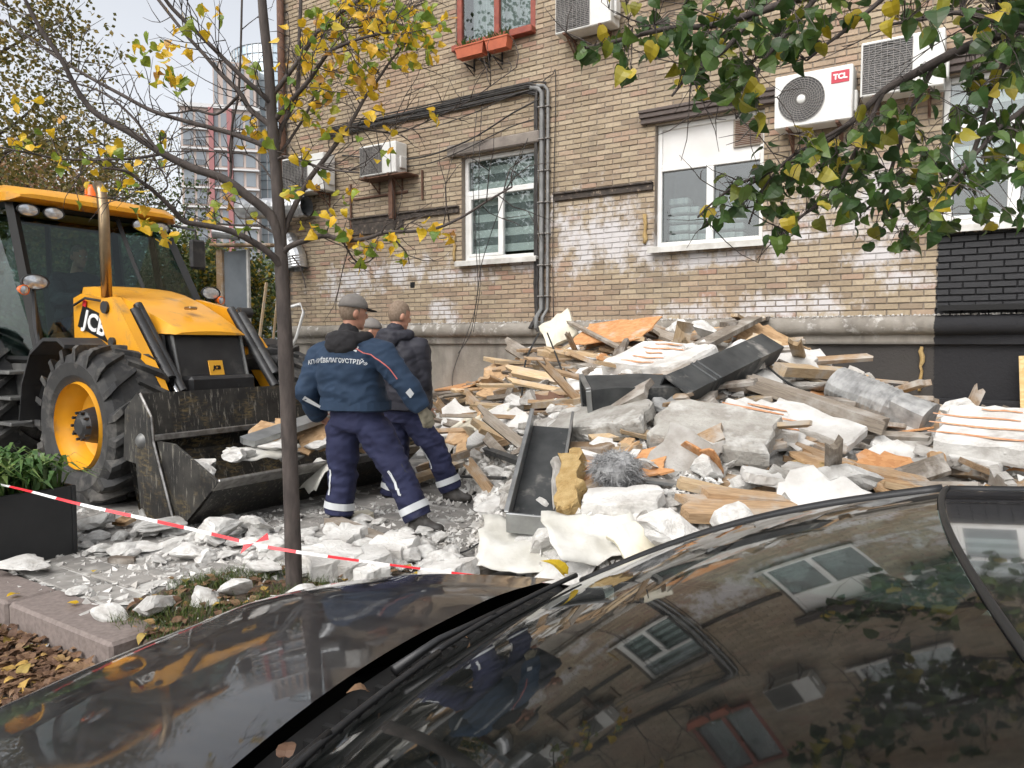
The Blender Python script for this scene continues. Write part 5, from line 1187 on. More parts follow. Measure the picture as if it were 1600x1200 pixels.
curled(ON(830, 870), (1, -.1, 0), .62, .5, .05, 'sheet_white', 'smooth white sheet lying flat below the steel trough', 1, .07); curled(ON(925, 870), (1, .2, .1), .5, .42, .07, 'sheet_white', 'white sheet slightly curled below the trough', 2, .12); slab((925, 838), (1000, 832), .3, .03, 'foam', 'thin white foam panel below the flat white slab', roll=22, l1=.1, l2=.08, j=.12)
slab((845, 908), (930, 905), .3, .03, 'foam', 'thin white foam panel at the front edge beside the bonnet', roll=15, l1=.05, l2=.05, j=.12); slab((965, 885), (1010, 862), .26, .03, 'cream', 'small cream panel left of the angular white block', roll=25, l1=.08, l2=.08, j=.12); slab((770, 865), (815, 850), .28, .06, 'foam', 'white foam piece left of the smooth white sheet', roll=20, l1=.06, l2=.06, j=.12); slab((880, 838), (915, 850), .22, .05, 'foam', 'white foam piece below the ochre insulation', roll=30, l1=.08, l2=.08, j=.14)
slab((915, 815), (1035, 812), .3, .08, 'foam', 'flat white slab below the mineral wool clump', l1=.12, l2=.12); slab((1160, 775), (1220, 785), .16, .06, 'foam', 'small white slab on the brown planks in front', l1=.14, l2=.14); slab((1225, 762), (1262, 768), .16, .07, 'plaster', 'grey slab corner under the ochre splinters', l1=.12, l2=.12)
# white chunks on the paving and grass, left to right
for (px, py, sz, st, lab) in ((35, 900, .34, (1.5, 1, .5), 'flat white foam piece at the foot of the black planter'), (152, 835, .4, (1.5, .9, .5), 'long white foam slab right of the planter'), (225, 818, .22, (.6, .5, 1.3), 'small upright white piece beside the bucket'), (245, 842, .4, (1.7, .8, .35), 'flat white slab in front of the bucket corner'),
    (335, 852, .42, (1.1, 1, 1), 'big round white chunk left of the tree trunk'), (290, 878, .28, (1.1, 1, .9), 'white chunk standing alone on the paving'), (400, 838, .36, (1.2, 1, .8), 'white chunk with red tape over it'), (425, 870, .34, (1, 1, .8), 'white block touching the tree trunk'), (398, 842, .2, (1, 1, 1), 'small white lump beside the red tape'),
    (238, 968, .3, (1.5, .6, .6), 'long white shard on the grass by the car bonnet'), (318, 945, .2, (1.1, 1, .8), 'white lump on the grass left of the bigger one'), (365, 932, .22, (1.2, 1, .9), 'bigger white lump on the grass'), (175, 975, .2, (.5, 1.2, .8), 'narrow white shard at the left end of the grass'), (465, 945, .22, (1.1, .9, .6), 'white wedge at the foot of the tree'), (125, 932, .16, (1.3, .8, .3), 'small flat white flake on the paving'), (418, 900, .24, (1.5, .7, .5), 'white slab behind the tree foot on the grass')):
    chunk(px, py, sz, lab, 0, st=st)
for (p1, p2, w_, t_, lab) in (((492, 880), (535, 905), .34, .12, 'large white foam slab leaning right of the tree foot'), ((550, 890), (580, 905), .3, .1, 'white foam slab in front of the plank'), ((520, 855), (560, 860), .24, .1, 'white foam slab behind the tape right of the tree'), ((590, 868), (640, 880), .28, .1, 'white foam slab at the end of the plank'), ((680, 925), (715, 905), .26, .1, 'white foam wedge beside the bonnet edge'), ((600, 910), (560, 925), .14, .09, 'narrow white foam strip on the grass')):
    slab(p1, p2, w_, t_, 'foam', lab, roll=rng.uniform(-25, 25), l1=.07, l2=.07, j=.1)
plank((515, 826), (625, 868), .12, .05, 'wood_grey', 'weathered plank lying in front of the worker in blue', l1=.07, l2=.05)
plank((165, 880), (215, 884), .07, .03, 'wood_dark', 'short dark stick on the paving', l1=.03, l2=.03); plank((180, 832), (205, 825), .12, .03, 'osb', 'tan board scrap leaning beside the flat white slab', l1=.05, l2=.08); plank((720, 910), (770, 895), .1, .04, 'wood_dark', 'dark board scrap beside the bonnet tip', l1=.03, l2=.04)
slab((545, 818), (580, 812), .14, .06, 'cream', 'cream foam scrap between the blue worker\'s feet', l1=.04, l2=.04); put(slab_mesh(.2, .16, .05, 'foil_grey', rng, .2), 'plastic_scrap', frame(ON(655, 715) + V((0, 0, .05)), (1, 0, 0), z=(0, -.3, 1)), 'greenish grey plastic scrap behind the blue worker\'s leg', 'scrap')
# ---- load in the bucket
def inb(x, y, z): return JM @ V((x + .08, y, z))
a, c = inb(1.42, -.62, .60), inb(1.30, .75, .80); put(plank_mesh((c - a).length, .16, .05, 'steel_grey', rng, .02), 'board', frame((a + c) / 2, c - a, z=(0, -.4, 1)), 'grey board lying in the loader bucket', 'board')
for (x, y, z, L, W_, m, lab) in ((1.25, -.2, .60, .4, .3, 'osb', 'tan board scrap in the bucket behind the grey board'), (1.45, .15, .58, .5, .3, 'osb', 'brown board scrap in the bucket right of centre'), (1.5, .7, .55, .45, .35, 'osb', 'brown board scrap in the bucket behind the worker'), (1.2, .5, .66, .3, .25, 'osb_pale', 'pale board scrap deep in the bucket')):
    put(slab_mesh(L, W_, .03, m, rng, .15), 'board', frame(inb(x, y, z), JM.to_3x3() @ V((.3, 1, .2)), z=(.3, -.6, .8)), lab, 'board')
for i in range(24):
    y = -.98 + 1.9 * i / 23; x = 1.45 + rng.uniform(-.12, .16); put(rng.choice(chk_f), 'foam_chunk', Matrix.Translation(inb(x, y, .42 + (x - 1.3) * .25 + rng.uniform(0, .08))) @ Matrix.Rotation(rng.uniform(0, 6), 4, 'Z') @ Matrix.Diagonal((rng.uniform(.22, .42), rng.uniform(.18, .3), rng.uniform(.1, .22), 1)), 'white foam piece in the loader bucket ' + ('left of the tree trunk' if y < -.35 else 'behind the tree trunk' if y < .1 else 'beside the blue worker'), 'chunk', 'foam pieces in the bucket')
curled(inb(1.72, -.05, .40), JM.to_3x3() @ V((.2, 1, 0)), .35, .3, -.3, 'sheet_white', 'white torn sheet hanging over the bucket lip', 9, .0); curled(inb(1.55, -.55, .47), JM.to_3x3() @ V((.2, 1, .1)), .5, .25, .05, 'sheet_white', 'white sheet at the near end of the bucket load', 10, .06)
# ---- the many: filler pieces of a kind share a label and group
def rand_on(s0, s1, n0, n1):
    while True:
        s, n = rng.uniform(s0, s1), rng.uniform(n0, n1); p = from_sn(s, n)
        if g(p.x, p.y) > .02: p.z = mound(p.x, p.y); return p
def visible(p):
    k_ = p.y * math.cos(PITCH) - (p.z - CAM_H) * math.sin(PITCH); px = 800 + FPX * p.x / k_; py = 600 - FPX * (p.y * math.sin(PITCH) + (p.z - CAM_H) * math.cos(PITCH)) / k_
    return px, py
pm = {m: [plank_mesh(1, .09 + .03 * i, .035 + .01 * i, m, random.Random(i), .12) for i in range(3)] for m in ('wood', 'wood_pale', 'wood_grey', 'wood_dark')}
sm_ = {m: [slab_mesh(.5, .34, .02 if 'osb' in m else .055, m, random.Random(30 + i), .14) for i in range(3)] for m in ('foam', 'plaster', 'stucco', 'osb', 'osb_orange')}
def where(px, py):
    h = 'left end' if px < 780 else 'left half' if px < 960 else 'middle' if px < 1150 else 'right half' if px < 1380 else 'right end'
    top = 620 if px < 800 or px > 1330 else 580
    v = 'top' if py < top else 'upper slope' if py < top + 60 else 'lower slope' if py < top + 150 else 'foot'
    return f'on the {v} of the rubble heap, {h}'
WHERE_ = ['']
def scatter(n, f, box):
    k_ = 0; tries = 0
    while k_ < n and tries < n * 12:
        tries += 1; p = rand_on(*box); px, py = visible(p)
        if not (630 < px < 1640 and py < 960): continue
        WHERE_[0] = where(px, py)
        if px < 742 and py > 690: continue
        f(p, px, py); k_ += 1
def f_chunk(p, px, py):
    me = rng.choice(chk_f if rng.random() < (.9 if py > 690 and px < 900 else .62) else chk_p); sz = rng.choice((.1, .14, .18, .24, .3)); 
    M_ = Matrix.Translation(p + V((0, 0, sz * .15))) @ Matrix.Rotation(rng.uniform(0, 6.28), 4, 'Z') @ Matrix.Rotation(rng.uniform(-.6, .6), 4, 'X') @ Matrix.Diagonal((sz * rng.uniform(.8, 1.5), sz, sz * rng.uniform(.5, 1), 1))
    w_ = me in chk_f; put(me, 'foam_chunk' if w_ else 'plaster_chunk', M_, ('small' if sz < .2 else 'large') + ' jagged white chunk ' + WHERE_[0] if w_ else ('small' if sz < .2 else 'large') + ' dusty grey plaster lump ' + WHERE_[0], 'chunk', 'white chunks in the heap' if w_ else 'plaster lumps in the heap')
scatter(70, f_chunk, (-6.2, 1.0, 3.4, 9.2)); scatter(130, f_chunk, (-4.6, -1.4, 3.4, 6.4))
def f_plank(p, px, py):
    m = rng.choice(('wood', 'wood', 'wood_pale', 'wood_grey', 'wood_dark')); L = rng.uniform(.35, 1.4); nz = mnorm(p)
    d = V((rng.gauss(1, .5), rng.gauss(-.3, .5), rng.gauss(0, .25))); M_ = frame(p + nz * rng.uniform(.0, .08), d, z=nz + V((rng.uniform(-.5, .5), rng.uniform(-.5, .5), 0))) @ Matrix.Diagonal((L, rng.uniform(.5, 1.1), rng.uniform(.6, 1.1), 1))
    put(rng.choice(pm[m]), 'plank', M_, ('short ' if L < .7 else 'long ') + {'wood': 'brown', 'wood_pale': 'pale pine', 'wood_grey': 'grey weathered', 'wood_dark': 'dark'}[m] + ' plank ' + WHERE_[0], 'plank', 'broken planks in the heap')
scatter(215, f_plank, (-6.0, 1.5, 4.6, 9.0)); scatter(30, f_plank, (-5.8, -3.4, 6.2, 8.6))
def f_slab(p, px, py):
    m = rng.choice(('foam', 'foam', 'foam', 'plaster', 'stucco', 'osb', 'osb', 'osb_orange')); nz = mnorm(p); d = V((rng.gauss(1, .5), rng.gauss(0, .5), rng.gauss(0, .3))); k2 = rng.uniform(.45, 1.25)
    M_ = frame(p + nz * rng.uniform(.0, .07), d, z=nz + V((rng.uniform(-.5, .5), rng.uniform(-.75, .3), 0))) @ Matrix.Diagonal((k2, k2 * rng.uniform(.7, 1.2), 1, 1))
    put(rng.choice(sm_[m]), 'board' if 'osb' in m else 'slab', M_, ('small ' if k2 < .8 else 'large ') + {'foam': 'white foam slab', 'plaster': 'grey plaster slab', 'stucco': 'tan stucco slab', 'osb': 'brown chipboard', 'osb_orange': 'orange chipboard'}[m] + ' ' + WHERE_[0], 'board' if 'osb' in m else 'slab', 'broken slabs in the heap')
scatter(130, f_slab, (-5.8, 1.5, 4.4, 9.0))
rg5 = random.Random(55)
for i in range(190):
    px, py = (rg5.uniform(120, 480) if i % 2 else rg5.uniform(470, 720)), 800 + rg5.betavariate(2, 2.2) * 110
    if px < 480 and py > 885: continue
    q = GR(px, py)
    if in_poly(q.x, q.y, GRASS) and i % 2: continue
    sz = rg5.choice((.06, .08, .1, .14, .19))
    chunk(px, py, sz, ('small' if sz < .12 else 'larger') + ' white foam bit on the ground, ' + ('far side, ' if py < 840 else 'near side, ') + ('between planter and bucket' if px < 250 else 'left of the tree trunk' if px < 445 else 'right of the tree trunk'), 0, on=q, st=(rg5.uniform(.9, 1.8), 1, rg5.uniform(.4, .9)), group='foam bits on the ground')
# crumbs: nobody could count them
cb = B(); tet = [(1, 1, 1), (1, -1, -1), (-1, 1, -1), (-1, -1, 1)]; tf = [(0, 1, 2), (0, 3, 1), (0, 2, 3), (1, 3, 2)]
def crumb(b, p, sz): 
    M_ = Matrix.Translation(p) @ Matrix.Rotation(rng.uniform(0, 6.28), 4, V((rng.uniform(-1, 1), rng.uniform(-1, 1), rng.uniform(-1, 1)))) @ Matrix.Diagonal((sz * rng.uniform(.6, 1.6), sz * rng.uniform(.5, 1.2), sz * rng.uniform(.4, 1), 1)); b.add([(rng.uniform(.6, 1) * x, rng.uniform(.6, 1) * y, rng.uniform(.6, 1) * z) for (x, y, z) in tet], tf, 0, M_)
for i in range(7500):
    p = rand_on(-6.5, 2, 3.3, 9.5) if i % 3 == 0 else rand_on(-5.0, -1.4, 3.3, 6.8); crumb(cb, p + V((0, 0, .01)), rng.choice((.01, .014, .02, .03)))
tag(cb.obj('plaster_crumbs', 'foam'), 'countless white crumbs strewn over the rubble heap', 'crumbs', kind='stuff')
cb = B()
for i in range(7000):
    q = GR(rng.uniform(0, 720), min(975, 800 + abs(rng.gauss(0, 75)))) if i % 4 else GR(rng.uniform(480, 760), rng.uniform(740, 860))
    if in_poly(q.x, q.y, GRASS) and i % 3: continue
    if noise.noise(V((q.x, q.y, 9)) * 1.8) < -.12 and i % 5: continue
    crumb(cb, q + V((0, 0, gz(q.x, q.y) + .012)), rng.choice((.006, .006, .008, .012, .018, .026)))
tag(cb.obj('foam_crumbs', 'foam'), 'white foam crumbs scattered over the paving', 'crumbs', kind='stuff')
cb = B()
for i in range(900):
    s = rng.uniform(-10, .5); cb_p = HM @ V((s, -.11 + rng.uniform(-.05, .05), 1.705)); crumb(cb, cb_p, rng.choice((.006, .01, .015)))
tag(cb.obj('ledge_crumbs', 'foam'), 'white crumbs lying along the plinth ledge', 'crumbs', kind='stuff')
# loose wires in the heap
def wire(pts, r, label):
    P = [ON(*q[:2]) + V((0, 0, q[2])) for q in pts]; out = []
    for i in range(len(P) - 1):
        p0, p1, p2, p3 = P[max(i - 1, 0)], P[i], P[i + 1], P[min(i + 2, len(P) - 1)]
        for q in range(8): f = q / 8; out.append(.5 * ((2 * p1) + (p2 - p0) * f + (2 * p0 - 5 * p1 + 4 * p2 - p3) * f * f + (3 * p1 - p0 - 3 * p2 + p3) * f ** 3))
    out.append(P[-1]); tag(B().tube(out, r, 5).obj('loose_wire', 'wire', smooth=True), label, 'wire')
wire([(842, 560, .3), (822, 590, .2), (815, 630, .06)], .012, 'dark cable looping down at the upper left of the heap'); wire([(855, 560, .3), (868, 590, .25), (885, 630, .2), (898, 640, .1)], .01, 'dark cable drooping left of the box duct'); wire([(672, 560, .1), (706, 580, .28), (700, 620, .2), (682, 628, .1)], .008, 'thin wire loop over the left orange board'); wire([(690, 880, .03), (730, 872, .05), (760, 855, .04), (850, 848, .05)], .006, 'thin wire lying across the white crumbs'); wire([(1200, 600, .15), (1225, 620, .14), (1262, 640, .12)], .01, 'dark cable between the pine beam and the weathered beam')
# ------------------------------------------------------------------ people
def loft(b, rings, n=20):
    """rings: (centre, right, forward, half width, half depth) closed at both ends"""
    o_ = len(b.v)
    for (c, r_, f_, a, d) in rings:
        for k_ in range(n):
            an = 2 * math.pi * k_ / n; ca, sa = math.cos(an), math.sin(an); q = 2.6
            x = math.copysign(abs(ca) ** (2 / q), ca) * a; y = math.copysign(abs(sa) ** (2 / q), sa) * d
            b.v.append(tuple(c + r_ * x + f_ * y))
    for i in range(len(rings) - 1):
        for k_ in range(n): b.f.append((o_ + i * n + k_, o_ + i * n + (k_ + 1) % n, o_ + (i + 1) * n + (k_ + 1) % n, o_ + (i + 1) * n + k_)); b.m.append(0)
    b.f.append(tuple(o_ + k_ for k_ in range(n))[::-1]); b.m.append(0); b.f.append(tuple(o_ + (len(rings) - 1) * n + k_ for k_ in range(n))); b.m.append(0)
def wrinkle(b, amp, freq, dirs=None, seed=0):
    out = []
    for p, nn in zip(b.v, b.n):
        q = V(p); w = noise.noise(V((q.x * freq, q.y * freq, q.z * freq * 2.2)) + V((seed, 0, 0))); w2 = 1 - abs(noise.noise(V((q.x * freq * .7 + q.z * freq, q.y * freq * .7, q.z * freq * 1.1)) + V((0, seed, 0)))) * 2
        w3 = (1 - abs(noise.noise(V((q.x * freq * 1.6 - q.z * freq * 1.3, q.y * freq * 1.6, q.z * freq * 2.6)) + V((seed, seed, 0)))) * 3); out.append(tuple(q + V(nn) * amp * (w * .7 + w2 * .6 + max(-.4, w3) * .38)))
    b.v = out; return b
def clip(b, planes):
    out = []
    for p in b.v:
        q = V(p)
        for (o_, d, rad) in planes:
            h = (q - o_).dot(d)
            if h > 0 and (q - o_).length < rad: q = q - d * h
        out.append(tuple(q))
    b.v = out; return b
def hand_geo(b, w_, d, pn, side, k_=1.0, curl=.5, fat=1.0):
    """palm and five fingers from the wrist w_ along d; pn = palm normal; thumb towards side"""
    d = V(d).normalized(); pn = (V(pn) - d * V(pn).dot(d)).normalized(); sd_ = d.cross(pn)
    if sd_.dot(V(side)) < 0: sd_ = -sd_
    pc = w_ + d * .05 * k_
    for f in (-.6, 0, .6): b.rcone(w_ + sd_ * f * .03 * k_, .019 * k_ * fat, w_ + d * .085 * k_ + sd_ * f * .052 * k_, .015 * k_ * fat, 10)
    for i, (off, ln) in enumerate(((.034, .072), (.012, .082), (-.011, .076), (-.032, .058))):
        p = w_ + d * (.09 - .004 * abs(i - 1)) * k_ + sd_ * off * k_; dd = d.copy()
        for j_, fr in enumerate((.45, .32, .26)):
            ang = curl * (.55 + .35 * j_) * (1 + .12 * i); dd = (d * math.cos(ang * (j_ + .6)) + pn * math.sin(ang * (j_ + .6))).normalized()
            q = p + dd * ln * fr * k_; b.rcone(p, .0095 * k_ * fat, q, .0085 * k_ * fat, 8); p = q
    p = w_ + d * .025 * k_ + sd_ * .028 * k_; dd = (d * .7 + sd_ * .6 + pn * .25).normalized()
    for j_, ln in enumerate((.042, .032, .026)):
        q = p + dd * ln * k_; b.rcone(p, (.0125 - .0015 * j_) * k_ * fat, q, (.011 - .0015 * j_) * k_ * fat, 8); p = q; dd = (dd + d * .35 + pn * .25).normalized()
def person(label, J, fwd, look, outfit, jacket_len=1.0, base=None, cap=None, hood=None, text=None, strips=True, gloveR=None, heavy=1.0, jac='jacket_navy', trs='trousers_navy'):
    F_ = V(fwd).normalized(); F_.z = 0; F_.normalize(); R_ = V((F_.y, -F_.x, 0)); U = V((0, 0, 1)); K = V(look); K = K.normalized()
    base = base or V((J['pelvis'].x, J['pelvis'].y, 0)); t = thing('person', label, 'person', base)
    hc = J['head']; Kr = V((K.y, -K.x, 0)).normalized(); Ku = Kr.cross(K).normalized()
    Rh = Matrix((Kr, K, Ku)).transposed()
    # the body, one continuous surface
    b = B()
    b.ell(hc + Ku * .02, (.076, .097, .112), 18, rot=Rh); b.ell(hc + K * .02 - Ku * .055, (.058, .075, .07), 14, rot=Rh)
    b.ell(hc + K * .10 - Ku * .012, (.014, .022, .026), 8, rot=Rh); b.ell(hc + K * .082 + Ku * .03, (.045, .018, .012), 8, rot=Rh); b.ell(hc + K * .084 - Ku * .055, (.026, .014, .012), 8, rot=Rh); b.ell(hc + K * .075 - Ku * .1, (.03, .02, .018), 8, rot=Rh)
    for sg in (-1, 1): b.ell(hc + Kr * sg * .078 - K * .008 - Ku * .01, (.012, .022, .034), 10, rot=Rh)
    b.rcone(hc - Ku * .06 - K * .012, .055, J['neck'], .062)
    sp = [J['pelvis'], J['pelvis'].lerp(J['chest'], .5), J['chest'], J['neck']]
    loft(b, [(J['pelvis'] - U * .08, R_, F_, .13, .09), (J['pelvis'], R_, F_, .155, .105), (sp[1], R_, F_, .14, .1), (J['chest'], R_, F_, .165, .11), (J['chest'].lerp(J['neck'], .6), R_, F_, .15, .09), (J['neck'], R_, F_, .07, .06)])
    for s in 'LR':
        b.rcone(J['sh' + s], .058, J['el' + s], .044); b.rcone(J['el' + s], .044, J['wr' + s], .028)
        b.rcone(J['hip' + s], .085, J['kn' + s], .058); b.rcone(J['kn' + s], .058, J['an' + s], .04)
        b.rcone(J['an' + s] - U * .03, .04, J['toe' + s], .03)
        dd = J['hd' + s]; hand_geo(b, J['wr' + s], dd, F_ * .6 + (R_ if s == 'L' else -R_) * .8, F_, 1.0, .55)
    body = remesh(b, .0085, 3); bo = body.obj('body', 'skin', t, smooth=True, world=True)
    for sg in (-1, 1):
        B().ell(hc + K * .083 + Kr * sg * .032 + Ku * .012, (.011, .011, .009), 10, rot=Rh).obj('eye', 'eye_white', t, smooth=True, world=True)
    # hair
    b = B(); b.ell(hc + Ku * .026 - K * .008, (.081, .1, .112), 24, rot=Rh)
    keep = []
    for f in b.f:
        c = sum((V(b.v[i]) for i in f), V()) / len(f) - hc; u, kf = c.dot(Ku), c.dot(K)
        if u > .045 - (.10 if kf < .02 else 0) - max(0, -kf) * .9 + max(0, kf) * .35: keep.append(f)
    b.f = keep; b.m = [0] * len(keep); b.obj('hair', 'hair', t, smooth=True, world=True)
    # trousers
    b = B(); hv = heavy
    loft(b, [(J['pelvis'] - U * .10, R_, F_, .15 * hv, .125 * hv), (J['pelvis'] - U * .02, R_, F_, .18 * hv, .14 * hv), (J['pelvis'] + U * .10, R_, F_, .175 * hv, .135 * hv)])
    for s in 'LR':
        h_, k2, a2 = J['hip' + s], J['kn' + s], J['an' + s]
        b.rcone(h_, .122 * hv, h_.lerp(k2, .5), .108 * hv); b.rcone(h_.lerp(k2, .5), .108 * hv, k2, .098 * hv); b.rcone(k2, .098 * hv, k2.lerp(a2, .5), .094 * hv); b.rcone(k2.lerp(a2, .5), .094 * hv, a2 + (k2 - a2).normalized() * .02, .09 * hv)
    tr = clip(wrinkle(remesh(b, .012, 3), .016, 7, seed=3), [(J['an' + s] + (J['kn' + s] - J['an' + s]).normalized() * .015, (J['an' + s] - J['kn' + s]).normalized(), .16) for s in 'LR']); trv = BVHTree.FromPolygons(tr.v, tr.f); to = tr.obj('trousers', trs, t, smooth=True, world=True)
    # jacket
    b = B(); ch, nk, pv_ = J['chest'], J['neck'], J['pelvis']; hem = pv_ + U * (.06 - .1 * (jacket_len - 1)) 
    md = pv_.lerp(ch, .45)
    loft(b, [(hem, R_, F_, .218 * hv, .168 * hv), (hem + (md - hem) * .25, R_, F_, .240 * hv, .185 * hv), (md, R_, F_, .222 * hv, .17 * hv), (ch, R_, F_, .225 * hv, .16 * hv), (ch.lerp(nk, .5), R_, F_, .215 * hv, .14 * hv), (ch.lerp(nk, .82), R_, F_, .15 * hv, .11 * hv), (nk + U * .02, R_, F_, .085, .08)], 26)
    for s in 'LR':
        b.rcone(ch.lerp(nk, .7), .09, J['sh' + s], .088 * hv); b.rcone(J['sh' + s], .09 * hv, J['el' + s], .076 * hv); b.rcone(J['el' + s], .076 * hv, J['wr' + s].lerp(J['el' + s], .06), .06 * hv)
    jk = clip(wrinkle(remesh(b, .012, 4), .016, 6.5, seed=7), [(J['wr' + s].lerp(J['el' + s], .04), (J['wr' + s] - J['el' + s]).normalized(), .11) for s in 'LR']); jkv = BVHTree.FromPolygons(jk.v, jk.f); jo = jk.obj('jacket', jac, t, smooth=True, world=True)
    # waistband ring and hood
    b = B(); pts = []
    for k_ in range(33):
        an = 2 * math.pi * k_ / 32; d = R_ * math.cos(an) + F_ * math.sin(an); c = hem + U * .035; hit = jkv.ray_cast(c + d * .285, -d)[0]; hit = hit if hit is not None and (hit - c).length < .275 else c + R_ * math.cos(an) * .225 * hv + F_ * math.sin(an) * .175 * hv; pts.append(hit + d * .004)
    for k_ in range(32):
        a, c = pts[k_], pts[k_ + 1]; b.add([a - U * .03, c - U * .03, c + U * .03, a + U * .03], [(0, 1, 2, 3)])
    b.obj('waistband', jac, jo, smooth=True, world=True)
    if hood:
        b = B(); back = nk - F_ * .06
        for i in range(9):
            an = math.pi * (i / 8) + math.pi; q = nk + R_ * math.cos(an) * .13 + F_ * (math.sin(an) * .10 + .02) + U * (.005 + .015 * math.sin(an)); b.ell(q, (.06, .055, .05), 10)
        b.ell(nk - F_ * .11 - U * .045, (.13, .06, .075), 16, rot=Matrix((R_, F_, U)).transposed()); b.ell(nk - F_ * .09 + U * .01, (.12, .07, .05), 14, rot=Matrix((R_, F_, U)).transposed()); b.rcone(nk + U * .0, .08, nk + U * .05, .072)
        hd = wrinkle(remesh(b, .011, 4), .008, 14, seed=2); hd.obj('hood', hood, t, smooth=True, world=True)
    # boots
    for s in 'LR':
        a2, to_ = J['an' + s], J['toe' + s]; b = B(); dv = (to_ - a2); dv.z = 0; dv = dv.normalized() if dv.length > .001 else F_
        zg = min(a2.z, to_.z + .05) 
        b.rcone(a2 + U * .06, .058, a2, .055); heel = V((a2.x, a2.y, to_.z)) - dv * .045; b.rcone(heel, .042, V((a2.x, a2.y, to_.z)) + dv * .05 + U * .015, .048); b.rcone(V((a2.x, a2.y, to_.z)) + dv * .05 + U * .01, .048, V((a2.x, a2.y, to_.z)) + dv * .15, .04); b.rcone(a2, .055, heel + U * .02, .042); b.rcone(a2, .052, V((a2.x, a2.y, to_.z)) + dv * .07 + U * .02, .045)
        bt = remesh(b, .01, 3); bt.v = [(x, y, max(z, to_.z - .035)) for (x, y, z) in bt.v]; bo_ = bt.obj('boot', 'boot', t, smooth=True, world=True)
    # surface ribbons
    def ribbon(bvh, pts, w_, m, nm, par, view=None, off=.004):
        b = B(); L_, R2 = [], []
        for i, p in enumerate(pts):
            h_, nn, _, _ = bvh.find_nearest(p)
            tg = (pts[min(i + 1, len(pts) - 1)] - pts[max(i - 1, 0)]).normalized(); sdv = tg.cross(nn).normalized() * w_ / 2
            h1, n1, _, _ = bvh.find_nearest(h_ + sdv); h2, n2, _, _ = bvh.find_nearest(h_ - sdv); L_.append(h1 + n1 * off); R2.append(h2 + n2 * off)
        for i in range(len(pts) - 1): b.quad(L_[i], L_[i + 1], R2[i + 1], R2[i])
        b.obj(nm, m, par, smooth=True, world=True)
    if strips:
        for s in 'LR':
            k2, a2 = J['kn' + s], J['an' + s]; ax = (k2 - a2).normalized(); c = a2.lerp(k2, .27); e1 = ax.cross(V((0, 1, 0))).normalized(); e2 = ax.cross(e1)
            ring = []
            for q in range(37):
                d = e1 * math.cos(q * math.pi / 18) + e2 * math.sin(q * math.pi / 18); pr = []
                for hh in (-.026, .026):
                    hit = trv.ray_cast(c + ax * hh + d * .35, -d)[0]; pr.append((hit if hit is not None else c + ax * hh + d * .1) + d * .009)
                ring.append(pr)
            b = B()
            for q in range(36): b.quad(ring[q][0], ring[q + 1][0], ring[q + 1][1], ring[q][1])
            b.obj('reflective_band', 'reflective', to, smooth=True, world=True)
            h_, sgn = J['hip' + s], (1 if s == 'R' else -1)
            p0 = h_.lerp(k2, .86) + R_ * sgn * .03 - F_ * .25; p1 = k2.lerp(a2, .42) + R_ * sgn * .03 - F_ * .25
            ribbon(trv, [trv.find_nearest(p0.lerp(p1, q / 8) + V((0, .12, 0)))[0] for q in range(9)], .02, 'reflective', 'reflective_strip', to)
            if jac == 'jacket_navy':
                w0, e0 = J['wr' + s], J['el' + s]; m_ = w0.lerp(e0, .55); ribbon(jkv, [m_ + V((-.03, -.2, .03)), m_ + V((0, -.2, 0)), m_ + V((.04, -.2, -.03))], .045, 'reflective', 'reflective_patch', jo)
    if jac == 'jacket_navy':
        sR, eR = J['shR'], J['elR']; ribbon(jkv, [ch.lerp(nk, .95) + R_ * .1 - F_ * .2 + (sR - ch.lerp(nk, .95) - R_ * .1) * q / 5 for q in range(6)] + [sR.lerp(eR, q / 5) - F_ * .2 + U * .02 for q in range(1, 5)], .007, 'piping_red', 'piping', jo)
        yk = [ch.lerp(nk, .9) + R_ * (.10 + .07 * q / 5) - F_ * .2 for q in range(6)]; ribbon(jkv, yk, .05, 'reflective', 'shoulder_yoke', jo)
        ribbon(trv, [J['hipR'].lerp(J['knR'], .75 + .05 * q) + V((.05, -.25, 0)) for q in range(5)], .13, 'patch_grey', 'knee_patch', to, off=.003)
    if text:
        vs_, fs_ = text_geo(text, .043, offset=.0006, extrude=0, res=2); b = B(); mp = []
        o_ = ch.lerp(nk, .22) - R_ * .035
        for (x, y, z) in vs_:
            q = o_ + R_ * x * .92 + U * (y + .012 * (1 - (x / .2) ** 2)); hit = jkv.ray_cast(q - F_ * .5, F_)[0]; mp.append((hit if hit is not None else q - F_ * .15) - F_ * .006)
        b.add(mp, fs_); b.obj('back_lettering', 'reflective', jo, world=True)
    if cap:
        b = B(); b.ell(hc + Ku * .035 - K * .004, (.09, .112, .108), 24, rot=Rh); keep = [f for f in b.f if (sum((V(b.v[i]) for i in f), V()) / len(f) - hc).dot(Ku) > .035]; b.f = keep; b.m = [0] * len(keep)
        co = b.obj('cap', cap, t, smooth=True, world=True); sm = co.modifiers.new('s', 'SOLIDIFY'); sm.thickness = .004
        b = B(); ax_ = [(-.08, .07), (-.07, .13), (-.04, .165), (0, .178), (.04, .165), (.07, .13), (.08, .07)]
        for (x, y) in ax_: b.v.append(tuple(hc + Kr * x + K * y + Ku * (.045 - .12 * (y - .07) - 1.2 * x * x)))
        for (x, y) in ax_: b.v.append(tuple(hc + Kr * x * .9 + K * .068 + Ku * (.048 - 1.2 * x * x)))
        for i in range(6): b.f.append((i, i + 1, 8 + i, 7 + i)); b.m.append(0)
        br = b.obj('cap_brim', 'hood_black', co, smooth=True, world=True); sm = br.modifiers.new('s', 'SOLIDIFY'); sm.thickness = .005
        B().ell(hc + Ku * .142, (.01, .01, .006), 8, rot=Rh).obj('cap_button', cap, co, world=True)
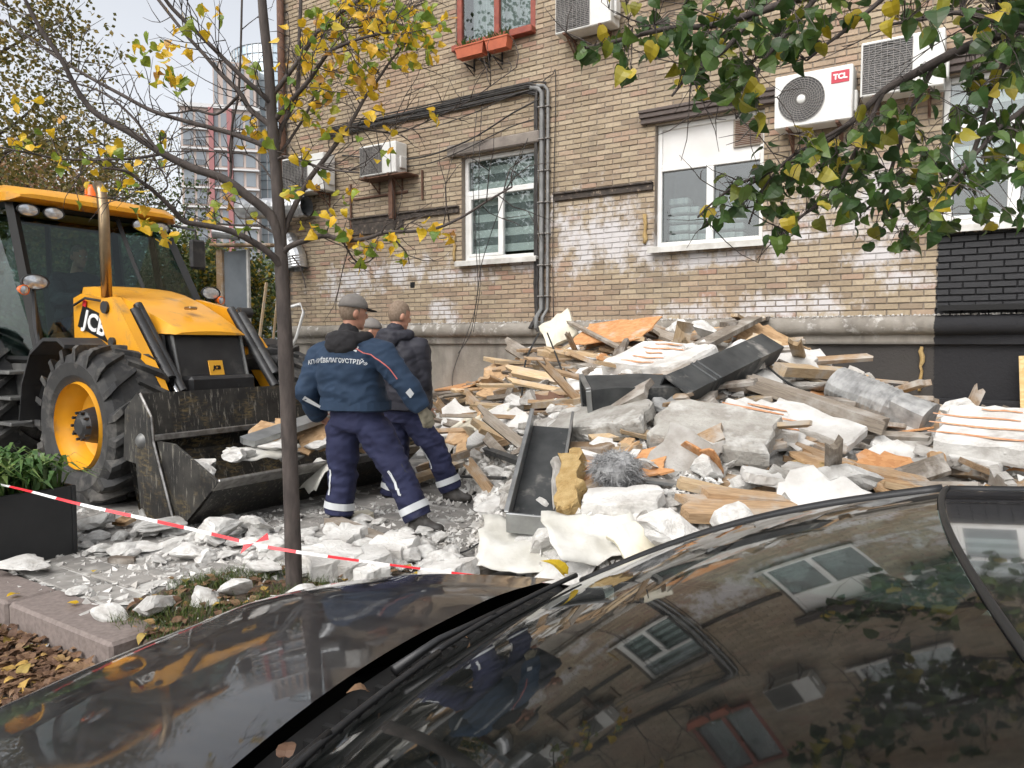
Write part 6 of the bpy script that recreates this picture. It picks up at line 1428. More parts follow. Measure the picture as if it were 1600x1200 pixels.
    if gloveR:
        for s in gloveR:
            b = B(); hand_geo(b, J['wr' + s], J['hd' + s], F_ * .6 + (R_ if s == 'L' else -R_) * .8, F_, 1.04, .55, 1.25); b.rcone(J['wr' + s] - V(J['hd' + s]).normalized() * .03, .042, J['wr' + s] + V(J['hd' + s]).normalized() * .03, .034)
            remesh(b, .006, 2).obj('glove', 'glove', t, smooth=True, world=True)
    return t
def jd(**k_): return {a: (DP(*v) if isinstance(v, tuple) else v) for a, v in k_.items()}
J1 = jd(head=(552, 489, 5.42), neck=(545, 529, 5.40), chest=(545, 575, 5.42), pelvis=(558, 652, 5.46), shL=(500, 557, 5.5), elL=(478, 612, 5.46), wrL=(500, 652, 5.66), shR=(598, 553, 5.33), elR=(636, 603, 5.27), wrR=(660, 641, 5.30),
        hipL=(536, 672, 5.50), knL=(536, 742, 5.52), anL=(528, 806, 5.50), toeL=V((0, 0, 0)), hipR=(584, 672, 5.42), knR=(624, 743, 5.36), anR=(655, 812, 5.30), toeR=V((0, 0, 0)))
J1['hdR'] = DP(676, 672, 5.34) - J1['wrR']; J1['hdL'] = V((.5, .6, -.5)); J1['toeL'] = V((J1['anL'].x, J1['anL'].y, .035)) + V((.06, .1, 0)); J1['toeR'] = V((J1['anR'].x, J1['anR'].y, .035)) + V((.1, -.02, 0))
person('man in navy work jacket and grey cap seen from behind beside the tree', J1, (.28, .96, 0), (.82, .55, -.12), None, cap='cap_grey', hood='hood_black', text='КП «КИЇВБЛАГОУСТРІЙ»', gloveR='R', heavy=1.06)
J2 = jd(head=(624, 494, 6.45), neck=(618, 524, 6.42), chest=(626, 572, 6.45), pelvis=(632, 640, 6.45), shL=(592, 545, 6.5), elL=(600, 600, 6.65), wrL=(640, 635, 6.8), shR=(655, 543, 6.38), elR=(660, 598, 6.4), wrR=(664, 640, 6.62),
        hipL=(618, 655, 6.5), knL=(622, 715, 6.5), anL=(610, 775, 6.5), toeL=V((0, 0, 0)), hipR=(648, 655, 6.42), knR=(682, 704, 6.38), anR=(706, 768, 6.36), toeR=V((0, 0, 0)))
J2['hdR'] = V((.5, .4, -.6)); J2['hdL'] = V((.6, .3, -.5)); J2['toeL'] = V((J2['anL'].x, J2['anL'].y, .035)) + V((.06, .06, 0)); J2['toeR'] = V((J2['anR'].x, J2['anR'].y, .035)) + V((.1, -.03, 0))
person('short haired man in black jacket and navy trousers facing the rubble', J2, (.62, .78, 0), (.78, .58, -.2), None, 1.5, hood='jacket_black', jac='jacket_black', heavy=.98)
def standing(x, y, fwd, h=1.75):
    F_ = V(fwd).normalized(); R_ = V((F_.y, -F_.x, 0)); o_ = V((x, y, 0)); k_ = h / 1.75
    P_ = lambda r_, f_, z: o_ + R_ * r_ * k_ + F_ * f_ * k_ + V((0, 0, z * k_))
    return dict(head=P_(0, .04, 1.63), neck=P_(0, 0, 1.45), chest=P_(0, 0, 1.25), pelvis=P_(0, 0, .93), shL=P_(-.19, 0, 1.40), elL=P_(-.25, .0, 1.13), wrL=P_(-.22, .16, .92), shR=P_(.19, 0, 1.40), elR=P_(.25, 0, 1.13), wrR=P_(.22, .16, .92),
                hipL=P_(-.1, 0, .85), knL=P_(-.12, .03, .48), anL=P_(-.13, 0, .1), toeL=P_(-.14, .1, .035), hipR=P_(.1, 0, .85), knR=P_(.12, .03, .48), anR=P_(.13, 0, .1), toeR=P_(.14, .1, .035), hdL=F_ * .5 - V((0, 0, 1)), hdR=F_ * .5 - V((0, 0, 1)))
q = DP(574, 500, 7.6); person('man in a grey cap mostly hidden between the two workers', standing(q.x, q.y, (.9, .3, 0), 1.6), (.9, .3, 0), (.95, .2, -.1), None, cap='cap_grey', strips=False, jac='jacket_black')
# driver in the cab
def jp(x, y, z): return JM @ V((x, y, z))
jf = JM.to_3x3() @ V((1, 0, 0))
J4 = dict(head=jp(-2.12, 0, 2.32), neck=jp(-2.2, 0, 2.13), chest=jp(-2.22, 0, 1.93), pelvis=jp(-2.18, 0, 1.58), shL=jp(-2.2, .2, 2.06), elL=jp(-2.0, .3, 1.82), wrL=jp(-1.68, .16, 1.86), shR=jp(-2.2, -.2, 2.06), elR=jp(-2.0, -.3, 1.82), wrR=jp(-1.68, -.16, 1.86),
          hipL=jp(-2.08, .1, 1.56), knL=jp(-1.66, .14, 1.56), anL=jp(-1.55, .14, 1.34), toeL=jp(-1.43, .14, 1.29), hipR=jp(-2.08, -.1, 1.56), knR=jp(-1.66, -.14, 1.56), anR=jp(-1.55, -.14, 1.34), toeR=jp(-1.43, -.14, 1.29), hdL=jf * 1 + V((0, 0, .1)), hdR=jf * 1 + V((0, 0, .1)))
person('driver in dark clothes sitting behind the wheel of the yellow digger', J4, jf, jf + V((0, 0, -.1)), None, strips=False, jac='jacket_black', heavy=.9)
# ------------------------------------------------------------------ young tree with yellow leaves
def leaf_mesh(m, seed, w_=.5, curl=.15, heart=True):
    rg = random.Random(seed); b = B()
    half = [(0, .08), (.22, -.02), (.42, .10), (.48, .32), (.40, .58), (.22, .82), (.0, 1.08)] if heart else [(0, 0), (.2, .12), (.33, .35), (.3, .6), (.16, .85), (0, 1)]
    half = [(x * (1 + rg.uniform(-.12, .12)) * w_ / .5, y + rg.uniform(-.03, .03)) for (x, y) in half]
    mid = [(0, y) for (_, y) in half]
    zf = lambda x, y: -curl * (y - .3) ** 2 * 1.4 + abs(x) * (.35 + rg.uniform(-.1, .1)) * (1 if curl > 0 else -1) * .6
    n = len(half)
    for (x, y) in mid: b.v.append((0, y if y > .08 else .08, zf(0, y)))
    for sg in (-1, 1):
        for (x, y) in half: b.v.append((sg * x, y, zf(x, y)))
    for sg, o_ in ((-1, n), (1, 2 * n)):
        for i in range(n - 1):
            q = [i, o_ + i, o_ + i + 1, i + 1]
            if i == 0: q = [0, o_ + 1, 1]; 
            if i == n - 2: q = [i, o_ + i, i + 1]
            b.f.append(tuple(q if sg < 0 else q[::-1])); b.m.append(0)
    b.v.append((-.012, .1, .0)); b.v.append((.012, .1, 0)); b.v.append((0, -.4, .08)); k_ = len(b.v); b.f.append((k_ - 3, k_ - 2, k_ - 1)); b.m.append(0)
    return b.mesh('leaf', m)
def leafM(p, d, size, rg, droop=.6):
    y = (V((rg.gauss(0, 1), rg.gauss(0, 1), rg.gauss(0, .7))).normalized() * .8 + V((0, 0, -droop)) + V(d) * .3).normalized()
    return frame(p, y.cross(V((rg.gauss(0, 1), rg.gauss(0, 1), rg.gauss(0, 1)))).normalized(), y=y) @ Matrix.Scale(size, 4)
def crom(P, nn=6):
    out = []
    for i in range(len(P) - 1):
        p0, p1, p2, p3 = P[max(i - 1, 0)], P[i], P[i + 1], P[min(i + 2, len(P) - 1)]
        for q in range(nn): f = q / nn; out.append(.5 * ((2 * p1) + (p2 - p0) * f + (2 * p0 - 5 * p1 + 4 * p2 - p3) * f * f + (3 * p1 - p0 - 3 * p2 + p3) * f ** 3))
    out.append(P[-1]); return out
TY = 4.05
tb = GR(462, 935); tree = thing('young_linden_tree', 'slender young linden with bare grey branches and sparse yellow leaves', 'tree', V((tb.x, tb.y, 0)))
def branch(pts, r0, r1, dY=0, name='branch', m='bark', twigs=0, rg=rng, store=None, par=None, Y0=TY, px2m=1 / 285):
    P = [DP(x, y, Y0 + dY * (i / max(1, len(pts) - 1)) ** 1.0) for i, (x, y) in enumerate(pts)]; C_ = crom(P, 5); n = len(C_)
    rad = [(r0 + (r1 - r0) * i / (n - 1)) * px2m * (1 + .06 * noise.noise(C_[i] * 7)) for i in range(n)]
    b = B().tube(C_, rad, 8 if r0 > 3 else 6)
    tips = []
    for i in range(twigs):
        k_ = rg.randrange(n // 5, n); p = C_[k_]; d = (C_[min(k_ + 1, n - 1)] - C_[k_ - 1]).normalized(); sd_ = V((rg.gauss(0, 1), rg.gauss(0, .7), rg.gauss(.3, 1))); sd_ = (sd_ - d * sd_.dot(d)).normalized(); L = rg.uniform(.12, .45)
        q = [p]; dd = (d * .7 + sd_).normalized()
        for j_ in range(4): dd = (dd + V((rg.gauss(0, .25), rg.gauss(0, .25), rg.gauss(.03, .25)))).normalized(); q.append(q[-1] + dd * L / 4)
        b.tube(q, [.0034, .0028, .0022, .0017, .001], 4); tips.append(q)
        if rg.random() < .7:
            s2 = (dd.cross(V((rg.gauss(0, 1), rg.gauss(0, 1), rg.gauss(0, 1))))).normalized(); b.tube([q[2], q[2] + (dd + s2).normalized() * L * .25, q[2] + (dd + s2 * 1.3).normalized() * L * .45], [.0028, .002, .001], 4); tips.append([q[2], q[2] + (dd + s2 * 1.3).normalized() * L * .45])
    b.obj(name, m, par or tree, smooth=True, world=True)
    if store is not None: store += [(C_[k_], 1) for k_ in range(n // 3, n)] + [(t_[-1], 0) for t_ in tips] + [(t_[len(t_) // 2], 0) for t_ in tips]
    return C_
ST = []
branch([(462, 960), (460, 930), (456, 800), (450, 640), (444, 500), (440, 420), (438, 372), (433, 290), (426, 200), (420, 110), (411, 20), (406, -60), (404, -150)], 14.5, 5.5, 0, 'trunk')
BR = [([(440, 400), (426, 342), (385, 305), (348, 279), (300, 262), (255, 240), (200, 205), (150, 177), (120, 140), (96, 93), (60, 40), (30, -20)], 10, 3, -.35, 20), ([(430, 245), (420, 231), (360, 208), (300, 192), (240, 174), (190, 148), (144, 123), (90, 90), (40, 55), (-10, 25)], 5.5, 2, .3, 18), ([(428, 205), (417, 192), (390, 170), (375, 145), (345, 115), (318, 84), (288, 51), (240, -10)], 6, 3, .1, 12),
      ([(424, 165), (412, 150), (372, 114), (324, 66), (270, 14), (250, -15)], 5, 3, -.2, 10), ([(443, 425), (426, 400), (395, 378), (360, 361), (320, 352), (288, 346), (268, 325), (246, 304), (222, 285), (198, 268), (160, 262)], 7, 2, -.5, 14), ([(255, 240), (215, 247), (180, 249), (105, 249), (50, 240), (-10, 228)], 3, 1.4, -.2, 8), ([(249, 240), (228, 210), (210, 186), (180, 158), (150, 140), (110, 128)], 3.4, 1.5, .1, 8),
      ([(352, 284), (360, 276), (361, 240), (363, 195), (372, 150), (376, 80), (378, 0), (380, -40)], 3, 2, .2, 8), ([(372, 150), (340, 178), (305, 172), (280, 176), (245, 178)], 3, 1.6, .3, 6), ([(438, 372), (410, 354), (370, 352), (330, 348), (300, 340)], 3, 1.5, .5, 5), ([(425, 280), (395, 245), (350, 238), (300, 236), (250, 238)], 2, 1, .3, 8),
      ([(424, 150), (440, 130), (462, 100), (495, 51), (530, 22), (575, -10)], 5, 3, .1, 12), ([(432, 185), (445, 168), (480, 129), (500, 100), (519, 78), (564, 60), (610, 50)], 5, 2, -.3, 14), ([(434, 225), (438, 204), (455, 170), (465, 141), (467, 80), (470, 0), (471, -40)], 5, 3.4, .2, 10), ([(441, 372), (452, 340), (480, 285), (510, 245), (540, 204), (555, 180), (570, 153), (590, 125), (612, 93), (640, 60)], 6, 2, .3, 16),
      ([(434, 250), (446, 245), (480, 255), (510, 264), (561, 270)], 3.6, 1.6, -.3, 8), ([(441, 398), (455, 384), (501, 369), (525, 372), (544, 376), (575, 372), (604, 363), (672, 359), (720, 340), (760, 315), (800, 292)], 6, 1.6, -.3, 12), ([(535, 376), (546, 395), (556, 408), (573, 410), (585, 402)], 2.4, 1.2, .1, 4), ([(540, 204), (549, 198), (590, 205), (624, 207), (675, 186), (735, 156), (807, 105)], 2.4, 1, .5, 12), ([(456, 400), (470, 420), (478, 450)], 1.5, 1, 0, 0), ([(605, 363), (622, 380), (635, 395), (640, 412)], 2, 1, .1, 3),
      ([(430, 250), (455, 215), (480, 175), (495, 140), (515, 110)], 3.4, 2, .4, 8), ([(495, 51), (520, 40), (560, 42), (620, 20), (660, 5)], 2.5, 1.2, .2, 10), ([(246, 304), (262, 290), (250, 262), (236, 240)], 2, 1, 0, 4)]
for (p, r0, r1, dY, tw) in BR: branch(p, r0 * .82, r1 * .8, dY, twigs=int(tw * 1.6), store=ST)
lm = [leaf_mesh('leaf_yellow', i, .44 + .03 * i, .1 + .18 * i) for i in range(5)]
CL_ = [(520, 60, 79, 55), (590, 40, 91, 46), (640, 70, 61, 40), (660, 30, 34, 31), (560, 5, 37, 44), (500, 130, 40, 38), (560, 120, 37, 44), (470, 80, 22, 38), (480, 180, 19, 28), (590, 180, 10, 33), (450, 150, 13, 16), (230, 350, 14, 31), (265, 368, 8, 18), (250, 120, 10, 28), (280, 60, 16, 38), (225, 75, 10, 28), (255, 100, 11, 22), (285, 130, 7, 15), (65, 195, 11, 44), (100, 245, 7, 20), (150, 262, 13, 50), (200, 280, 10, 28), (255, 215, 5, 11), (260, 245, 4, 9), (400, 210, 14, 24), (420, 225, 8, 15), (385, 105, 7, 15), (540, 358, 14, 24), (500, 350, 10, 20), (575, 395, 11, 24), (555, 375, 8, 15), (610, 372, 8, 15), (672, 352, 8, 13), (625, 400, 5, 13), (365, 310, 8, 24), (340, 345, 10, 28), (385, 350, 7, 20), (30, 220, 5, 11), (545, 300, 5, 22), (500, 275, 5, 15), (680, 175, 5, 13), (480, 240, 7, 15), (455, 300, 7, 15), (600, 240, 5, 11), (30, 155, 4, 9), (185, 230, 5, 11), (310, 10, 7, 20), (345, 20, 5, 15), (705, 365, 4, 7), (520, 205, 8, 18)]
nl = 0; rg = random.Random(21); rest_l = B()
for (x, y, n, sp) in CL_:
    near = sorted(ST, key=lambda q: (visible(q[0])[0] - x) ** 2 + (visible(q[0])[1] - y) ** 2)[:14]
    for i in range(n):
        q = rg.choice(near)[0]; px, py = x + rg.gauss(0, sp * .55), y + rg.gauss(0, sp * .5); dpt = q.y + rg.uniform(-.12, .12); p = DP(px, py, dpt)
        M_ = MW[tree.name].inverted() @ leafM(p, (0, 0, 0), rg.uniform(.04, .062), rg); nl += 1
        if nl <= 300: link(lm[rg.randrange(5)], 'leaf', tree, M_)
        else:
            me = lm[rg.randrange(5)]; rest_l.add([tuple(v.co) for v in me.vertices], [tuple(f.vertices) for f in me.polygons], 0, M_)
        if rg.random() < .8 and nl < 300:
            near1 = min(near, key=lambda s_: (s_[0] - p).length)[0]
            # thin petiole twig reaching the leaf
            b_ = B().tube([near1, (near1 + p) / 2 + V((0, 0, .02)), p], [.002, .0016, .001], 3); rest_l.tw = getattr(rest_l, 'tw', B()); o_ = len(rest_l.tw.v); rest_l.tw.v += b_.v; rest_l.tw.f += [tuple(i_ + o_ for i_ in f) for f in b_.f]; rest_l.tw.m += b_.m
if rest_l.v: o = rest_l.obj('foliage', 'leaf_yellow', tree); o['kind'] = 'stuff'
o = rest_l.tw.obj('twigs', 'bark', tree, world=True); o['kind'] = 'stuff'
# ------------------------------------------------------------------ green linden hanging in from the right
tr0 = V((4.25, 3.35, ROAD)); tree2 = thing('green_linden_tree', 'linden with dark green leaves hanging in from the upper right', 'tree', tr0)
B().tube([tr0 + V((0, 0, -.1)), tr0 + V((.02, .02, 1.2)), tr0 + V((-.05, 0, 2.6)), tr0 + V((-.1, .05, 4.2)), tr0 + V((0, 0, 6))], [.2, .16, .14, .11, .07], 12).obj('trunk', 'bark', tree2, smooth=True, world=True)
ST2 = []; rg = random.Random(33)
def br2(pts, r0, r1, Y0, dY, tw): return branch(pts, r0, r1, dY, 'branch', 'bark', tw, rg, ST2, tree2, Y0, 1 / 330)
B2 = [([(1990, -80), (1800, -10), (1680, 20), (1597, 43), (1513, 73), (1463, 97), (1420, 120), (1380, 143), (1327, 193), (1270, 235), (1200, 270), (1140, 310)], 11, 2, 3.4, .0, 26), ([(1900, -140), (1700, -60), (1550, -30), (1400, -20), (1280, -10), (1180, 20), (1110, 40), (1040, 45), (960, 65), (915, 75)], 9, 2, 3.2, -.2, 26), ([(1600, 43), (1560, 120), (1540, 180), (1520, 240), (1490, 300), (1440, 350)], 5, 2, 3.4, -.2, 20), ([(1700, 60), (1640, 130), (1600, 170), (1560, 200), (1530, 235), (1480, 290)], 5, 2, 3.3, -.4, 18),
      ([(1463, 97), (1420, 180), (1400, 240), (1380, 300), (1350, 330)], 4, 2, 3.4, .2, 14), ([(1380, 143), (1340, 230), (1300, 300), (1250, 340), (1220, 370)], 4, 1.5, 3.4, -.1, 14), ([(1280, -10), (1230, 50), (1190, 100), (1170, 150), (1150, 185)], 4, 1.5, 3.1, 0, 14), ([(1180, 20), (1140, 70), (1105, 100), (1075, 120), (1050, 150)], 3.5, 1.5, 3.1, -.1, 12), ([(1400, -20), (1330, 40), (1290, 70), (1260, 95)], 3.5, 1.5, 3.1, .1, 10), ([(1597, 43), (1500, 20), (1440, 30), (1380, 40)], 4, 2, 3.0, 0, 10), ([(1200, 270), (1150, 290), (1110, 320), (1090, 340)], 2.5, 1.2, 3.35, 0, 8), ([(1327, 193), (1280, 220), (1230, 250), (1190, 300), (1170, 350)], 3, 1.2, 3.35, 0, 8)]
for (p, r0, r1, Y0, dY, tw) in B2: br2(p, r0, r1, Y0, dY, tw // 3)
lm2 = [leaf_mesh('leaf_green', 50 + i, .42 + .03 * i, .1 + .14 * i) for i in range(6)]
CL2 = [(925, 75, 9, 22), (960, 65, 11, 22), (985, 100, 7, 20), (1020, 50, 16, 28), (1060, 40, 18, 30), (1080, 95, 20, 34), (1130, 40, 26, 34), (1150, 110, 24, 32), (1170, 155, 12, 20), (1110, 130, 8, 25), (1200, 60, 22, 30), (1240, 70, 18, 28), (1270, 25, 20, 30), (1330, 15, 6, 25), (1420, 20, 6, 25), (1460, 45, 5, 16), (1180, 20, 16, 30), (1100, 10, 12, 30),
       (1110, 330, 8, 18), (1150, 310, 14, 24), (1190, 280, 18, 28), (1230, 260, 22, 30), (1220, 340, 18, 24), (1215, 370, 8, 14), (1270, 230, 24, 32), (1290, 290, 26, 34), (1330, 250, 24, 34), (1340, 300, 24, 34), (1360, 200, 18, 28), (1370, 340, 16, 26), (1390, 270, 22, 32), (1400, 180, 18, 28), (1430, 340, 18, 28), (1450, 240, 22, 34), (1430, 300, 20, 30), (1420, 370, 8, 16), (1440, 130, 14, 26), (1490, 280, 22, 30), (1500, 190, 20, 34), (1530, 120, 20, 34), (1560, 60, 20, 34), (1580, 20, 16, 30), (1560, 200, 18, 32), (1590, 260, 14, 24), (1530, 330, 10, 22), (1575, 130, 18, 30), (1590, 330, 6, 16), (1530, 250, 14, 26), (1480, 350, 8, 18), (1540, 20, 14, 26),
       (1650, 50, 40, 60), (1700, 150, 40, 70), (1660, 250, 30, 60), (1500, -60, 60, 90), (1250, -70, 60, 90), (1700, -40, 50, 90), (1000, -50, 20, 60), (1900, 100, 40, 120), (1800, -150, 60, 150), (1500, -250, 80, 200)]
nl = 0; rl = B(); tw = B()
for (x, y, n, sp) in CL2:
    near = sorted(ST2, key=lambda q: (visible(q[0])[0] - x) ** 2 + (visible(q[0])[1] - y) ** 2)[:14]
    for i in range(n):
        q = rg.choice(near)[0]; px, py = x + rg.gauss(0, sp * .62), y + rg.gauss(0, sp * .62); p = DP(px, py, q.y + rg.gauss(0, .16)); me = lm2[rg.randrange(6)]; M_ = MW[tree2.name].inverted() @ leafM(p, (0, 0, 0), rg.uniform(.046, .08), rg, .9)
        inside = 0 < px < 1600 and 0 < py < 420
        if inside and nl < 300 and i % 3 != 2: link(me, 'leaf', tree2, M_); nl += 1
        else: rl.add([tuple(v.co) for v in me.vertices], [tuple(f.vertices) for f in me.polygons], 0, M_)
        nr_ = min(near, key=lambda s_: (s_[0] - p).length)[0]; tw.tube([nr_, (nr_ + p) / 2 + V((0, 0, .02)), p], [.0022, .0018, .001], 3)
o = rl.obj('foliage', 'leaf_green', tree2); o['kind'] = 'stuff'; o = tw.obj('twigs', 'bark', tree2, world=True); o['kind'] = 'stuff'
# crown above and out of the picture, so that the bonnet and roof mirror it
# ------------------------------------------------------------------ grass, fallen leaves
gb = B(); rg = random.Random(4)
xs_ = [p[0] for p in GRASS]; ys_ = [p[1] for p in GRASS]
for i in range(16000):
    x, y = rg.uniform(min(xs_), max(xs_)), rg.uniform(min(ys_), max(ys_))
    if not in_poly(x, y, GRASS) or noise.noise(V((x, y, 0)) * 3.2) < -.02 + rg.uniform(-.2, .2): continue
    p = V((x, y, gz(x, y))); h = rg.uniform(.025, .085); d = V((rg.gauss(0, .35), rg.gauss(0, .35), 1)) * h; sv = V((rg.uniform(-1, 1), rg.uniform(-1, 1), 0)).normalized() * .0016
    m_ = p + d * .6; gb.add([p - sv, p + sv, m_ + sv * .8, p + d + V((d.x, d.y, 0)) * .5, m_ - sv * .8], [(0, 1, 2, 4), (4, 2, 3)])
tag(gb.obj('grass', 'grass_blade'), 'thin green grass around the foot of the young tree', 'grass', kind='stuff')
lb = B(); lmm = [leaf_mesh('leaf_litter', 80 + i, .45, .6) for i in range(4)]
for i in range(2600):
    if i % 4 == 0: q = GR(rg.uniform(120, 640), rg.uniform(890, 1040))
    else: q = GR(rg.uniform(-60, 180), rg.uniform(985, 1150), -.12)
    s_, n_ = sn(q)
    if i % 4 and (n_ > 1.75 or q.x > -1.2): continue
    if i % 4 == 0 and not in_poly(q.x, q.y, GRASS): continue
    me = lmm[i % 4]; p = V((q.x, q.y, gz(q.x, q.y) + rg.uniform(.008, .04)))
    lb.add([tuple(v.co) for v in me.vertices], [tuple(f.vertices) for f in me.polygons], 0, Matrix.Translation(p) @ Matrix.Rotation(rg.uniform(0, 6.28), 4, 'Z') @ Matrix.Rotation(rg.gauss(0, .5), 4, 'X') @ Matrix.Scale(rg.uniform(.035, .065), 4))
tag(lb.obj('leaf_litter', 'leaf_litter'), 'brown fallen leaves covering the soil at the lower left', 'leaves', kind='stuff')
for (px, py, lab, sz) in ((28, 937, 'single orange leaf on the paving at the left edge', .06), (148, 900, 'small yellow leaf on the paving', .04), (645, 905, 'orange leaf on the grass beside the white slabs', .06), (121, 953, 'pale yellow leaf beside the kerb', .05)):
    q = GR(px, py); put(lm[1], 'fallen_leaf', Matrix.Translation(q + V((0, 0, .035))) @ Matrix.Rotation(px, 4, 'Z') @ Matrix.Rotation(.25, 4, 'X') @ Matrix.Scale(sz, 4), lab, 'leaf')
# ------------------------------------------------------------------ planter
pc = GR(119, 868); PM = Matrix.Translation((pc.x, pc.y, 0)) @ Matrix.Rotation(WA, 4, 'Z')
pl_ = thing('planter', 'square black planter box with leafy green plants at the left edge', 'planter', PM)
b = B(); W_, D_, H_ = .95, .62, .46
for (cx, cy, sx, sy) in ((-W_ / 2, -D_, W_, .03), (-W_ / 2, 0, W_, .03), (-.015, -D_ / 2, .03, D_ - .03), (-W_ + .015, -D_ / 2, .03, D_ - .03)): b.box((cx, cy, H_ / 2), (sx, sy, H_), ch=.005)
b.obj('box', 'planter_black', pl_); B().box((-W_ / 2, -D_ / 2, H_ - .06), (W_ - .06, D_ - .06, .04)).obj('soil', 'soil', pl_)
b = B(); b.add([(-.24, -.016 - D_, .40), (-.2, -.016 - D_, .40), (-.21, -.016 - D_, .25), (-.225, -.016 - D_, .18)], [(0, 1, 2, 3)]); b.v = [(x, y - .002, z) for (x, y, z) in b.v]; b.obj('drip_stain', 'white_paint', pl_)
b = B(); rg = random.Random(12)
for i in range(620):
    p = V((rg.uniform(-W_ + .05, -.03), rg.uniform(-D_ + .04, -.04), H_ - .05)); a = rg.uniform(0, 6.28); h = rg.uniform(.12, .26); o_ = rg.uniform(.05, .2); d = V((math.cos(a), math.sin(a), 0)); sv = V((-d.y, d.x, 0)) * rg.uniform(.008, .016)
    q1 = p + d * o_ * .4 + V((0, 0, h * .8)); q2 = p + d * o_ + V((0, 0, h)); q3 = p + d * o_ * 1.7 + V((0, 0, h * .7)); b.add([p - sv * .4, p + sv * .4, q1 + sv, q2 + sv, q3, q2 - sv, q1 - sv], [(0, 1, 2, 6), (6, 2, 3, 5), (5, 3, 4)])
o = b.obj('plants', 'plant_leaf', pl_); o['kind'] = 'stuff'
# ------------------------------------------------------------------ red and white barrier tape
TP = [DP(-140, 735, 4.6), DP(0, 757, 4.35), DP(130, 789, 4.2), DP(300, 827, 4.05), DP(400, 851, 3.98), DP(462, 862, 3.93), DP(560, 876, 3.95), DP(700, 894, 3.9), DP(800, 907, 3.85), DP(880, 917, 3.85), DP(960, 935, 3.8)]
TC = crom(TP, 14); tl = [0]
for i in range(len(TC) - 1): tl.append(tl[-1] + (TC[i + 1] - TC[i]).length)
tp = thing('barrier_tape', 'red and white barrier tape stretched across in front of the tree', 'tape', V((TC[40].x, TC[40].y, 0)))
L = 0; seg = .17; si = 0
def at_len(l):
    for i in range(len(tl) - 1):
        if l <= tl[i + 1]: return TC[i].lerp(TC[i + 1], (l - tl[i]) / max(1e-6, tl[i + 1] - tl[i]))
    return TC[-1]
while L < tl[-1] - .02:
    b = B(); pr = None
    for q in range(5):
        l = min(tl[-1], L + seg * q / 4); p = at_len(l); tw_ = .75 + .5 * math.sin(l * 2.3); up = V((0, math.sin(tw_), math.cos(tw_))) * .0095
        if pr: b.add([pr[0], p - up, p + up, pr[1]], [(0, 1, 2, 3)])
        pr = (p - up, p + up)
    b.obj('stripe', 'tape_red' if si % 2 else 'tape_white', tp, world=True); L += seg; si += 1
b = B(); p = DP(398, 848, 3.97)
for d in (V((-.06, 0, -.03)), V((.07, 0, .035))): b.add([p, p + d + V((0, 0, .02)), p + d * 1.2 - V((0, .02, .02))], [(0, 1, 2)])
b.obj('knot', 'tape_red', tp, world=True)
# ------------------------------------------------------------------ dark grey car in the foreground
CM = Matrix(((CF.x, CL.x, 0, CO.x), (CF.y, CL.y, 0, CO.y), (0, 0, 1, -.168), (0, 0, 0, 1)))
car = thing('parked_car', 'dark grey car parked in the foreground with a glossy bonnet and dark windscreen', 'car', CM)
def grid(fn, nu, nv, flip=False):
    b = B()
    for i in range(nu + 1):
        for j_ in range(nv + 1): b.v.append(tuple(fn(i / nu, j_ / nv)))
    for i in range(nu):
        for j_ in range(nv):
            q = i * (nv + 1) + j_; f = (q, q + nv + 1, q + nv + 2, q + 1); b.f.append(f[::-1] if flip else f); b.m.append(0)
    return b
def li(xs_, ys_, x):
    # smooth monotone-ish interpolation (catmull-rom on the table)
    if x >= xs_[0]: return ys_[0]
    if x <= xs_[-1]: return ys_[-1]
    for i in range(len(xs_) - 1):
        if xs_[i] >= x >= xs_[i + 1]:
            f = (xs_[i] - x) / (xs_[i] - xs_[i + 1]); p0, p1, p2, p3 = ys_[max(i - 1, 0)], ys_[i], ys_[i + 1], ys_[min(i + 2, len(ys_) - 1)]
            return .5 * (2 * p1 + (p2 - p0) * f + (2 * p0 - 5 * p1 + 4 * p2 - p3) * f * f + (3 * p1 - p0 - 3 * p2 + p3) * f ** 3)
def hz(x): return .99 - .045 * max(0, x) - .075 * x * abs(x) - 2.3 * max(0, x - 1.12) ** 2
def hwid(x): return .888 - .045 * x * x - 1.2 * max(0, x - 1.0) ** 2
def cowl_x(y): return .17 - .17 * (y / .8) ** 2
def hood(u, v):
    y = -1 + 2 * v; x = 1.48 + (cowl_x(y * .74) + .015 - 1.48) * (1 - (1 - u) ** 1.25)
    x = x - .16 * (y ** 4) * max(0, (x - .9) / .6)
    w_ = hwid(x) * .86; z = hz(x); yy = y * w_
    crease = .006 * math.exp(-((abs(y) - .66) / .16) ** 2)
    return V((x, yy, z - .035 * y * y - .03 * max(0, abs(y) - .8) + crease))
hb = grid(hood, 48, 40).obj('bonnet', 'car_paint', car, smooth=True)
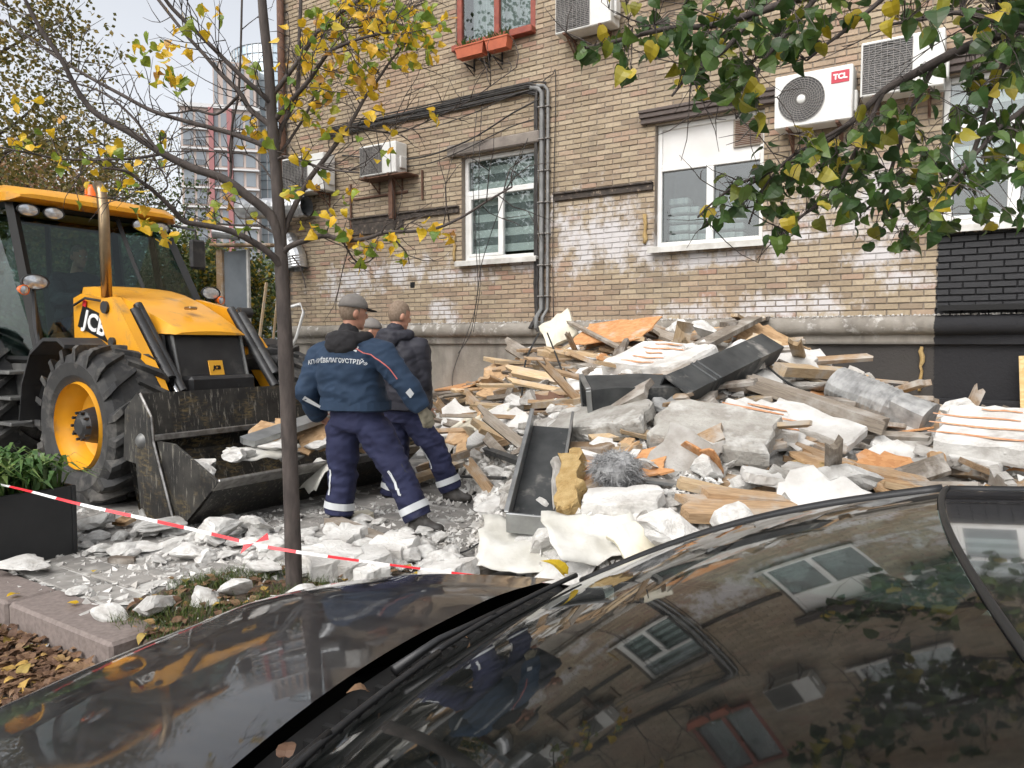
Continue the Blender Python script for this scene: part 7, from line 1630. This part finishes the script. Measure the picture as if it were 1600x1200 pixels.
for sg in (-1, 1):
    def fender(u, v):
        x = 1.42 - 1.55 * u; w_ = hwid(x); z1 = hz(x) - .06; x2 = x - .16 * max(0, (x - .9) / .6)
        y = w_ * (.865 + .135 * math.sin(v * 1.5708)); z = z1 - (z1 - .30) * (1 - math.cos(v * 1.5708)) * 1.0
        return V((x2, sg * y * (1 - .03 * max(0, v - .6)), z))
    grid(fender, 30, 12, sg > 0).obj('wing', 'car_paint', car, smooth=True)
    # body side with doors
    def side(u, v):
        x = -.13 - 2.95 * u; z = .96 - .72 * v; y = .885 + .02 * math.sin(v * 3.1) - .02 * v * v - .10 * max(0, u - .8) / .2
        return V((x, sg * y, z))
    sd_o = grid(side, 24, 10, sg > 0).obj('body_side', 'car_paint', car, smooth=True)
    for x in (-.15, -1.2, -2.2): B().box((x, sg * .902, .6), (.006, .01, .66)).obj('door_gap', 'rubber_trim', sd_o)
    for x in (-1.05, -2.05): B().box((x, sg * .915, .80), (.2, .03, .035), ch=.012).obj('door_handle', 'car_paint', sd_o)
    # side glass, pillars
    def sglass(u, v):
        x0, x1 = -.15 - 2.3 * u, -.95 - 1.45 * u; x = x0 + (x1 - x0) * v; return V((x, sg * (.86 - .25 * v - .02 * math.sin(v * 3.14)), .955 + .42 * v))
    grid(sglass, 10, 8, sg < 0).obj('side_window', 'windscreen', car, smooth=True)
    b = B()
    for (x0, x1) in ((-1.22, -1.45), (-2.40, -2.38)): b.tube([(x0, sg * .875, .95), (x1, sg * .625, 1.375)], .03, 6)
    b.obj('door_pillar', 'black_trim', car)
    B().tube([(-.1, sg * .87, .955), (-1.2, sg * .885, .965), (-2.5, sg * .86, .97)], .012, 6).obj('window_trim', 'black_trim', car)
    # wheels
    for x in (.78, -1.95):
        M_ = Matrix.Translation((x, sg * .80, .33)) @ Matrix.Rotation(R(90 if sg < 0 else -90), 4, 'X')
        wo = B().lathe([(.21, .07), (.20, .09), (.08, .06), (0, .065)], 32, M_).obj('wheel', 'alloy', car, angle=30); B().lathe([(.21, -.1), (.31, -.1), (.33, -.06), (.33, .06), (.31, .1), (.21, .095)], 40, M_).obj('tyre', 'rubber', wo, angle=40)
    lampx = B().ell((1.20, sg * .66, .66), (.16, .14, .07), 16); lampx.obj('headlight', 'lamp_lens', car, smooth=True)
    B().ell((-3.02, sg * .68, .80), (.06, .16, .09), 14).obj('tail_light', 'tail_red', car, smooth=True)
    b = B().ell((-.30, sg * 1.0, .86), (.07, .10, .06), 14).tube([(-.28, sg * .86, .85), (-.28, sg * .96, .85)], .025, 8); b.obj('door_mirror', 'car_paint', car, smooth=True)
def nose(u, v):
    y = -1 + 2 * v; w_ = .50 + .26 * math.sin(u * 1.8); return V((1.49 - .22 * y ** 4 - .16 * y * y + .03 * math.sin(u * 3.1), y * w_ * 1.05, .55 - .33 * u))
grid(nose, 8, 20).obj('bumper', 'car_paint', car, smooth=True)
b = B()
for i in range(6): b.box((1.49, 0, .34 + i * .03), (.03, .7, .012))
b.obj('grille', 'black_trim', car)
B().box((1.525, 0, .40), (.01, .5, .11), ch=.003).obj('number_plate', 'white_paint', car)
# windscreen
def wsc(u, v):
    y = -1 + 2 * v; bx, hx = cowl_x(y * .72) - .10, -1.08 - .06 * y * y; by, hy = y * .735, y * .575; bz, hz = .955 + .01 * y * y, 1.455 - .035 * y * y
    f = u; x = bx + (hx - bx) * f; z = bz + (hz - bz) * f + .055 * math.sin(math.pi * f) ; return V((x, by + (hy - by) * f, z))
ws = grid(wsc, 40, 36, True).obj('windscreen', 'windscreen', car, smooth=True)
for sg in (-1, 1):
    b = B(); pts = [wsc(f, (1 + sg) / 2) for f in lin(0, 1, 24)]; b.tube([p + V((0, sg * .012, -.004)) for p in pts], [.013] * 25, 8); 
    b.obj('windscreen_pillar', 'black_trim', car, smooth=True)
    pts2 = [wsc(f, (1 + sg) / 2) + V((-.0, sg * .035, -.03)) for f in lin(0, 1, 12)]
    def pil(u, v): a = wsc(u, (1 + sg) / 2) + V((0, sg * .02, .0)); return a + V((-.10 * v, sg * (.055 + .03 * (1 - u)) * v, -.045 * v - .01 * v * v))
    grid(pil, 20, 4, sg < 0).obj('pillar_cover', 'car_paint', car, smooth=True)
b = B().tube([wsc(1.0, f) + V((-.008, 0, .002)) for f in lin(0, 1, 30)], .007, 6); b.obj('header_seal', 'rubber_trim', car, smooth=True)
def rf(u, v):
    y = -1 + 2 * v; x0 = -1.095 - .06 * y * y; x = x0 - 1.45 * u; w_ = .578 + .03 * math.sin(u * 3.0) ; z = 1.458 + .035 * math.sin(min(1, u * 1.1) * 2.2) - .03 * u * u - .038 * y * y; return V((x, y * w_, z))
grid(rf, 24, 28, True).obj('roof', 'roof_gloss', car, smooth=True)
for sg in (-1, 1):
    b = B().tube([rf(f, (1 + sg) / 2) + V((0, sg * .012, -.008)) for f in lin(0, 1, 16)], .014, 8); b.obj('roof_rail', 'black_trim', car, smooth=True)
def rw(u, v): y = -1 + 2 * v; a = rf(1, v); return V((a.x - .52 * u, a.y * (1 + .15 * u), a.z - .40 * u + .02 * math.sin(u * 3.1)))
grid(rw, 10, 14, True).obj('rear_window', 'windscreen', car, smooth=True)
def bt(u, v): y = -1 + 2 * v; a = rw(1, v); return V((a.x - .05 - .10 * math.sin(u * 1.57), a.y + (y * .80 - a.y) * min(1, u * 2), a.z - .74 * u))
grid(bt, 12, 14, True).obj('tailgate', 'car_paint', car, smooth=True)
# scuttle between bonnet and glass, with wipers
def cw(u, v):
    y = (-1 + 2 * v) * .78; x0 = cowl_x(y) + .03; x1 = cowl_x(y) - .16; return V((x0 + (x1 - x0) * u, y, .945 - .045 * math.sin(u * 3.1) - .02))
grid(cw, 6, 26, True).obj('scuttle', 'black_trim', car, smooth=True)
for i in range(26): y = -.7 + 1.4 * i / 25; B().box((cowl_x(y) - .03, y, .915), (.05, .012, .02)).obj('scuttle_rib', 'rubber_trim', car)
for (y0, y1) in ((.5, -.08), (-.1, -.66)):
    pts = [wsc(.02 + .035 * f, (1 + (y0 + (y1 - y0) * f) / .735) / 2) + V((.01, 0, .022)) for f in lin(0, 1, 12)]
    wp = B().tube(pts, .009, 6).obj('wiper_blade', 'black_trim', car, smooth=True); p_ = pts[5]; B().tube([V((cowl_x(y0) - .02, y0 + .03, .945)), V((cowl_x(y0) - .06, y0 - .1, .975)), p_ + V((0, 0, .008))], [.016, .011, .008], 6).obj('wiper_arm', 'black_trim', wp, smooth=True)
# inside
b = B(); 
def dash(u, v): y = -1 + 2 * v; return V((.02 - .55 * u - .1 * y * y, y * .72, .935 - .05 * u - .28 * max(0, u - .7) / .3))
grid(dash, 10, 10, True).obj('dashboard', 'interior', car, smooth=True)
for y in (-.36, .36):
    M_ = Matrix.Translation((-1.45, y, .80)) @ Matrix.Rotation(R(-14), 4, 'Y'); s_ = B().box((0, 0, .02), (.14, .46, .62), M_, ch=.05).box((.3, 0, -.28), (.5, .48, .16), M_, ch=.05).obj('seat', 'seat_black', car); B().box((0, 0, .43), (.09, .26, .18), M_, ch=.035).obj('headrest', 'seat_black', s_)
Ms = Matrix.Translation((-.72, .36, .86)) @ Matrix.Rotation(R(65), 4, 'Y'); b = B().tube([Ms @ V((.18 * math.cos(a), .18 * math.sin(a), 0)) for a in lin(0, 2 * math.pi, 28)], .014, 6, caps=False); b.box((0, 0, 0), (.12, .1, .04), Ms, ch=.015); b.tube([Ms @ V((0, -.18, 0)), Ms @ V((0, .18, 0))], .014, 6); b.obj('steering_wheel', 'seat_black', car)
B().box((-1.4, 0, .28), (2.9, 1.5, .1), ch=.02).box((.7, 0, .45), (1.2, 1.3, .3), ch=.05).obj('floor_pan', 'interior', car)
# final proportions: narrower in length, wider across, body sides reaching down to the road
def desc(o): return [c for ch_ in o.children for c in [ch_] + desc(ch_)]
def is_wheel(o): return o.name.split('.')[0] == 'wheel' or (o.parent and o.parent.name.split('.')[0] == 'wheel')
def carv(p): z = p.z if p.z > .9 else .9 - (.9 - p.z) * 1.2444; return V((p.x * CK, p.y * CWK, z * CK))
for o in desc(car):
    for v in o.data.vertices: v.co = V((v.co.x * CK, v.co.y * CWK, (v.co.z - .22) * CK)) if is_wheel(o) else carv(v.co)
    o.data.update()
# leaves fallen on the car
for (f, v, lab, mesh_, sz) in ((.05, .06, 'curled yellow leaf lying at the base of the windscreen', lm[2], .075),):
    p = CM @ carv(wsc(f, v) + V((.03, 0, .03))); put(mesh_, 'fallen_leaf', Matrix.Translation(p) @ Matrix.Rotation(1.2, 4, 'Z') @ Matrix.Rotation(.7, 4, 'X') @ Matrix.Scale(sz, 4), lab, 'leaf')
for i, (y, lab) in enumerate(((.3, 'dry brown leaf in the scuttle nearest the camera'), (.05, 'dry brown leaf in the middle of the scuttle'), (-.25, 'dry brown leaf in the scuttle left of the yellow one'))):
    p = CM @ carv(V((cowl_x(y) - .05, y, .965))); put(lmm[i], 'fallen_leaf', Matrix.Translation(p) @ Matrix.Rotation(i * 2.1, 4, 'Z') @ Matrix.Rotation(.5, 4, 'X') @ Matrix.Scale(.04, 4), lab, 'leaf')
